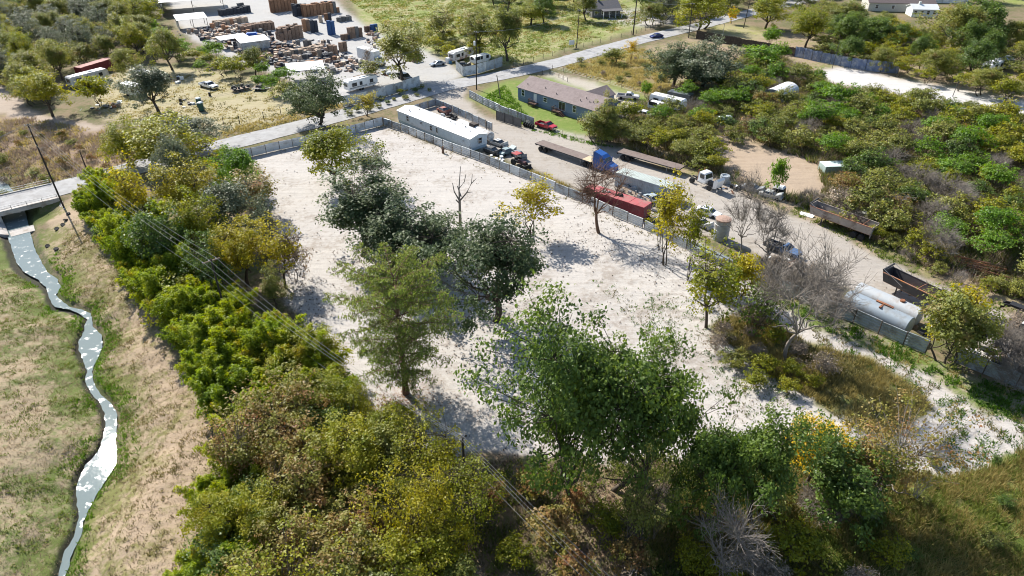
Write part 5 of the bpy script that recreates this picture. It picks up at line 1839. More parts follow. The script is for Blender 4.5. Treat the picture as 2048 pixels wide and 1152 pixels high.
DGREY = mat('weathered_grey_paint', (0.33, 0.29, 0.26), 0.75, 0.1, var=0.2, scale=0.8, dirt=(0.12, 0.08, 0.06), dirt_amt=0.4)
RUSTF = mat('rusty_floor', (0.33, 0.15, 0.09), 0.9, var=0.25, scale=0.7, dirt=(0.42, 0.21, 0.10), dirt_amt=0.3)
DBLACK = mat('black_trailer_paint', (0.05, 0.05, 0.055), 0.55, 0.1, var=0.3, scale=0.8, dirt=(0.13, 0.11, 0.10), dirt_amt=0.3)
RUSTO = mat('orange_rust_floor', (0.36, 0.20, 0.14), 0.9, var=0.3, scale=0.45, dirt=(0.46, 0.17, 0.05), dirt_amt=0.5)
a1, b1 = at(1620, 412, 2.8), at(1744, 457, 2.8)
r1 = along(a1, b1)
tip_trailer('rusty grey open tip trailer on tandem wheels beside the gravel track', a1 + Vector((-math.sin(r1), math.cos(r1), 0)) * 1.25 - Vector((0, 0, 2.8)), r1, (b1 - a1).length, DGREY, RUSTF)
a2, b2 = at(1766, 545, 2.8), at(1925, 622, 2.8)
r2 = along(a2, b2)
tip_trailer('black open tip trailer with orange rusted floor beside the silver tanks', a2 + Vector((-math.sin(r2), math.cos(r2), 0)) * 1.25 - Vector((0, 0, 2.8)), r2, (b2 - a2).length, DBLACK, RUSTO)

# ---------------------------------------------------------------- tanks
SILVER = mat('silver_tank', (0.33, 0.38, 0.42), 0.45, 0.25, var=0.12, scale=0.6, dirt=(0.25, 0.26, 0.26), dirt_amt=0.45)


def htank(name, label, A, rz, L, r, m, ribs=0, n=20, zc=None, domes=()):
    t = thing(name, label, 'tank', (A.x, A.y, 0), rz)
    zc = zc or r + 0.15
    MB().lathe([(0.05, -0.30), (r * 0.6, -0.20), (r * 0.92, -0.06), (r, 0.05), (r, L * 0.33), (r, L * 0.66), (r, L - 0.05), (r * 0.92, L + 0.06), (r * 0.6, L + 0.2), (0.05, L + 0.3)], 'x', n, (0, 0, zc)).build('shell', m, t, True)
    for k in range(ribs):
        x = L * (k + 0.5) / ribs
        MB().lathe([(r + 0.004, x - 0.06), (r + 0.05, x - 0.05), (r + 0.05, x + 0.05), (r + 0.004, x + 0.06)], 'x', n, (0, 0, zc)).build('ring', m, t)
    for x in (L * 0.2, L * 0.8):
        MB().box(x - 0.15, x + 0.15, -r * 0.8, r * 0.8, 0, zc - r * 0.55).build('saddle', STEEL_D, t)
    for x in domes:
        MB().lathe([(0.35, r - 0.05), (0.35, r + 0.16), (0.28, r + 0.2), (0.1, r + 0.22)], 'z', 12, (x, 0, zc)).build('manhole', RUST, t)
    return t


k1, k2 = at(1694, 598, 1.5), at(1792, 642, 1.5)
rk = along(k1, k2)
tk = htank('storage_tank', 'big silver tank with a rusty bracket directly behind the ribbed fence', k1 - Vector((0, 0, 1.5)), rk, 8.6, 1.38, SILVER, domes=())
bk = MB()
bk.box(3.6, 5.9, 0.15, 0.55, 2.93, 3.05)
bk.box(4.5, 4.75, -0.8, 0.4, 2.78, 2.94)
bk.build('rusty_bracket', RUST, tk)
off = Vector((-math.sin(rk), math.cos(rk), 0)) * 3.35
htank('storage_tank', 'silver tank lying beyond the bracketed one next to the black tip trailer', k1 - Vector((0, 0, 1.5)) + off + Vector((math.cos(rk), math.sin(rk), 0)) * -0.2, rk, 8.6, 1.28, mat('pale_silver_tank', (0.44, 0.46, 0.47), 0.55, 0.15, var=0.15, scale=0.6, dirt=(0.33, 0.30, 0.27), dirt_amt=0.45), domes=(6.0,))
w1, w2 = at(920, 248, 1.3), at(982, 275, 1.3)
rw = along(w1, w2)
wt = htank('tank_body', 'long white ribbed tank with pump box behind the mobile home', w1 - Vector((0, 0, 1.3)), rw, (w2 - w1).length, 1.0, mat('cream_tank_paint', (0.62, 0.60, 0.56), 0.5, var=0.1, dirt=(0.35, 0.28, 0.22), dirt_amt=0.35), 9, zc=1.5)
Lw = (w2 - w1).length
MB().box(Lw * 0.38, Lw * 0.55, -0.7, 0.7, 2.3, 2.9, 0.08).build('pump_box', WOOD_D, wt)
for x in (Lw * 0.82, Lw * 0.9):
    MB().tube([(x, 0.4, 2.2), (x, 0.4, 4.3)], 0.09, 6).build('vent_pipe', STEEL_D, wt)
# upright tank
p = at(1440, 478)
t = thing('upright_tank', 'upright galvanised tank with rusty top beside the thin bare trees', 'tank', (p.x, p.y, 0), 0)
MB().lathe([(1.22, 0), (1.25, 1.2), (1.25, 2.4), (1.22, 3.7)], 'z', 20).build('shell', mat('galvanised_tank', (0.30, 0.33, 0.34), 0.5, 0.4, var=0.15, dirt=(0.22, 0.19, 0.16), dirt_amt=0.3), t, True)
MB().lathe([(1.27, 3.55), (1.27, 3.78), (0.9, 3.92), (0.3, 4.0)], 'z', 20).build('lid', mat('rusty_lid', (0.33, 0.22, 0.17), 0.9, var=0.25), t)
for z in (0.9, 1.9, 2.9):
    MB().lathe([(1.25, z - 0.03), (1.29, z), (1.25, z + 0.03)], 'z', 20).build('band', STEEL, t)
MB().bar((1.27, 0.2, 0), (1.27, 0.2, 3.7), 0.07).build('ladder_rail', STEEL, t)
htank('pipe_tank', 'long grey green tank lying on the ground behind the thin trees', at(1392, 505), along(at(1392, 505), at(1455, 535)), 6.5, 0.75, mat('grey_green_tank', (0.20, 0.24, 0.23), 0.5, 0.2, var=0.2, dirt=(0.3, 0.3, 0.27), dirt_amt=0.4), 0)

# ---------------------------------------------------------------- cars, pickups, caravans
REDP = paint('red', (0.42, 0.022, 0.035), 0.28)
WP = paint('white', (0.74, 0.75, 0.76), 0.3, 0.1)
pickup('red pickup parked on gravel below the blue house', (1076, 252), (1108, 262), REDP, crew=False, L=5.3)
pickup('white crew cab pickup parked on the dirt yard across the road', (403, 172), (434, 180), WP, L=6.0)
pickup('pale grey pickup with black bed behind the blue house', (1243, 197), (1268, 199), paint('silver', (0.52, 0.50, 0.50), 0.35), L=5.6)
pickup('old dark blue pickup with loaded bed rack by the bare shrubs', (1535, 494), (1592, 517), paint('faded_blue', (0.075, 0.13, 0.24), 0.35, 0.3), paint('dark_blue', (0.02, 0.03, 0.05), 0.4), load=True, crew=False, L=5.8)
car('white car half hidden in shrubs behind the blue house', (1276, 230), (1304, 236), WP)
car('white sedan with sunroof parked behind the thin trees', (1396, 424), (1434, 436), WP, sunroof=True)
car('dark blue car driving on the far stretch of road', (1325, 74), (1300, 77), paint('navy', (0.012, 0.022, 0.13), 0.2, 0.0))
car('dark grey suv behind the lumber yard fence under the tall tree', (795, 154), (826, 164), paint('charcoal', (0.045, 0.05, 0.058), 0.25), suv=True, L=4.9)
car('silver grey sedan parked at the junk corner of the driveway', (893, 128), (857, 134), paint('grey_silver', (0.30, 0.33, 0.37), 0.22, 0.05))
caravan('white travel trailer with dark stripes inside the lumber yard fence', (699, 187), (757, 172), h=3.0)
caravan('white motorhome standing in grass behind the blue house', (1297, 212), (1362, 228), W=2.5, h=3.0, stripe=False)
caravan('low white trailer with weathered roof in front of the motorhome', (1294, 220), (1330, 230), W=2.1, h=2.1, stripe=False)
caravan('old white trailer with stripped roof in the trees beside the dirt yard', (147, 178), (222, 158), W=2.5, h=2.9, m=mat('dull_white', (0.55, 0.56, 0.57), 0.6, var=0.12, dirt=(0.3, 0.3, 0.3), dirt_amt=0.3), stripe=False)
caravan('boxy white trailer behind the spreading tree in the dirt yard', (242, 190), (277, 198), W=2.6, h=3.0, m=mat('dull_white2', (0.58, 0.61, 0.60), 0.6, var=0.12, dirt=(0.36, 0.36, 0.34), dirt_amt=0.3), stripe=False)
caravan('small pale trailer in the weeds behind the boxy one', (272, 160), (304, 168), W=2.3, h=2.6, stripe=False)
caravan('white box trailer among trees beyond the concrete lane', (1978, 150), (2025, 134), W=2.6, h=2.9, stripe=False)
caravan('white and rusty camper inside the bluish junk corner fence', (909, 127), (948, 114), W=2.5, h=3.0, m=mat('rusty_white', (0.66, 0.63, 0.61), 0.6, var=0.1, dirt=(0.26, 0.12, 0.09), dirt_amt=0.35), stripe=False)
caravan('low white trailer pressed against the bluish junk corner fence', (950, 132), (982, 124), W=2.3, h=2.4, stripe=False)
container('dark red open box trailer behind the stripped white trailer', at(168, 158), along(at(168, 158), at(222, 141)), 13, 2.6, 3.0, mat('dark_red_box', (0.15, 0.02, 0.022), 0.7, var=0.15), mat('dusty_red', (0.36, 0.17, 0.15), 0.8, var=0.2), 16, 'box_trailer', door=False, roof_ribs=False)
container('pale green sheeted box half buried in the olive thicket', at(1648, 350), along(at(1648, 350), at(1705, 348)), 7, 2.8, 1.7, mat('pale_green_box', (0.30, 0.38, 0.35), 0.6, var=0.15), mat('pale_green_top', (0.50, 0.60, 0.58), 0.55, var=0.15, dirt=(0.7, 0.7, 0.68), dirt_amt=0.3), 12, 'storage_box', door=False)
container('dark slatted trailer box behind the motorhome', at(1333, 200), along(at(1333, 200), at(1362, 206)), 6, 2.4, 2.2, GREYH, GALV_D, 12, 'box_trailer', door=False)

# box truck
a, b = at(716, 122), at(768, 138)
rb = along(a, b)
t = thing('box_truck', 'white box truck with pale cab in the lumber yard', 'truck', (a.x, a.y, 0), rb)
MB().box(0, 8.0, 0, 2.5, 1.05, 3.95).build('cargo_box', WHITE, t)
MB().box(0.02, 7.98, 0.02, 2.48, 3.953, 4.0).build('roof', WHITE_ROOF, t)
MB().prism([(8.15, 0.8), (10.2, 0.75), (10.3, 1.35), (9.95, 1.6), (9.35, 1.7), (9.0, 2.45), (8.2, 2.5)], 0.15, 2.35, [0, 0.05, 0.1, 0.1, 0.03, 0.12, 0.1]).build('cab', WP, t)
MB().hexa([(9.36, 0.3, 1.72), (9.42, 0.3, 1.72), (9.42, 2.2, 1.72), (9.36, 2.2, 1.72), (9.02, 0.4, 2.4), (9.08, 0.4, 2.4), (9.08, 2.1, 2.4), (9.02, 2.1, 2.4)]).build('windscreen', GLASS, t)
for y in (0.13, 2.37):
    MB().box(8.35, 9.0, y - 0.02, y + 0.02, 1.65, 2.3).build('side_window', GLASS, t)
    MB().box(10.2, 10.32, abs(y - 0.25), abs(y - 0.25) + 0.3, 1.0, 1.25).build('headlight', LAMP, t)
MB().box(10.25, 10.5, 0.1, 2.4, 0.45, 0.8).build('front_bumper', STEEL_D, t)
MB().box(0.2, 8.2, 0.8, 1.7, 0.7, 1.05).build('chassis', STEEL_D, t)
for x in (1.6, 9.6):
    for y in (0.2, 2.3):
        wheel(t, x, y, 0.45, 0.3)

# low trailers, wrecks and gooseneck
def low_trailer(label, a, b, W=2.2, load=True, seed=0, m=None, deck=None):
    A, B = zpt(*a), zpt(*b)
    L = (B - A).length
    rng = random.Random(seed)
    t = thing('utility_trailer', label, 'trailer', (A.x, A.y, ground_z(A)), along(A, B))
    MB().box(0, L, -W / 2, W / 2, 0.62, 0.70).build('deck', deck or WOOD, t)
    f = MB()
    for s in (-1, 1):
        f.box(0, L, s * W / 2 - 0.05, s * W / 2 + 0.05, 0.52, 0.74)
    f.bar((L, 0.6, 0.6), (L + 1.2, 0, 0.55), 0.1).bar((L, -0.6, 0.6), (L + 1.2, 0, 0.55), 0.1)
    f.build('frame', m or STEEL_D, t)
    for x in (L * 0.35, L * 0.35 + 0.8):
        for s in (-1, 1):
            wheel(t, x, s * (W / 2 + 0.12), 0.34, 0.2)
    if load:
        q = MB()
        for k in range(12):
            x, y, s = rng.uniform(0.3, L - 0.3), rng.uniform(-W / 2 + 0.3, W / 2 - 0.3), rng.uniform(0.12, 0.38)
            q.box(x - s, x + s, y - s * 0.7, y + s * 0.7, 0.7, 0.7 + rng.uniform(0.2, 0.8), rng.uniform(0, 0.1))
        q.build('load', [STEEL_D, RUST, STEEL][seed % 3], t)
    return t


low_trailer('loaded black utility trailer with scrap in the dirt yard', (464, 185), (500, 178), seed=3)
low_trailer('white edged car trailer with dark wreck in the dirt yard', (507, 180), (532, 180), seed=6, m=WHITE)
low_trailer('grey flat trailer stacked with junk between the two containers', (1240, 383), (1300, 412), seed=5, W=1.9)
low_trailer('flat brown trailer behind the white travel trailer', (712, 160), (752, 150), load=False, W=2.4)


def wreck(label, a, b, m, seed=0, name='wrecked_car'):
    """Stripped car body without wheels, sagging on the ground."""
    A, B = zpt(*a), zpt(*b)
    c = (A + B) / 2
    t = thing(name, label, 'wreck', (c.x, c.y, ground_z(c)), along(A, B))
    rng = random.Random(seed)
    L = 4.3
    MB().prism([(-L / 2, 0.3), (L / 2 - 0.1, 0.25), (L / 2, 0.55), (L / 2 - 0.4, 0.78), (0.9, 0.85), (-1.6, 0.88), (-L / 2, 0.75)], -0.85, 0.85, [0.05, 0.1, 0.15, 0.1, 0.02, 0.02, 0.08]).build('body', m, t)
    MB().hexa([(-1.5, -0.78, 0.86), (0.9, -0.78, 0.84), (0.9, 0.78, 0.84), (-1.5, 0.78, 0.86), (-1.0, -0.6, 1.25), (0.2, -0.6, 1.28), (0.2, 0.62, 1.24), (-1.0, 0.6, 1.3)]).build('glasshouse', GLASS, t)
    MB().box(-1.05, 0.25, -0.64, 0.64, 1.28, 1.34, 0.06).build('roof', m, t)
    o = MB().hexa([(1.0, -0.75, 0.86), (2.0, -0.7, 0.8), (2.0, 0.7, 0.8), (1.0, 0.75, 0.86), (1.0, -0.75, 0.92), (1.9, -0.7, 1.35), (1.9, 0.7, 1.35), (1.0, 0.75, 0.92)]).build('bonnet', m, t)
    for x in (-1.35, 1.35):
        for s in (-1, 1):
            if rng.random() < 0.7:
                wheel(t, x, s * 0.78, 0.3, 0.2)
    return t


WRK = [paint('wreck_' + n, c, 0.6, 0.5) for n, c in (('white', (0.5, 0.5, 0.48)), ('teal', (0.22, 0.3, 0.31)), ('black', (0.03, 0.03, 0.03)), ('rusty', (0.33, 0.10, 0.06)), ('grey', (0.2, 0.21, 0.22)), ('pale_blue', (0.36, 0.43, 0.48)))]
for lab, a, b, k in (('pale wrecked car beside the mobile home corner', (986, 287), (1012, 296), 0), ('dark teal wrecked car in the junk beside the mobile home', (1002, 312), (1028, 303), 1), ('black stripped wreck in the shade by the mobile home', (975, 303), (996, 310), 2),
                     ('grey wrecked pickup body next to the red roofed tractor', (1030, 310), (1046, 320), 4), ('dark blue wrecked car roof between the red and grey containers', (1246, 374), (1268, 382), 5), ('pale blue wrecked car at the end between the containers', (1296, 398), (1318, 410), 5),
                     ('crushed pale van body with weeds beside the upright tank', (1380, 442), (1425, 462), 0), ('grey wreck under the bare trees beside the track', (1490, 378), (1522, 386), 4), ('white wrecked car with missing bonnet beside the track', (1530, 392), (1553, 398), 0),
                     ('rusty wreck in weeds by the dark sheet fence behind the mobile home', (880, 222), (898, 230), 3), ('black wreck inside the bluish junk corner fence', (918, 133), (938, 133), 2)):
    wreck(lab, a, b, WRK[k], k)

# small red roofed tractor with loader
p, rz = put((1026, 325), (1052, 337))
t = thing('tractor', 'small tractor with red canopy and black loader bucket by the lot fence', 'tractor', (p.x, p.y, 0), rz)
REDT = paint('tractor_red', (0.35, 0.05, 0.04), 0.5, 0.3)
MB().prism([(-0.2, 0.6), (1.7, 0.65), (1.75, 1.25), (0.3, 1.4), (-0.2, 1.2)], -0.35, 0.35).build('bonnet', mat('dull_maroon', (0.10, 0.035, 0.035), 0.6, var=0.2), t)
MB().box(-1.5, -0.1, -0.5, 0.5, 0.6, 1.0).build('rear_body', STEEL_D, t)
MB().box(-1.3, -0.8, -0.25, 0.25, 1.0, 1.5).build('seat', BLACK, t)
MB().box(-1.7, 0.0, -0.8, 0.8, 2.35, 2.45, 0.06).build('canopy', REDT, t)
for x in (-1.55, -0.15):
    for s in (-1, 1):
        MB().tube([(x, s * 0.65, 0.9), (x, s * 0.7, 2.36)], 0.035, 5).build('canopy_post', STEEL_D, t)
for s in (-1, 1):
    wheel(t, -0.9, s * 0.85, 0.7, 0.38)
    wheel(t, 1.3, s * 0.7, 0.42, 0.24)
    MB().tube([(0.2, s * 0.5, 1.1), (1.6, s * 0.5, 1.15), (2.5, s * 0.5, 0.4)], 0.06, 6).build('loader_arm', STEEL_D, t)
MB().prism([(2.45, 0.1), (3.15, 0.12), (2.6, 0.3), (2.55, 0.85), (2.4, 0.85)], -0.95, 0.95).build('bucket', BLACK, t)

# black gooseneck and white truck at the edge of the frame
p = at(1995, 625)
t = thing('gooseneck_trailer', 'black gooseneck hitch frame standing on the grass track', 'trailer', (p.x, p.y, 0), math.radians(-48))
for s in (-1, 1):
    MB().prism([(0, 1.1), (0.12, 1.1), (0.25, 1.9), (1.2, 2.1), (3.2, 2.0), (3.4, 0.9), (6.5, 0.9), (6.5, 0.65), (3.1, 0.65), (2.9, 1.75), (1.2, 1.85), (0.1, 1.75)], s * 0.45 - 0.07, s * 0.45 + 0.07).build('frame_beam', BLACK, t)
MB().box(0.9, 3.3, -0.55, 0.55, 2.1, 2.16).build('neck_plate', BLACK, t)
MB().tube([(0.15, 0, 1.2), (0.15, 0, 1.95)], 0.12, 8).build('coupler', BLACK, t)
for s in (-1, 1):
    MB().box(2.0, 2.15, s * 0.5 - 0.07, s * 0.5 + 0.07, 0.05, 1.9).build('landing_leg', STEEL_D, t)
    wheel(t, 5.6, s * 0.95, 0.45, 0.26)
MB().box(3.4, 6.5, -1.0, 1.0, 0.9, 0.98).build('deck', STEEL_D, t)
p = at(2052, 680)
t = thing('cab_truck', 'white roofed old truck behind bare brush at the fence end', 'truck', (p.x, p.y, 0), math.radians(-50))
MB().prism([(-1.2, 0.9), (1.2, 0.9), (1.2, 1.7), (0.9, 2.5), (-1.0, 2.55), (-1.2, 2.3)], -1.1, 1.1, [0, 0, 0.04, 0.15, 0.12, 0.08]).build('cab', STEEL_D, t)
MB().box(-1.1, 0.95, -0.98, 0.98, 2.53, 2.66, 0.08).build('roof', WHITE_ROOF, t)
MB().hexa([(1.2, -0.9, 1.72), (1.25, -0.9, 1.72), (1.25, 0.9, 1.72), (1.2, 0.9, 1.72), (0.9, -0.8, 2.42), (0.97, -0.8, 2.42), (0.97, 0.8, 2.42), (0.9, 0.8, 2.42)]).build('windscreen', GLASS, t)
MB().box(1.2, 2.8, -0.95, 0.95, 0.8, 1.55, 0.1).build('bonnet', STEEL, t)
MB().box(-5.5, -1.3, -1.15, 1.15, 0.85, 1.0).build('flat_bed', STEEL_D, t)
for x in (2.0, -4.0):
    for s in (-1, 1):
        wheel(t, x, s * 0.95, 0.48, 0.28)

# ---------------------------------------------------------------- small yard things
def portable_toilet(label, px, py, m, rz, group):
    p = zpt(px, py)
    t = thing('portable_toilet', label, 'portable toilet', (p.x, p.y, ground_z(p)), rz, group)
    MB().box(-0.58, 0.58, -0.58, 0.58, 0.08, 2.05, 0.03).build('cabin', m, t)
    MB().lathe([(0.80, 2.03), (0.76, 2.14), (0.5, 2.26), (0.1, 2.30)], 'z', 4).build('roof', mat('pale_plastic', (0.62, 0.68, 0.70), 0.5, var=0.05), t)
    MB().box(-0.36, 0.36, -0.62, -0.575, 0.15, 1.95).build('door', m, t)
    MB().box(-0.62, 0.62, -0.62, 0.62, 0, 0.08).build('skid', BLACK, t)
    MB().tube([(0.4, 0.4, 2.0), (0.4, 0.4, 2.5)], 0.05, 6).build('vent_pipe', BLACK, t)


TEAL = mat('blue_plastic', (0.06, 0.22, 0.36), 0.5, var=0.08)
GRN = mat('green_plastic', (0.01, 0.07, 0.06), 0.5, var=0.08)
portable_toilet('blue portable toilet in the thicket clearing, nearer the blue house', 1440, 252, TEAL, 0.8, 'blue portable toilets in the thicket')
portable_toilet('blue portable toilet in the thicket clearing, nearer the concrete lane', 1455, 250, TEAL, 0.85, 'blue portable toilets in the thicket')
portable_toilet('dark green portable toilet in the dirt yard, nearer the white pickup', 400, 213, GRN, 0.3, 'green portable toilets in the dirt yard')
portable_toilet('dark green portable toilet in the dirt yard, nearer the road', 404, 222, GRN, 0.3, 'green portable toilets in the dirt yard')

rng = random.Random(21)
for k in range(5):                                # truck tyres standing in a row by the gate
    p = at(1049 + 4.2 * k, 252 + 1.4 * k)
    o = MB().lathe([(0.28, -0.14), (0.46, -0.16), (0.52, -0.08), (0.52, 0.08), (0.46, 0.16), (0.28, 0.14)], 'x', 16).build('tyre', TYRE, None, True)
    o.location = (p.x, p.y, 0.52)
    o.rotation_euler = (0, rng.uniform(0.1, 0.3), math.radians(-40))
    tag(o, 'black truck tyre in the row by the driveway gate, %s the red pickup' % (ORD[4 - k] + ' to'), 'tyre', 'truck tyres in a row by the driveway gate')
# heap of rusty pipes and brush by the track
p = at(1955, 540)
t = thing('pipe_heap', 'heap of rusty pipes and brush beside the grass track', 'scrap heap', (p.x, p.y, 0), math.radians(-38))
for k in range(46):
    y, z = rng.gauss(0, 1.0), abs(rng.gauss(0, 0.6))
    z = min(z, max(0.05, 1.5 - abs(y) * 0.7)) + 0.06
    x0 = rng.uniform(-4, -1.5)
    MB().tube([(x0, y, z), (x0 + rng.uniform(3.5, 6.5), y + rng.uniform(-0.6, 0.6), z + rng.uniform(-0.1, 0.35))], rng.uniform(0.04, 0.09), 5).build('pipe', RUST if rng.random() < 0.6 else BARK_RED, t)


def junk(label, px, py, s, seed, ms, n=12, name='junk_pile', rise=0.8):
    """A low pile of boards, sheets and odd scrap."""
    p = zpt(px, py)
    rng = random.Random(seed)
    t = thing(name, label, 'junk', (p.x, p.y, ground_z(p)), rng.uniform(0, 3))
    for k in range(n):
        x, y = rng.gauss(0, s * 0.42), rng.gauss(0, s * 0.42)
        w, d, h = rng.uniform(0.15, 0.75), rng.uniform(0.12, 0.5), rng.uniform(0.06, rise)
        b = MB()
        kind = rng.random()
        if kind < 0.45:
            b.box(-w, w, -d, d, 0, h, rng.uniform(0, 0.06))
        elif kind < 0.75:
            b.bar((-w * 1.6, 0, 0.08), (w * 1.6, d * 0.3, 0.1 + h * 0.7), 0.12, 0.05)
        elif kind < 0.88:
            b.lathe([(0.2, 0.0), (0.34, 0.02), (0.36, 0.12), (0.34, 0.2), (0.2, 0.22)], 'z', 10)
        else:
            b.hexa([(-w, -d, 0.02), (w, -d, 0.1), (w, d, 0.3), (-w, d, 0.2), (-w, -d, 0.06), (w, -d, 0.14), (w, d, 0.34), (-w, d, 0.24)])
        o = b.build('scrap_piece', ms[rng.randrange(len(ms))], t)
        o.location = (x, y, 0)
        o.rotation_euler = (0, 0, rng.uniform(0, 6.28))
    return t


J = [STEEL_D, STEEL, WOOD, WOOD_D, RUST, WHITE, BLACK, GALV]
for i, (lab, px, py, s) in enumerate([('junk of boards and sheets between the tractor and mobile home', 1000, 318, 3.5), ('scrap spilled under the red container end by the fence', 1300, 440, 3), ('pale sheets and scrap behind the thin yellow trees', 1330, 428, 3.2),
                                     ('cluttered scrap between the two containers', 1290, 398, 3), ('old appliances and boards in weeds beyond the rusty tip trailer', 1818, 476, 2.6), ('white framed junk in weeds beside the track', 1862, 492, 2.8), ('black scrap heap by the pipe heap', 1888, 505, 2.2),
                                     ('junk heap under the yellow tree in the dirt yard', 205, 214, 5), ('white buckets and sheets beside the yellow dirt yard tree', 235, 212, 4), ('scattered scrap beside the dark green toilets', 385, 205, 4), ('junk in the bluish fence corner', 940, 134, 3), ('scrap by the blue pickup under grey shrubs', 1545, 525, 3),
                                     ('junk beside the open bonnet truck in the weeds', 1470, 375, 3), ('debris under the dead brush at the ribbed fence end', 2020, 720, 3), ('scrap heap by the silver tanks in weeds', 1860, 660, 3), ('junk around the flat brown trailer in the lumber yard', 770, 148, 4), ('dark scrap in the dirt yard by the low trailers', 350, 160, 4),
                                     ('scrap lying along the dark fence behind the mobile home', 900, 236, 3)]):
    junk(lab, px, py, s, 40 + i, J, 16)
p = at(375, 203)
# blue barrel, sign, boxes
for nm, lab, cat, px, py, b in (
        ('barrel', 'black barrel standing alone in the dirt yard', 'barrel', 420, 192, MB().mat(BLACK).lathe([(0.27, 0), (0.3, 0.03), (0.3, 0.3), (0.32, 0.33), (0.3, 0.36), (0.3, 0.62), (0.32, 0.65), (0.3, 0.68), (0.3, 0.94), (0.27, 0.97)], 'z', 12)),
        ('notice_board', 'small white notice board by the pasture power pole', 'sign', 1143, 96, MB().mat(WHITE).box(-0.9, 0.9, -0.04, 0.04, 1.0, 2.4).mat(WOOD_D).box(-0.85, -0.75, 0.05, 0.13, 0, 2.3).box(0.75, 0.85, 0.05, 0.13, 0, 2.3)),
        ('fallen_branch', 'bleached fallen branch on the pale lot by the sheet fence', 'branch', 1412, 520, MB().mat(mat('bleached_wood', (0.62, 0.57, 0.50), 0.9, var=0.15)).tube([(-2.6, 0.9, 0.5), (-1.0, 0.3, 0.35), (0.5, 0, 0.2), (2.2, -0.3, 0.15)], [0.05, 0.1, 0.14, 0.2], 6).tube([(-0.9, 0.3, 0.35), (-2.0, -0.3, 0.5), (-2.6, -0.5, 0.7)], [0.09, 0.06, 0.03], 5).tube([(-0.2, 0.2, 0.3), (-1.2, 0.9, 0.6)], [0.08, 0.03], 5)),
        ('brush_bundle', 'dead brown stump beside the sheet fence near the mobile home', 'stump', 886, 306, MB().mat(BARK_RED).tube([(0, 0, -0.1), (0.03, 0, 0.7), (0.05, 0.02, 1.5)], [0.3, 0.22, 0.16], 8).tube([(0.1, 0, 0.5), (0.6, 0.2, 1.2)], [0.1, 0.04], 5).tube([(-0.1, 0, 0.6), (-0.5, -0.2, 1.3)], [0.1, 0.04], 5)),
        ('loose_sheet', 'white metal sheet lying in grass beside the rusty tip trailer', 'metal sheet', 1613, 431, MB().mat(WHITE).hexa([(-1.2, -0.5, 0.02), (1.2, -0.5, 0.05), (1.2, 0.5, 0.25), (-1.2, 0.5, 0.2), (-1.2, -0.5, 0.06), (1.2, -0.5, 0.09), (1.2, 0.5, 0.29), (-1.2, 0.5, 0.24)])),
        ('white_canopy', 'white curved truck topper leaning behind the rusty tip trailer', 'truck topper', 1722, 434, MB().mat(WHITE).prism([(-1.2, 0), (1.2, 0), (1.1, 0.7), (0.5, 1.0), (-0.6, 1.0), (-1.15, 0.7)], -0.8, 0.8)),
        ('white_dome', 'white topper over dark frame in weeds by the track', 'truck topper', 1556, 388, MB().mat(WHITE).hexa([(-1, -0.8, 1.3), (1, -0.8, 1.4), (1, 0.8, 1.4), (-1, 0.8, 1.3), (-0.7, -0.6, 1.6), (0.7, -0.6, 1.7), (0.7, 0.6, 1.7), (-0.7, 0.6, 1.6)]).mat(BLACK).hexa([(-1.1, -0.8, 0), (1.1, -0.8, 0), (1.1, 0.8, 0), (-1.1, 0.8, 0), (-0.95, -0.75, 1.29), (0.95, -0.75, 1.35), (0.95, 0.75, 1.35), (-0.95, 0.75, 1.29)])),
        ('culvert_pipe', 'dark corrugated pipe standing behind the open bonnet truck', 'pipe', 1448, 366, MB().mat(GALV_D).lathe([(0.9, 0), (0.95, 0.4), (0.9, 0.8), (0.95, 1.2), (0.9, 1.6), (0.6, 1.62), (0.5, 1.4)], 'z', 14)),
        ('white_cooler', 'white and blue box beside the silver sedan', 'box', 896, 126, MB().mat(WHITE).box(-0.6, 0.6, -0.5, 0.5, 0, 1.5, 0.04).mat(TEAL).box(0.7, 1.3, -0.4, 0.4, 0, 0.8, 0.04)),
        ('concrete_slab', 'pale broken slab lying at the ribbed fence end', 'slab', 1965, 712, MB().mat(CONC).hexa([(-2, -0.6, 0), (2, -0.6, 0), (2, 0.6, 0), (-2, 0.6, 0), (-2, -0.6, 0.25), (1.9, -0.5, 0.35), (1.9, 0.6, 0.4), (-2, 0.6, 0.3)]))):
    p = zpt(px, py)
    o = b.build(nm, None)
    o.location = (p.x, p.y, ground_z(p))
    o.rotation_euler = (0, 0, math.radians(-40) if nm != 'notice_board' else 0.3)
    tag(o, lab, cat)
# ---------------------------------------------------------------- trees, one by one
PR = random.Random(2024)


def T(cx, top, base, w, shape, colour, kind='tree', bark=None, label=None, bx=None, group=None, rz=None):
    b = zpt(bx if bx is not None else cx, base)
    b.z = ground_z(b)
    H = max(1.2, hgt(b, top))
    c = Vector((b.x, b.y, H * 0.6))
    return plant(b, H, w / 2 * mpp(c), shape, colour, kind, rz, bark, label, group, PR)


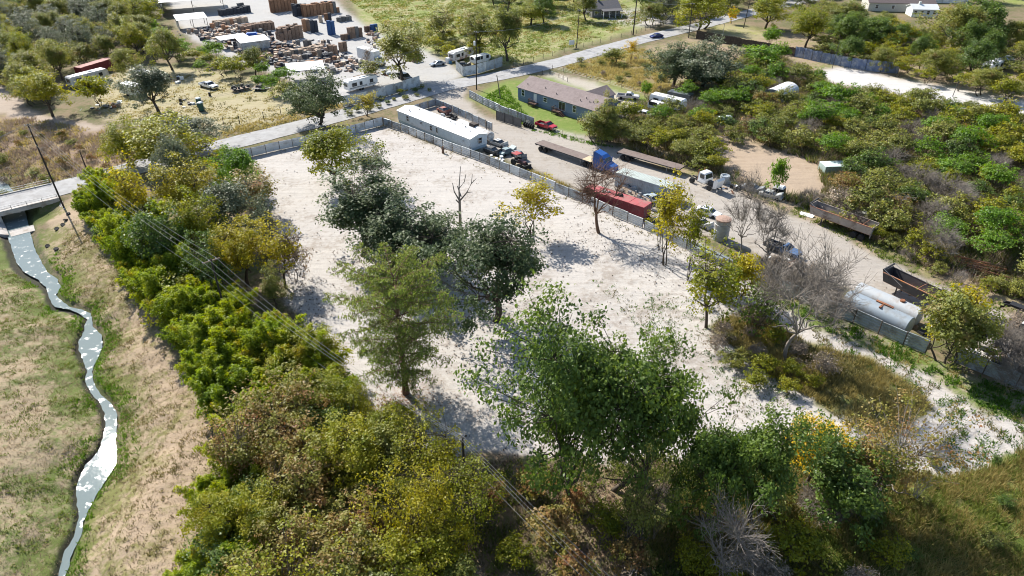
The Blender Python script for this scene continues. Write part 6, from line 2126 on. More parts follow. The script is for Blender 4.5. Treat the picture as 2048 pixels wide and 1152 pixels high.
# on and round the pale lot
T(812, 540, 787, 235, 'cypress', 'cypress', 'cypress', BARK_RED, 'feathery bald cypress with straight trunk standing alone on the pale lot', rz=0.4)
T(992, 428, 642, 275, 'oak0', 'dark green', 'oak', None, 'large dark live oak on the pale lot, nearest the lone cypress', rz=1.0)
T(862, 420, 552, 235, 'oak1', 'dark green', 'oak', None, 'wide low dark live oak on the pale lot, middle of the oak row', rz=4.0)
T(783, 380, 535, 185, 'tall0', 'dark green', 'oak', None, 'narrow dark live oak with short trunk, third along the oak row', rz=2.2)
T(692, 318, 512, 205, 'tall0', 'dark green', 'oak', None, 'tall slanting dark oak on the lot under the yellow green tree', bx=726, rz=3.4)
T(668, 258, 372, 150, 'broad0', 'yellow green', 'tree', None, 'bright yellow green tree standing behind the tall slanting oak on the lot')
T(752, 285, 380, 62, 'sparse0', 'grey green', 'tree', BARK_GREY, 'thin grey green tree between the slanting oak and the lot fence')
T(1066, 362, 470, 120, 'sparse1', 'golden', 'tree', None, 'thin golden leaved tree on the lot before the sheet fence')
T(1198, 322, 466, 125, 'bare1', 'olive', 'bare', BARK_RED, 'leafless red brown tree on the lot in front of the red container')
T(1330, 358, 530, 105, 'sparse1', 'golden', 'tree', None, 'thin yellow green multi trunk tree on the lot by the sheet fence')
T(1378, 400, 560, 60, 'sparse1', 'yellow green', 'tree', None, 'slim half bare tree beside the multi trunk one by the fence', bx=1374)
T(1448, 478, 655, 120, 'sparse0', 'yellow green', 'tree', None, 'leaning thin yellow green tree on the lot edge by the blue pickup', bx=1412)
T(1300, 385, 500, 50, 'sparse1', 'yellow green', 'tree', None, 'small sparse yellow tree against the fence near the red container end', bx=1318)
T(1475, 335, 520, 90, 'bare0', 'olive', 'bare', BARK_GREY, 'tall leafless grey tree by the upright tank')
T(1520, 400, 545, 100, 'bare1', 'olive', 'bare', BARK_GREY, 'leafless grey tree between the upright tank and the blue pickup')
T(1590, 472, 720, 215, 'bare0', 'olive', 'bare', BARK_GREY, 'big leafless grey tree on the grass island by the ribbed fence', bx=1572)
T(1475, 520, 600, 90, 'shrub1', 'golden', 'shrub', None, 'orange yellow shrub at the fence near the fallen branch')
T(1515, 570, 660, 130, 'thin0', 'green', 'shrub', None, 'thin green bush at the foot of the leaning yellow green tree')
T(1640, 545, 640, 110, 'bare2', 'olive', 'bare', BARK_GREY, 'low leafless grey thicket against the ribbed fence')
T(1888, 590, 730, 150, 'mass1', 'olive', 'tree', None, 'dense olive tree standing on the ribbed fence line by the silver tanks', rz=1)
T(1895, 585, 700, 100, 'shrub1', 'golden', 'shrub', None, 'golden topped bush behind the dense olive fence line tree')
T(1195, 615, 985, 350, 'big0', 'green', 'tree', None, 'largest bright green tree spreading at the near side of the pale lot', bx=1165, rz=0.5)
T(1285, 700, 960, 220, 'big1', 'green', 'tree', None, 'green limb crowned tree merging with the largest green tree, toward the track', rz=2.0)
T(1010, 730, 960, 190, 'big1', 'green', 'tree', None, 'leaning green tree between the largest green tree and the pole', bx=1120, rz=3.0)
T(1500, 835, 1045, 210, 'big1', 'green', 'tree', None, 'open green tree with dark forked trunk below the sandy strip', rz=0.3)
T(1400, 860, 1060, 170, 'broad2', 'green', 'tree', None, 'dark green tree between the largest green tree and the forked one', rz=1.3)
T(1612, 830, 970, 120, 'broad1', 'bright yellow', 'tree', None, 'brilliant yellow tree at the edge of the sandy strip')
T(1745, 810, 1010, 230, 'airy0', 'rusty', 'tree', BARK_GREY, 'rust tinged half bare tree beside the brilliant yellow one')
T(1660, 900, 1040, 180, 'mass1', 'green', 'tree', None, 'dark green bushy tree under the brilliant yellow one')
T(1440, 1010, 1170, 160, 'bare1', 'olive', 'bare', BARK_GREY, 'pale leafless tree at the near edge below the forked green tree')
T(1270, 900, 1120, 130, 'airy0', 'olive', 'tree', None, 'slender olive tree under the largest green tree')
T(850, 925, 1110, 200, 'airy0', 'golden', 'tree', None, 'golden green broad tree beside the thicket power pole', rz=2)
T(720, 835, 985, 160, 'broad1', 'yellow green', 'tree', None, 'vivid yellow green tree in the thicket short of the cypress')
# the bare chopped trunk behind the oaks
p = zpt(921, 470)
t = thing('dead_tree', 'dead grey trunk with lopped upright limbs behind the dark oaks', 'tree', (p.x, p.y, 0))
MB().tube([(0, 0, -0.2), (0.05, 0, 3), (0.12, 0, 6.4)], [0.30, 0.25, 0.20], 9).build('trunk', BARK_GREY, t, True)
for pts, r in (([(0.1, 0, 6.2), (0.1, 0, 8.5), (0.5, 0.1, 12.2)], [0.17, 0.11, 0.05]), ([(0.1, 0, 6.3), (-0.7, 0.2, 7.8), (-0.9, 0.2, 9.3)], [0.14, 0.09, 0.06]), ([(0.15, 0, 6.3), (1.3, 0.3, 7.6), (2.1, 0.3, 9.2), (2.3, 0.3, 10.8)], [0.16, 0.11, 0.07, 0.04]), ([(2.1, 0.3, 9.2), (2.9, 0.4, 10.0)], [0.08, 0.04]),
               ([(0.1, 0, 8.4), (1.0, 0, 9.6), (1.3, 0, 10.9)], [0.1, 0.07, 0.05]), ([(0, 0, 5.9), (-0.5, 0, 6.5)], [0.12, 0.1]), ([(0.4, 0, 7.0), (-0.2, 0.6, 8.6)], [0.12, 0.07]), ([(1.3, 0.3, 7.6), (2.3, 0.3, 7.7)], [0.07, 0.04])):
    MB().tube(pts, r, 6).build('limb', BARK_GREY, t, True)

# between the bamboo and the lot
for a in ((330, 228, 345, 205, 'mass0', 'yellow green', 'round yellow green tree by the road end of the hedge'), (258, 235, 330, 80, 'broad1', 'yellow green', 'narrow yellow green tree at the hedge tip beside the short pole'), (392, 318, 455, 130, 'broad1', 'golden', 'golden tree rising from the middle of the hedge belt'),
          (375, 270, 415, 95, 'broad0', 'grey green', 'grey green willow like tree behind the golden hedge belt tree'), (288, 305, 470, 72, 'sparse0', 'golden', 'slender gold topped tree standing inside the bamboo'), (487, 298, 385, 105, 'broad2', 'bright green', 'glossy bright green tree by the lot corner fence'),
          (395, 238, 300, 110, 'broad2', 'grey green', 'grey green tree across the road from the lot corner'), (470, 365, 490, 140, 'broad0', 'grey green', 'grey green and rusty tree along the lot edge of the hedge belt'), (408, 385, 530, 110, 'broad1', 'yellow green', 'yellow olive tree in the hedge belt above the hedge pole'),
          (495, 430, 570, 115, 'broad1', 'golden', 'golden green tree leaning over the lot from the hedge belt'), (570, 435, 575, 90, 'sparse0', 'golden', 'half bare pale yellow tree at the lot edge'), (553, 528, 625, 62, 'tall0', 'olive', 'small olive tree with straight trunk at the lot edge'), (345, 420, 560, 120, 'mass1', 'green', 'deep green tree in the shade of the hedge belt'),
          (440, 470, 600, 130, 'mass0', 'green', 'dark green bushy tree between hedge pole and lot'), (520, 330, 430, 90, 'sparse0', 'rusty', 'sparse rusty tree at the upper lot edge'), (650, 660, 765, 105, 'broad1', 'yellow green', 'yellow green tree where the hedge belt meets the lot, before the cypress'), (590, 470, 560, 70, 'thin0', 'brown', 'bare brown bush on the lot edge beside the half bare yellow tree')):
    T(*a[:6], 'tree' if a[4] != 'thin0' else 'shrub', None, a[6])

# along the road and beyond
for a in ((640, 138, 250, 130, 'oak1', 'dark green', 'large dark grey green oak across the road from the lot'), (735, 185, 232, 60, 'sparse1', 'golden', 'small yellow orange tree on the verge by the lumber yard fence'), (805, 35, 160, 115, 'broad1', 'olive', 'tall olive brown tree growing over the dark suv'), (345, 55, 140, 75, 'broad0', 'olive', 'round olive tree above the dirt yard'),
          (318, 132, 225, 110, 'broad0', 'grey green', 'spreading grey green tree in the dirt yard'), (202, 152, 210, 72, 'shrub0', 'yellow green', 'yellow green tree in the dirt yard before the stripped trailer'), (885, 5, 85, 70, 'sparse0', 'olive', 'half bare tree on the pasture side of the driveway'), (960, 8, 110, 80, 'broad1', 'olive', 'leaning olive tree behind the bluish junk corner fence'),
          (1015, 14, 122, 90, 'broad0', 'olive', 'thick trunked olive tree beside the bluish junk corner fence'), (745, 118, 170, 60, 'sparse1', 'olive', 'thin brownish tree beside the white travel trailer'), (1062, 5, 50, 70, 'broad1', 'yellow green', 'yellow green tree in the pasture near its far trees'), (1345, 82, 172, 120, 'oak0', 'dark green', 'dark silvery oak pair by the overgrown lot, the farther one'),
          (1400, 76, 178, 150, 'oak1', 'grey green', 'dark silvery oak by the overgrown lot, the wider one'), (1385, 95, 178, 120, 'oak1', 'dark green', 'dark oak crowding the silvery ones by the overgrown lot'), (1395, -15, 58, 110, 'broad2', 'yellow green', 'spreading yellow green tree over the far end of the dark board fence'), (1462, 14, 48, 22, 'broad1', 'bright yellow', 'small brilliant yellow tree beyond the dark board fence'),
          (1530, -5, 58, 90, 'broad0', 'yellow green', 'large green and yellow tree behind the dark board fence'), (1537, 55, 92, 38, 'shrub0', 'bright green', 'bright green round bush hanging over the dark board fence'), (1610, 8, 95, 75, 'broad1', 'yellow green', 'yellow green tree above the tarpaulin fence start'), (1520, 92, 140, 90, 'shrub0', 'bright green', 'light green airy tree before the dark board fence'),
          (1690, 2, 70, 100, 'broad0', 'olive', 'olive tree before the brown roofed house'), (1740, 35, 95, 110, 'broad2', 'green', 'green tree between brown roofed house and tarpaulin fence'), (1790, 38, 90, 80, 'broad1', 'golden', 'brown gold tree beside the tarpaulin fence end'), (1905, 8, 105, 120, 'broad0', 'olive', 'tall olive tree with visible trunks beyond the concrete lane'),
          (1950, 0, 90, 110, 'broad2', 'green', 'dark green tree beyond the concrete lane, near the far lawn'), (1725, 84, 122, 45, 'shrub0', 'yellow green', 'yellow green bush leaning on the tarpaulin fence'), (1262, 78, 122, 30, 'sparse1', 'bright yellow', 'small yellow topped tree on the verge by the overgrown lot'), (1224, 100, 128, 50, 'shrub1', 'olive', 'olive bush on the verge beside the overgrown lot'),
          (1215, 185, 284, 60, 'tall0', 'olive', 'upright dark olive tree at the blue house corner'), (1290, 165, 195, 26, 'shrub0', 'bright green', 'bright round bush by the motorhome'), (1195, 225, 288, 80, 'mass1', 'olive', 'bushy olive tree in front of the blue house corner'), (1548, 320, 392, 40, 'shrub1', 'bright green', 'single green bush in the sandy clearing'), (740, 96, 128, 30, 'thin0', 'brown', 'brown dry bush at the lumber yard truck')):
    T(*a[:6], 'shrub' if 'bush' in a[6] else 'tree', None, a[6])


# ---------------------------------------------------------------- thickets: every plant still its own object
TAKEN = []


def clear_of(p, boxes):
    for x, y, r in boxes:
        if (p[0] - x) ** 2 + (p[1] - y) ** 2 < r * r:
            return False
    return True


KEEP = []
for px, py, r in ((1440, 249, 4.5), (1455, 250, 4.5), (1560, 205, 6), (1585, 195, 5), (1600, 205, 5), (1285, 232, 5), (1320, 215, 6), (1350, 222, 5), (1255, 200, 5), (1675, 350, 3.6), (1665, 362, 2.5), (1815, 482, 3), (1865, 498, 3), (1955, 545, 5), (1990, 150, 6), (2010, 160, 6), (1480, 380, 4), (1520, 388, 4),
                  (185, 180, 7), (205, 190, 6), (265, 205, 6), (240, 205, 5), (285, 180, 4), (165, 165, 5), (190, 160, 5), (360, 70, 8), (420, 60, 8), (360, 30, 8), (470, 120, 5), (500, 130, 5), (540, 140, 5), (1448, 370, 3), (1340, 205, 4), (2000, 165, 5)):
    q = at(px, py)
    KEEP.append((q.x, q.y, r))


def fill(poly, zc, gap, picks, group, seed, hs=(0.8, 1.2), n_max=400, edge=None):
    """Spread plants through a survey outline; picks: (weight, shape, colour, kind, bark)."""
    rng = random.Random(seed)
    P = gpoly(poly, zc)
    xs, ys = [p[0] for p in P], [p[1] for p in P]
    got = []
    tries = 0
    W = [p[0] for p in picks]
    while tries < 9000 and len(got) < n_max:
        tries += 1
        x, y = rng.uniform(min(xs), max(xs)), rng.uniform(min(ys), max(ys))
        if not inpoly(np.array([x]), np.array([y]), P)[0]:
            continue
        g = gap * (1 + max(0, (y - 120)) / 400)
        if any((x - a) ** 2 + (y - b) ** 2 < g * g for a, b in got) or not clear_of((x, y), KEEP):
            continue
        got.append((x, y))
        # neighbours of one kind cluster together
        ph = float(wob(np.array([x]), np.array([y]), 14.0)[0]) + float(wob(np.array([y + 40]), np.array([x]), 31.0)[0])
        _, shape, colour, kind, bark = picks[min(len(picks) - 1, int((0.5 + 0.5 * math.tanh(ph * 0.9)) * 0.55 * len(picks) + rng.random() * 0.45 * len(picks)))]
        h0, r0 = PROTO[shape][2], PROTO[shape][3]
        s = rng.uniform(*hs)
        plant((x, y, float(gz(x, y))), h0 * s * rng.uniform(0.9, 1.1), r0 * s * rng.uniform(0.9, 1.15), shape, colour, kind, None, bark, None, group, rng)
    return got


bam = [(1, 'bamboo0', 'bamboo', 'bamboo', None), (1, 'bamboo1', 'bamboo', 'bamboo', None), (1, 'bamboo2', 'bamboo', 'bamboo', None), (1, 'shrub1', 'green', 'shrub', None), (1, 'bamboo1', 'bamboo', 'bamboo', None), (1, 'bamboo0', 'bamboo', 'bamboo', None), (1, 'umbrella1', 'yellow green', 'shrub', None), (1, 'bamboo2', 'bamboo', 'bamboo', None)]
fill([(155, 395), (185, 345), (235, 350), (300, 430), (350, 520), (420, 560), (500, 620), (560, 640), (640, 690), (690, 740), (640, 790), (560, 830), (470, 880), (440, 850), (420, 770), (385, 690), (330, 600), (270, 560), (225, 480)], 4.2, 2.1, bam, 'plants of the long hedge', 11, (0.68, 1.22), 220)
fill([(435, 900), (400, 1000), (385, 1160), (480, 1250), (520, 1160), (480, 1000), (520, 900)], 3.5, 2.3, bam, 'plants at the near end of the hedge', 12, (0.75, 1.0), 40)
mixn = [(1, 'airy0', 'rusty', 'tree', None), (1, 'mass1', 'green', 'tree', None), (1, 'broad1', 'yellow green', 'tree', None), (1, 'mass0', 'rusty', 'tree', None), (1, 'mass1', 'olive', 'tree', None), (1, 'airy0', 'yellow green', 'tree', None), (1, 'mass0', 'yellow green', 'tree', None), (1, 'bamboo1', 'bamboo', 'bamboo', None)]
fill([(500, 880), (640, 800), (740, 800), (830, 890), (900, 930), (940, 1010), (900, 1200), (760, 1300), (480, 1300), (450, 1040)], 4.0, 3.5, mixn, 'trees of the near thicket', 13, (0.6, 1.0), 70)
fill([(560, 700), (650, 760), (740, 830), (800, 880), (700, 880), (560, 850), (480, 830)], 3.5, 4.0, [mixn[1], mixn[2], mixn[6], bam[0]], 'trees between hedge and lot', 14, (0.5, 0.7), 25)
low = [(1, 'shrub0', 'green', 'shrub', None), (1, 'shrub2', 'olive', 'shrub', None), (1, 'thin0', 'brown', 'shrub', BARK_GREY), (1, 'shrub1', 'yellow green', 'shrub', None), (1, 'shrub1', 'rusty', 'shrub', None), (1, 'bare2', 'olive', 'bare', BARK_GREY), (1, 'shrub2', 'olive', 'shrub', None)]
fill([(960, 1000), (1060, 960), (1240, 1000), (1420, 1000), (1600, 960), (1790, 1010), (1830, 1100), (1700, 1300), (900, 1300)], 1.5, 4.2, low, 'shrubs under the near green trees', 15, (0.55, 0.95), 60)
fill([(1420, 660), (1500, 620), (1600, 690), (1660, 730), (1600, 790), (1480, 760)], 1.2, 3.0, [low[1], low[2], low[3], low[5]], 'shrubs round the big leafless tree', 16, (0.4, 0.75), 24)
fill([(1700, 900), (1850, 860), (2048, 900), (2150, 1000), (2150, 1250), (1800, 1250), (1720, 1050)], 0.6, 5.5, [low[2], low[1], low[0], low[4]], 'low shrubs in the dry grass', 17, (0.22, 0.5), 26)
thick = [(1, 'umbrella0', 'yellow green', 'tree', None), (1, 'shrub0', 'bright green', 'shrub', None), (1, 'umbrella1', 'bright green', 'shrub', None), (1, 'umbrella0', 'olive', 'tree', None), (1, 'umbrella0', 'bright green', 'tree', None), (1, 'umbrella1', 'yellow green', 'shrub', None), (1, 'shrub2', 'olive', 'shrub', None), (1, 'umbrella1', 'green', 'shrub', None), (1, 'bare2', 'olive', 'bare', BARK_GREY), (1, 'umbrella1', 'olive', 'shrub', None), (1, 'thin0', 'rusty', 'shrub', BARK_GREY), (1, 'umbrella0', 'rusty', 'tree', None), (1, 'thin0', 'brown', 'shrub', BARK_GREY)]
fill([(1330, 195), (1420, 165), (1480, 120), (1560, 118), (1650, 170), (1760, 200), (1890, 225), (2048, 250), (2110, 270), (2110, 560), (2048, 560), (1930, 530), (1800, 450), (1720, 430), (1640, 395), (1700, 330), (1640, 300), (1540, 275), (1470, 270), (1390, 275), (1310, 250)], 2.2, 3.9, thick, 'plants of the wide olive thicket', 18, (0.8, 1.3), 270)
fill([(1175, 258), (1250, 236), (1330, 250), (1400, 280), (1440, 315), (1435, 336), (1340, 305), (1265, 280)], 1.8, 3.0, [thick[4], thick[3], thick[6], thick[5], thick[8]], 'shrubs between flatbed and clearing', 19, (0.65, 1.1), 40)
fill([(1600, 390), (1680, 400), (1780, 450), (1900, 520), (2048, 575), (2048, 600), (1900, 560), (1760, 480), (1620, 420)], 0.8, 2.6, [thick[2], thick[5], thick[6], thick[8]], 'shrubs along the grass track', 20, (0.4, 0.75), 34)
fill([(1650, 185), (1760, 205), (1900, 235), (2048, 262), (2048, 240), (1900, 218), (1760, 190)], 1.5, 3.4, [thick[7], thick[3], thick[1], thick[8]], 'trees along the concrete lane', 21, (0.6, 0.85), 30)
big = [(1, 'broad0', 'green', 'tree', None), (1, 'broad1', 'yellow green', 'tree', None), (1, 'broad2', 'olive', 'tree', None), (1, 'mass0', 'grey green', 'tree', None), (1, 'broad0', 'olive', 'tree', None), (1, 'mass0', 'yellow green', 'tree', None)]
fill([(-60, 0), (120, -40), (300, 0), (320, 60), (260, 110), (240, 150), (140, 150), (160, 220), (100, 230), (20, 170), (-60, 150)], 3.5, 4.6, big, 'trees beside the dirt track', 22, (0.75, 1.15), 80)
fill([(300, 60), (340, 90), (440, 110), (560, 150), (580, 190), (520, 165), (430, 140), (360, 120), (310, 110)], 2, 4.6, [thick[1], thick[4], thick[5], thick[2], big[4]], 'bushes between the dirt yard and lumber yard', 23, (0.7, 1.15), 30)
fill([(-30, -60), (300, -60), (300, -15), (-30, -10)], 4, 8, big, 'far trees behind the dirt track', 24, (0.9, 1.2), 40)
fill([(960, -70), (1180, -70), (1180, 20), (1120, 38), (1060, 15), (980, -10)], 4, 7, [big[0], big[4], big[2]], 'far trees beyond the pasture', 25, (0.8, 1.2), 26)
fill([(1240, -60), (1500, -60), (1640, -40), (1640, -5), (1520, -5), (1440, 12), (1360, 15), (1310, 35), (1280, 5)], 4, 7, [big[0], big[2], big[3]], 'far trees round the road bend', 26, (0.8, 1.2), 40)
fill([(1640, -50), (2080, -50), (2080, -20), (2000, -15), (1640, -30)], 4, 9, big, 'far trees on the skyline side', 27, (0.9, 1.2), 40)
fill([(1600, 40), (1720, 50), (1850, 65), (2070, 60), (2090, 160), (2048, 195), (1950, 172), (1820, 143), (1760, 124), (1680, 112)], 2.5, 4.4, [thick[0], big[2], thick[5], thick[6], big[0], thick[7]], 'trees beyond the tarpaulin fence', 28, (0.75, 1.2), 80)
fill([(1140, 125), (1230, 100), (1330, 130), (1330, 180), (1230, 160)], 0.4, 5.0, [low[2], low[1], low[2]], 'weeds of the overgrown lot', 29, (0.25, 0.45), 22)
fill([(870, 60), (930, 60), (960, 105), (890, 112), (840, 95)], 1.2, 3.6, [low[1], thick[5], low[3]], 'bushes at the lumber yard edge', 30, (0.6, 0.95), 14)
fill([(-20, 270), (60, 265), (220, 280), (290, 330), (170, 350), (40, 365), (-60, 385)], 0.5, 4.4, [low[2], low[1], low[4], low[2]], 'dry bushes of the weed field', 31, (0.25, 0.55), 40)
fill([(1990, 690), (2060, 690), (2100, 790), (2020, 780)], 0.8, 2.4, [low[5]], 'dead brush at the ribbed fence end', 32, (0.7, 0.95), 8)
fill([(1985, 640), (2048, 640), (2060, 690), (1990, 680)], 0.8, 2.6, [low[5], low[2]], 'grey brush round the old truck', 33, (0.6, 0.8), 7)
fill([(1540, 520), (1640, 545), (1690, 590), (1600, 580), (1530, 550)], 1, 2.4, [low[5], low[2]], 'grey brush behind the ribbed fence', 34, (0.55, 0.85), 12)
fill([(690, 220), (790, 190), (850, 172), (862, 182), (790, 205), (700, 232)], 0.3, 2.6, [low[0], low[1], low[3]], 'weeds along the lumber yard fence', 35, (0.2, 0.4), 18)
# ---------------------------------------------------------------- pallets in the lumber yard
PCOL = {'orange': mat('fresh_pallet_wood', (0.34, 0.185, 0.105), 0.9, var=0.25, scale=3, objvar=0.32), 'brown': mat('old_pallet_wood', (0.26, 0.175, 0.125), 0.9, var=0.3, scale=3, objvar=0.32), 'grey': mat('grey_pallet_wood', (0.17, 0.165, 0.16), 0.9, var=0.3, scale=3, objvar=0.32),
        'dark': mat('dark_pallet', (0.045, 0.05, 0.065), 0.8, var=0.3, scale=3), 'blue': mat('blue_pallet', (0.02, 0.085, 0.24), 0.6, var=0.2, scale=3), 'pale': mat('pale_pallet_wood', (0.46, 0.36, 0.27), 0.9, var=0.25, scale=3, objvar=0.32)}
_stk = {}


def stack_mesh(n, col, var):
    k = (n, col, var)
    if k not in _stk:
        rng = random.Random(n * 31 + var)
        b = MB()
        for i in range(n):
            dx, dy, z = rng.uniform(-0.05, 0.05), rng.uniform(-0.05, 0.05), 0.145 * i
            b.box(-0.58 + dx, 0.58 + dx, -0.5 + dy, 0.5 + dy, z + 0.105, z + 0.135)
            for y in (-0.46, 0, 0.46):
                b.box(-0.57 + dx, 0.57 + dx, y - 0.04 + dy, y + 0.04 + dy, z + 0.012, z + 0.105)
        z = 0.145 * n
        for j in range(6):
            b.box(-0.58, 0.58, -0.5 + 0.17 * j, -0.5 + 0.17 * j + 0.11, z + 0.0, z + 0.022)
        _stk[k] = b.mesh('pallet_stack', PCOL[col])
    return _stk[k]


def stack(p, n, col, label, group, rng, rz=None):
    o = link('pallet_stack', stack_mesh(n, col, rng.randrange(3)))
    o.location = (p.x, p.y, 0)
    o.rotation_euler = (0, 0, (A44 + math.radians(-6) if rz is None else rz) + rng.uniform(-0.04, 0.04))
    tag(o, label, 'pallet stack', group)


rng = random.Random(99)
ux, uy = Vector((math.cos(A44 - 0.1), math.sin(A44 - 0.1), 0)), Vector((-math.sin(A44 - 0.1), math.cos(A44 - 0.1), 0))
BLOCKS = [(611, 34, 10, 2, 30, 'orange', 'tall orange block by the pasture'), (592, 33, 4, 2, 30, 'dark', 'dark block beside the tall orange one'), (547, 26, 8, 2, 34, 'orange', 'orange block at the yard back'), (565, 82, 6, 4, 28, 'brown', 'tall brown corner block'),
          (486, 68, 9, 3, 19, 'brown', 'long brown block mid yard'), (434, 53, 9, 3, 13, 'pale', 'pale topped block by the sheds'), (443, 32, 9, 2, 17, 'dark', 'black block behind the sheds'), (562, 114, 11, 2, 11, 'pale', 'low wide pale block'),
          (680, 44, 4, 2, 12, 'grey', 'grey block at the pasture corner'), (610, 63, 2, 1, 28, 'brown', 'brown pair on the white aisle'), (626, 65, 2, 1, 28, 'dark', 'navy pair on the white aisle'), (660, 70, 2, 1, 32, 'blue', 'bright blue pair on the aisle'),
          (700, 77, 4, 1, 24, 'brown', 'brown row by the tall roadside tree'), (686, 80, 3, 1, 13, 'brown', 'low row by the tall roadside tree'), (733, 64, 2, 1, 14, 'brown', 'brown pair at the pasture edge'), (745, 64, 2, 1, 18, 'blue', 'blue pair at the pasture edge'),
          (642, 45, 1, 1, 17, 'pale', 'pale column by the orange block'), (653, 42, 2, 1, 20, 'orange', 'orange pair before the orange block'), (676, 25, 1, 1, 17, 'orange', 'lone orange column by the pasture'), (660, 22, 2, 1, 12, 'orange', 'short orange pair by the pasture'),
          (597, 93, 1, 1, 16, 'grey', 'grey column behind the low block'), (612, 95, 2, 1, 16, 'grey', 'grey pair behind the low block'), (664, 114, 2, 2, 24, 'brown', 'brown tower by the box truck'), (683, 104, 2, 1, 22, 'brown', 'brown pair by the box truck'),
          (640, 114, 1, 1, 18, 'pale', 'pale column by the box truck'), (655, 120, 2, 1, 15, 'dark', 'dark pair by the box truck'), (828, 124, 2, 1, 13, 'brown', 'brown pair beside the driveway'), (748, 130, 3, 1, 8, 'orange', 'orange row before the travel trailer'),
          (448, 62, 2, 1, 14, 'orange', 'orange pair by the open shed'), (425, 58, 1, 1, 15, 'orange', 'orange column by the open shed'), (490, 72, 2, 1, 13, 'orange', 'orange pair by the tin sheds'), (505, 130, 4, 1, 6, 'grey', 'grey row before the tin sheds'), (572, 136, 5, 1, 9, 'grey', 'grey row behind the sheet shelter'), (545, 24, 3, 1, 20, 'brown', 'brown trio at the yard back'), (480, 24, 2, 1, 22, 'grey', 'grey pair at the yard back')]
for px, py, nx, ny, n, col, nm in BLOCKS:
    o = at(px, py)
    for j in range(ny):
        for i in range(nx):
            hh = max(3, n - (rng.randrange(3) if rng.random() < 0.8 else rng.randrange(n // 2)))
            hh = min((3, 6, 8, 9, 11, 12, 13, 14, 15, 16, 17, 18, 20, 22, 24, 26, 28, 30, 32, 34), key=lambda q: abs(q - hh))
            c2 = col if rng.random() < 0.86 else rng.choice(['brown', 'grey', 'dark', 'orange'])
            if nx * ny == 1:
                lb = 'pallet stack, the ' + nm
            elif ny == 1:
                lb = '%s pallet stack from the near end of the %s' % (NTH[i], nm)
            else:
                lb = '%s pallet stack in the %s row of the %s' % (NTH[i], ['front', 'second', 'third', 'back'][j], nm)
            stack(o + ux * (1.33 * i) + uy * (1.15 * j), hh, c2, lb, 'pallet stacks of the ' + nm, rng)
# loose low stacks: labelled by the nearest landmark further down
LOOSE = []
P1 = gpoly([(395, 62), (470, 62), (500, 84), (556, 92), (700, 118), (730, 128), (690, 140), (600, 142), (520, 128), (470, 92), (410, 80)])
got = []
while len(got) < 84:
    x, y = rng.uniform(-110, -30), rng.uniform(185, 245)
    if inpoly(np.array([x]), np.array([y]), P1)[0] and all((x - a) ** 2 + (y - b) ** 2 > 2.4 for a, b in got):
        got.append((x, y))
        n = rng.choice([3, 6, 6, 8, 9, 11])
        c2 = rng.choice(['brown', 'grey', 'grey', 'pale', 'dark', 'orange'])
        o = link('pallet_stack', stack_mesh(n, c2, rng.randrange(3)))
        o.location = (x, y, 0)
        o.rotation_euler = (0, 0, rng.uniform(0, 3.1))
        tag(o, '', 'pallet stack', 'loose pallet stacks')
        LOOSE.append([o, 'loose pallet stacks', {'brown': 'brown', 'grey': 'grey', 'pale': 'pale', 'dark': 'dark', 'orange': 'orange'}[c2], 'stack'])
p = at(505, 76)
o = MB().box(-1.9, 1.9, -1.2, 1.2, 0, 1.5, 0.12).box(-1.6, 1.6, -1.0, 1.0, 1.5, 1.75, 0.2).build('covered_bale', mat('bright_blue_cover', (0.015, 0.10, 0.42), 0.5, var=0.1))
o.location, o.rotation_euler = (p.x, p.y, 0), (0, 0, A44 - 0.5)
tag(o, 'bright blue covered bale behind the tin shed roof', 'bale')
fence('sheet_wall', 'pale blue sheet wall beside the tin shed in the lumber yard', [at(512, 90), at(542, 84)], 1.8, 2.5, 'vcorr', [WHITE_S], GALV, None, seed=31)
for i, (lab, px, py, s) in enumerate([('grey scrap and lids heaped before the tin sheds', 510, 128, 5), ('dark scrap beside the low wide pallet block', 545, 128, 5), ('dark bundled scrap behind the low wide block', 638, 86, 4), ('scrap and tarpaulin beside the box truck', 690, 128, 5), ('broken pallets before the box truck', 745, 142, 4), ('scrap heap by the tall roadside tree', 740, 84, 5), ('dark scrap under the large open shed', 375, 66, 5), ('scrap pile on the aisle by the dark block', 590, 60, 3)]):
    junk(lab, px, py, s, 80 + i, [STEEL_D, PCOL['brown'], PCOL['grey'], PCOL['dark'], WHITE, PCOL['pale']], 20, rise=1.2)

# the rest of the yard's clutter: hundreds of small pallets, crates and boxes
YARDP = gpoly([(384, 52), (470, 46), (545, 70), (560, 88), (640, 88), (700, 112), (735, 128), (700, 146), (600, 146), (500, 126), (440, 92), (395, 78)])
YARDR = gpoly([(690, 82), (720, 60), (770, 66), (800, 96), (770, 104), (720, 92)])
b = MB()
rc_ = random.Random(4)
for k in range(620):
    while True:
        x, y = rc_.uniform(-110, -25), rc_.uniform(180, 255)
        A_ = np.array([x]), np.array([y])
        if inpoly(*A_, YARDP)[0] or (k % 5 == 0 and inpoly(*A_, YARDR)[0]):
            break
    b.mat(PCOL[rc_.choice(['brown', 'brown', 'grey', 'grey', 'dark', 'pale', 'pale', 'dark'])])
    c, s_ = math.cos(rc_.uniform(0, 3)), 0
    s_ = math.sqrt(1 - c * c)
    w, d, h = rc_.uniform(0.3, 0.75), rc_.uniform(0.3, 0.6), rc_.choice([0.14, 0.3, 0.45, 0.7, 1.0, 1.4])
    q = [(x + c * u - s_ * v, y + s_ * u + c * v) for u, v in ((-w, -d), (w, -d), (w, d), (-w, d))]
    b.hexa([(*p_, 0) for p_ in q] + [(*p_, h) for p_ in q])
o = b.build('pallet_clutter')
o['kind'] = 'stuff'
o['label'] = 'clutter of small pallets and crates between the stacks of the lumber yard'

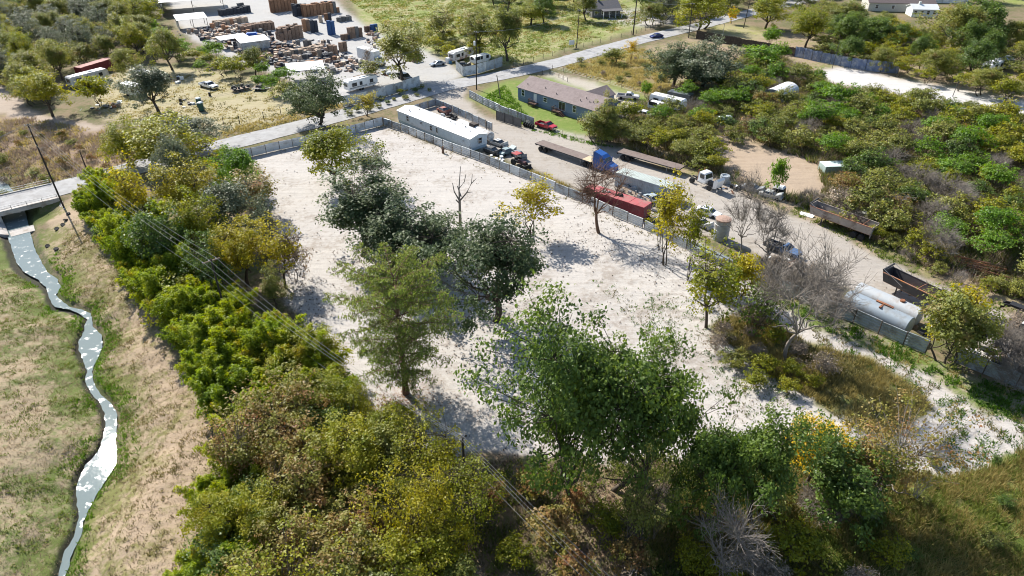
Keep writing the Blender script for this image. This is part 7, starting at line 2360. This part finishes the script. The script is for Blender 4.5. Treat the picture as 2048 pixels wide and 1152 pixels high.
# ---------------------------------------------------------------- grass, weeds and litter (nobody could count these)
L_('dry tuft', (0.19, 0.145, 0.085), (0.31, 0.25, 0.155), (0.42, 0.35, 0.22), 0.3, 0.8)
L_('green tuft', (0.085, 0.13, 0.025), (0.145, 0.19, 0.038), (0.22, 0.245, 0.06), 0.35, 0.7)
L_('lush tuft', (0.045, 0.105, 0.014), (0.08, 0.165, 0.018), (0.12, 0.21, 0.028), 0.4, 0.6)
L_('straw', (0.20, 0.165, 0.055), (0.31, 0.26, 0.09), (0.42, 0.35, 0.14), 0.35, 0.8)
L_('weed', (0.10, 0.105, 0.035), (0.175, 0.16, 0.055), (0.27, 0.21, 0.095), 0.32, 0.8)
L_('twiggy', (0.20, 0.15, 0.105), (0.31, 0.24, 0.175), (0.42, 0.345, 0.265), 0.15, 0.9)
L_('litter', (0.05, 0.035, 0.022), (0.09, 0.065, 0.045), (0.16, 0.12, 0.09), 0.05, 0.95)
L_('orange litter', (0.16, 0.075, 0.035), (0.26, 0.125, 0.06), (0.34, 0.19, 0.11), 0.05, 0.95)
GR = np.random.RandomState(5)


CLEARING = gpoly([(1425, 262), (1480, 262), (1530, 290), (1640, 330), (1650, 395), (1560, 392), (1490, 358), (1450, 330), (1405, 290)])


def scatter_pts(poly, dens, z=0.0, clump=0.0, cs=4.0, wave=0.0):
    P = np.array(gpoly(poly, z))
    x0, y0, x1, y1 = P[:, 0].min(), P[:, 1].min(), P[:, 0].max(), P[:, 1].max()
    n = int((x1 - x0) * (y1 - y0) * dens)
    X, Y = GR.uniform(x0, x1, n), GR.uniform(y0, y1, n)
    k = inpoly(X + wave * wob(X, Y, 6), Y + wave * wob(Y, X, 6), [tuple(p) for p in P])
    X, Y = X[k], Y[k]
    if clump:
        f = wob(X, Y, cs) + 0.7 * wob(Y, X + 9, cs * 0.3)
        k = f + GR.normal(0, 0.15, len(X)) > clump - 0.5
        X, Y = X[k], Y[k]
    cd, _ = creek_dist(X, Y)
    k = (cd > 0.15) & ~inpoly(X, Y, CLEARING) & (road_dist(X, Y) > 4.0)
    return X[k], Y[k]


def grass(name, label, pts, h, w, colour, blades=5, spread=0.18, lean=0.6, flat=False):
    X, Y = pts
    if not len(X):
        return
    Z = gz(X, Y)
    n = len(X)
    tt = np.clip(0.5 + 0.22 * wob(X, Y, 7.0) + GR.normal(0, 0.12, n), 0, 1)
    X, Y, Z = (np.repeat(a, blades) for a in (X, Y, Z))
    m = len(X)
    a = GR.uniform(0, 6.283, m)
    r = spread * np.sqrt(GR.uniform(0, 1, m))
    bx, by = X + r * np.cos(a), Y + r * np.sin(a)
    hh = GR.uniform(h[0], h[1], m)
    ww = GR.uniform(0.6, 1.4, m) * w
    b = a + GR.normal(0, 0.6, m)
    l = lean * hh * GR.uniform(0.3, 1.2, m)
    c = GR.uniform(0, 6.283, m)
    p0 = np.stack([bx - np.cos(c) * ww, by - np.sin(c) * ww, Z - 0.02], -1)
    p1 = np.stack([bx + np.cos(c) * ww, by + np.sin(c) * ww, Z - 0.02], -1)
    p2 = np.stack([bx + np.cos(b) * l, by + np.sin(b) * l, Z + hh], -1)
    if flat:
        p0[:, 2] += 0.05; p1[:, 2] += 0.05
    V = np.stack([p0, p1, p2], 1).reshape(-1, 3)
    t = np.repeat(np.clip(np.repeat(tt, blades) + GR.normal(0, 0.1, m), 0, 1), 3)
    o = link(name, npmesh(name, V, np.arange(m * 3).reshape(m, 3), LM[colour], False, t))
    o['kind'] = 'stuff'
    o['label'] = label


FIELD = [(-60, 520), (40, 535), (90, 610), (160, 650), (170, 760), (200, 840), (200, 900), (160, 940), (148, 1040), (110, 1180), (-60, 1250)]
BANK = [(98, 520), (150, 440), (230, 530), (300, 650), (380, 780), (440, 900), (430, 1010), (380, 1152), (340, 1230), (130, 1180), (190, 1000), (235, 900), (236, 830), (190, 750), (208, 690), (184, 630), (120, 580)]
grass('dry_grass_tufts', 'dry tan tufts on the field beyond the creek', scatter_pts(FIELD, 9, -0.8), (0.06, 0.20), 0.035, 'dry tuft', 5, 0.2, 1.0)
grass('green_grass_tufts', 'green tufts in patches on the field beyond the creek', scatter_pts(FIELD, 10, -0.8, 0.62, 3.0), (0.08, 0.26), 0.045, 'green tuft', 6, 0.22, 0.8)
grass('dry_grass_tufts', 'dry tan tufts on the sloping creek bank', scatter_pts(BANK, 8, -0.8), (0.06, 0.2), 0.035, 'dry tuft', 5, 0.2, 1.0)
grass('green_grass_tufts', 'olive tufts in patches on the creek bank', scatter_pts(BANK, 8, -0.8, 0.7, 4.0), (0.08, 0.28), 0.045, 'weed', 6, 0.22, 0.8)
# lush verge right at the water
nv = 6000
VX, VY = GR.uniform(-75, -30, nv * 14), GR.uniform(38, 112, nv * 14)
vd, vs = creek_dist(VX, VY)
k = (vd > 0.25) & (vd < 2.4) & (GR.uniform(0, 1, len(VX)) < np.exp(-vd * 0.8)) & (wob(VX, VY, 8.0) + 0.35 * vs > -0.15)
grass('verge_grass', 'lush green grass along the water of the creek', (VX[k], VY[k]), (0.12, 0.38), 0.05, 'lush tuft', 5, 0.2, 0.7)
DRYG = [(1440, 925), (1600, 895), (1760, 935), (1880, 955), (2000, 935), (2060, 890), (2250, 900), (2200, 1260), (1300, 1260), (1300, 1060)]
grass('tall_dry_grass', 'tall straw coloured grass below the sandy strip', scatter_pts(DRYG, 14, 0, 0.25, 6.0), (0.35, 1.05), 0.04, 'straw', 7, 0.28, 0.7)
grass('tall_green_grass', 'green weeds among the straw grass below the sandy strip', scatter_pts(DRYG, 14, 0, 0.35, 5.0), (0.25, 0.8), 0.055, 'green tuft', 6, 0.28, 0.7)
ISL = [(1420, 655), (1500, 615), (1620, 690), (1740, 722), (1850, 788), (1862, 812), (1780, 875), (1700, 855), (1640, 805), (1560, 765), (1480, 705)]
grass('tall_dry_grass', 'tall brown grass on the island round the big leafless tree', scatter_pts(ISL, 12, 0, 0.25, 5.0), (0.35, 0.95), 0.04, 'straw', 7, 0.3, 0.7)
grass('tall_green_grass', 'olive weeds on the island round the big leafless tree', scatter_pts(ISL, 10, 0, 0.4, 4.0), (0.3, 0.8), 0.05, 'weed', 6, 0.3, 0.7)
THK = [(400, 1250), (430, 950), (560, 860), (760, 850), (900, 930), (1100, 910), (1400, 910), (1560, 860), (1700, 930), (1400, 1060), (1300, 1300)]
grass('undergrowth', 'dry brown undergrowth below the near trees', scatter_pts(THK, 7, 0, 0.3, 5.0), (0.2, 0.6), 0.05, 'twiggy', 6, 0.3, 0.9)
grass('undergrowth', 'green undergrowth below the near trees', scatter_pts(THK, 7, 0, 0.45, 4.0), (0.25, 0.75), 0.06, 'green tuft', 6, 0.3, 0.8)
SCR = [(1180, 262), (1310, 190), (1440, 130), (1560, 110), (1650, 168), (1900, 225), (2200, 280), (2200, 660), (2048, 600), (1900, 560), (1740, 480), (1620, 420), (1440, 350), (1300, 312)]
grass('undergrowth', 'olive weeds filling the wide thicket', scatter_pts(SCR, 2.6, 0, 0.30, 8.0), (0.5, 1.5), 0.10, 'weed', 7, 0.55, 0.8)
grass('undergrowth', 'dry brown brush filling the wide thicket', scatter_pts(SCR, 2.4, 0, 0.35, 9.0), (0.5, 1.5), 0.07, 'twiggy', 7, 0.55, 0.9)
grass('undergrowth', 'bright green weeds in the wide thicket', scatter_pts(SCR, 1.8, 0, 0.75, 9.0), (0.5, 1.5), 0.12, 'green tuft', 7, 0.6, 0.8)
STR = [(1500, 578), (1600, 612), (1800, 690), (1920, 742), (2048, 782), (2200, 890), (2048, 850), (1960, 810), (1880, 763), (1760, 710), (1640, 655)]
grass('green_grass_tufts', 'lush weeds along the foot of the ribbed fence', scatter_pts(STR, 10, 0, 0.55, 3.0), (0.15, 0.5), 0.08, 'lush tuft', 6, 0.28, 0.7)
grass('dry_grass_tufts', 'dry weeds along the foot of the ribbed fence', scatter_pts(STR, 6, 0, 0.55, 5.0), (0.15, 0.4), 0.05, 'straw', 5, 0.25, 0.8)
SANDW = [(1180, 560), (1360, 590), (1500, 640), (1600, 800), (1850, 880), (2000, 900), (2060, 840), (1960, 960), (1800, 940), (1560, 900), (1360, 900), (1330, 760), (1260, 640)]
grass('green_grass_tufts', 'small green weeds dotted over the sandy strip', scatter_pts(SANDW, 3.2, 0, 0.55, 3.0), (0.08, 0.28), 0.07, 'lush tuft', 5, 0.22, 0.9)
grass('dry_grass_tufts', 'small brown weeds dotted over the sandy strip', scatter_pts(SANDW, 2.6, 0, 0.5, 4.0), (0.08, 0.3), 0.05, 'weed', 5, 0.22, 0.9)
MEAD = [(700, 0), (740, -20), (1180, -30), (1300, 40), (1140, 96), (1020, 128), (940, 130), (885, 106), (780, 60)]
grass('meadow_grass', 'green grass of the pasture', scatter_pts(MEAD, 1.6, 0, 0.45, 14.0), (0.15, 0.45), 0.11, 'green tuft', 6, 0.5, 0.8)
grass('meadow_grass', 'dry grass patches of the pasture', scatter_pts(MEAD, 1.2, 0, 0.5, 12.0), (0.15, 0.5), 0.09, 'straw', 6, 0.5, 0.8)
OVR = [(1130, 130), (1285, 98), (1330, 130), (1350, 175), (1300, 190), (1230, 168), (1140, 145)]
grass('tall_dry_grass', 'brown and olive grass of the overgrown lot', scatter_pts(OVR, 3, 0, 0.2, 8.0), (0.3, 0.9), 0.09, 'straw', 6, 0.45, 0.8)
WF = [(-120, 262), (60, 235), (200, 262), (330, 262), (300, 318), (180, 350), (30, 372), (-120, 410)]
grass('tall_dry_grass', 'brown weeds of the field beside the dirt track', scatter_pts(WF, 3.5, 0, 0.25, 8.0), (0.3, 1.0), 0.07, 'twiggy', 6, 0.4, 0.8)
grass('tall_dry_grass', 'yellow weeds of the field beside the dirt track', scatter_pts(WF, 2.2, 0, 0.5, 7.0), (0.3, 0.8), 0.08, 'straw', 6, 0.4, 0.8)
YED = [(1430, 352), (1560, 418), (1640, 452), (1760, 516), (1900, 582), (2048, 640), (2048, 625), (1900, 560), (1760, 490), (1640, 425), (1560, 392)]
grass('green_grass_tufts', 'green grass edging the gravel track', scatter_pts(YED, 5, 0, 0.3, 5.0), (0.15, 0.5), 0.07, 'green tuft', 6, 0.3, 0.8)
GTR = [(1760, 520), (1900, 585), (2048, 645), (2048, 700), (1900, 640), (1780, 570)]
grass('dry_grass_tufts', 'short dry grass down the middle of the gravel track', scatter_pts(GTR, 5, 0, 0.55, 6.0), (0.06, 0.2), 0.06, 'weed', 5, 0.25, 0.9)
VRG = [(440, 262), (560, 232), (690, 205), (860, 168), (870, 180), (700, 222), (570, 250), (450, 285)]
grass('verge_grass', 'yellow green grass on the road verge', scatter_pts(VRG, 4, 0, 0.2, 6.0), (0.2, 0.6), 0.08, 'straw', 6, 0.35, 0.8)
LAWN = [(1060, 262), (1100, 262), (1190, 284), (1230, 295), (1180, 290), (1090, 268), (1010, 235), (960, 200), (1010, 170), (1060, 240)]
grass('lawn_grass', 'bright green grass before the blue house', scatter_pts(LAWN, 6, 0), (0.1, 0.4), 0.08, 'lush tuft', 6, 0.35, 0.7)
SPT = [(1600, 640), (1760, 712), (1880, 768), (2048, 850), (2100, 900), (2048, 970), (1890, 955), (1870, 900), (1900, 850), (1780, 765), (1640, 690)]
grass('green_grass_tufts', 'green weeds breaking up the sandy path by the ribbed fence', scatter_pts(SPT, 9, 0, 0.75, 2.6), (0.1, 0.4), 0.07, 'lush tuft', 6, 0.3, 0.9)
grass('dry_grass_tufts', 'dry weeds breaking up the sandy path by the ribbed fence', scatter_pts(SPT, 7, 0, 0.8, 3.4), (0.1, 0.4), 0.06, 'weed', 6, 0.3, 0.9)
DYD = [(190, 190), (280, 150), (420, 150), (560, 175), (610, 200), (560, 236), (440, 262), (330, 256), (210, 238)]
grass('dry_grass_tufts', 'thin dry grass of the dirt yard', scatter_pts(DYD, 2.2, 0, 0.45, 8.0), (0.08, 0.3), 0.09, 'straw', 5, 0.4, 0.9)
grass('green_grass_tufts', 'green weeds dotted over the dirt yard', scatter_pts(DYD, 1.2, 0, 0.85, 6.0), (0.1, 0.4), 0.1, 'weed', 6, 0.4, 0.9)
FEN = [(560, 300), (768, 246), (905, 302), (1040, 353), (1165, 404), (1290, 460), (1450, 540), (1440, 560), (1280, 480), (1150, 418), (1030, 365), (900, 318), (768, 262), (560, 312)]
grass('dry_grass_tufts', 'sparse dead weeds along the lot side of the sheet fence', scatter_pts(FEN, 2.5, 0, 0.5, 4.0), (0.1, 0.35), 0.05, 'weed', 5, 0.25, 0.9)
FE2 = [(1040, 345), (1165, 395), (1290, 450), (1300, 440), (1170, 385), (1050, 335)]
grass('verge_grass', 'yellow weeds along the yard side of the sheet fence', scatter_pts(FE2, 6, 0, 0.45, 5.0), (0.2, 0.6), 0.07, 'straw', 6, 0.3, 0.8)


def litter(name, label, X, Y, size, colour, up=0.04):
    n = len(X)
    C = np.stack([X, Y, gz(X, Y) + GR.uniform(0.05, 0.05 + up, n)], -1)
    V, F = leaves_np(C, size, GR, up=2.5, aspect=0.7)
    o = link(name, npmesh(name, V, F, LM[colour], False, np.repeat(np.clip(GR.normal(0.5, 0.2, n), 0, 1), 4)))
    o['kind'] = 'stuff'
    o['label'] = label


LOT = [(530, 330), (600, 295), (768, 250), (900, 310), (1065, 365), (1180, 415), (1400, 500), (1480, 620), (1560, 880), (1380, 905), (1000, 900), (830, 900), (740, 800), (640, 690), (570, 590), (560, 460)]
X, Y = scatter_pts(LOT, 0.55, 0, 0.5, 5.0)
litter('dirt_clods', 'dark clods and leaf scraps strewn over the pale lot', X, Y, 0.075, 'litter')
X, Y = scatter_pts(LOT, 0.4, 0, 0.85, 2.5)
litter('dirt_clods', 'bigger dark clods in drifts on the pale lot', X, Y, 0.16, 'litter', 0.08)
px_, py_ = [], []
for cx, cy, r, n in ((990, 650, 9, 700), (862, 560, 7, 420), (783, 540, 6, 350), (728, 520, 6, 300), (1160, 960, 9, 500), (1198, 475, 6, 260), (1340, 535, 6, 260), (1066, 478, 5, 200), (600, 600, 6, 350)):
    c = at(cx, cy)
    a, q = GR.uniform(0, 6.283, n), r * np.sqrt(GR.uniform(0, 1, n))
    px_.append(c.x + q * np.cos(a)); py_.append(c.y + q * np.sin(a))
litter('leaf_litter', 'fallen leaves under the trees of the pale lot', np.concatenate(px_), np.concatenate(py_), 0.11, 'litter')
c = at(790, 815)
a, q = GR.uniform(0, 6.283, 1500), 5.5 * np.abs(GR.normal(0, 0.5, 1500))
litter('needle_litter', 'orange brown needles under the lone cypress', c.x + q * np.cos(a) * 1.2, c.y + q * np.sin(a), 0.09, 'orange litter')
X, Y = scatter_pts([(890, 280), (1060, 260), (1250, 305), (1450, 370), (1640, 455), (1900, 590), (2048, 660), (1900, 650), (1500, 495), (1180, 385)], 0.5, 0, 0.5, 5)
litter('gravel_bits', 'dark bits scattered over the gravel yard', X, Y, 0.10, 'litter')
# ---------------------------------------------------------------- a label of its own for every plant and loose stack
MARKS = {'bridge pole': (128, 415), 'short pole': (178, 352), 'hedge pole': (462, 665), 'thicket pole': (934, 1000), 'lone cypress': (812, 787), 'forked tree': (1500, 1045), 'blue toilets': (1447, 250), 'motorhome': (1330, 218), 'rusty trailer': (1680, 450), 'black trailer': (1850, 600), 'silver tanks': (1750, 620),
         'blue pickup': (1563, 507), 'bonnet truck': (1425, 375), 'pipe heap': (1955, 545), 'silver shed': (1580, 205), 'green box': (1675, 352), 'mobile home': (900, 280), 'blue house': (1120, 230), 'tarpaulin fence': (1690, 135), 'board fence': (1480, 93), 'brown house': (1790, 20), 'box trailer': (2000, 145), 'white pickup': (418, 177),
         'green toilets': (402, 216), 'stripped trailer': (185, 170), 'boxy trailer': (260, 195), 'large shed': (365, 30), 'tin shed': (500, 105), 'box truck': (745, 130), 'pasture pole': (1153, 96), 'ivy pole': (1266, 70), 'grey house': (1220, 35), 'red container': (1230, 420), 'yellow tree': (1612, 970), 'largest tree': (1165, 985), 'leafless tree': (1572, 720),
         'street lamp': (1443, 86), 'lane pole': (1905, 193), 'slab': (1965, 712), 'gooseneck': (1995, 625), 'creek bridge': (33, 405), 'sheet shelter': (600, 155), 'travel trailer': (730, 178)}
MP = {k: at(*v) for k, v in MARKS.items()}
SHORT = {'plants of the long hedge': 'the long hedge', 'plants at the near end of the hedge': 'the hedge end', 'trees of the near thicket': 'the near thicket', 'trees between hedge and lot': 'the hedge rim', 'shrubs under the near green trees': 'the near undergrowth', 'shrubs round the big leafless tree': 'the grass island',
         'low shrubs in the dry grass': 'the dry grass', 'plants of the wide olive thicket': 'the wide thicket', 'shrubs between flatbed and clearing': 'the flatbed thicket', 'shrubs along the grass track': 'the track edge', 'trees along the concrete lane': 'the lane edge', 'trees beside the dirt track': 'the dirt track wood', 'bushes between the dirt yard and lumber yard': 'the yard hedge',
         'far trees behind the dirt track': 'the far wood', 'far trees beyond the pasture': 'the pasture wood', 'far trees round the road bend': 'the road bend wood', 'far trees on the skyline side': 'the far tree belt', 'trees beyond the tarpaulin fence': 'the fenced wood', 'weeds of the overgrown lot': 'the overgrown lot', 'bushes at the lumber yard edge': 'the pasture edge',
         'dry bushes of the weed field': 'the weed field', 'dead brush at the ribbed fence end': 'the fence end', 'grey brush round the old truck': 'the old truck brush', 'grey brush behind the ribbed fence': 'the ribbed fence brush', 'weeds along the lumber yard fence': 'the fence foot', 'loose pallet stacks': 'the lumber yard'}
NOUN = {'tree': 'leafy tree', 'shrub': 'shrub', 'bare': 'leafless shrub', 'bamboo': 'bamboo clump', 'oak': 'oak', 'stack': 'loose pallet stack'}
sets = {}
for r, g, c, k in PLANTS + LOOSE:
    if k == 'bare':
        c = 'grey'
    if k == 'bamboo':
        c = 'feathery'
    sets.setdefault((g, c, k), []).append(r)
for (g, c, k), rs in sets.items():
    xy = np.array([[r.location.x, r.location.y] for r in rs])
    ranks = {}
    for m, p in MP.items():
        d = np.hypot(xy[:, 0] - p.x, xy[:, 1] - p.y)
        rk = np.empty(len(rs), int)
        rk[np.argsort(d)] = np.arange(len(rs))
        ranks[m] = (rk, d)
    near = sorted(MP, key=lambda m: ranks[m][1].min())[:20]
    for i, r in enumerate(rs):
        m = min(near, key=lambda m: (ranks[m][0][i] * 12 + ranks[m][1][i] * 0.3))
        q = int(ranks[m][0][i])
        o = ORD[min(q, len(ORD) - 1)]
        r['label'] = '%s %s in %s, %s to the %s' % (c, NOUN[k], SHORT.get(g, 'the yard'), o, m)
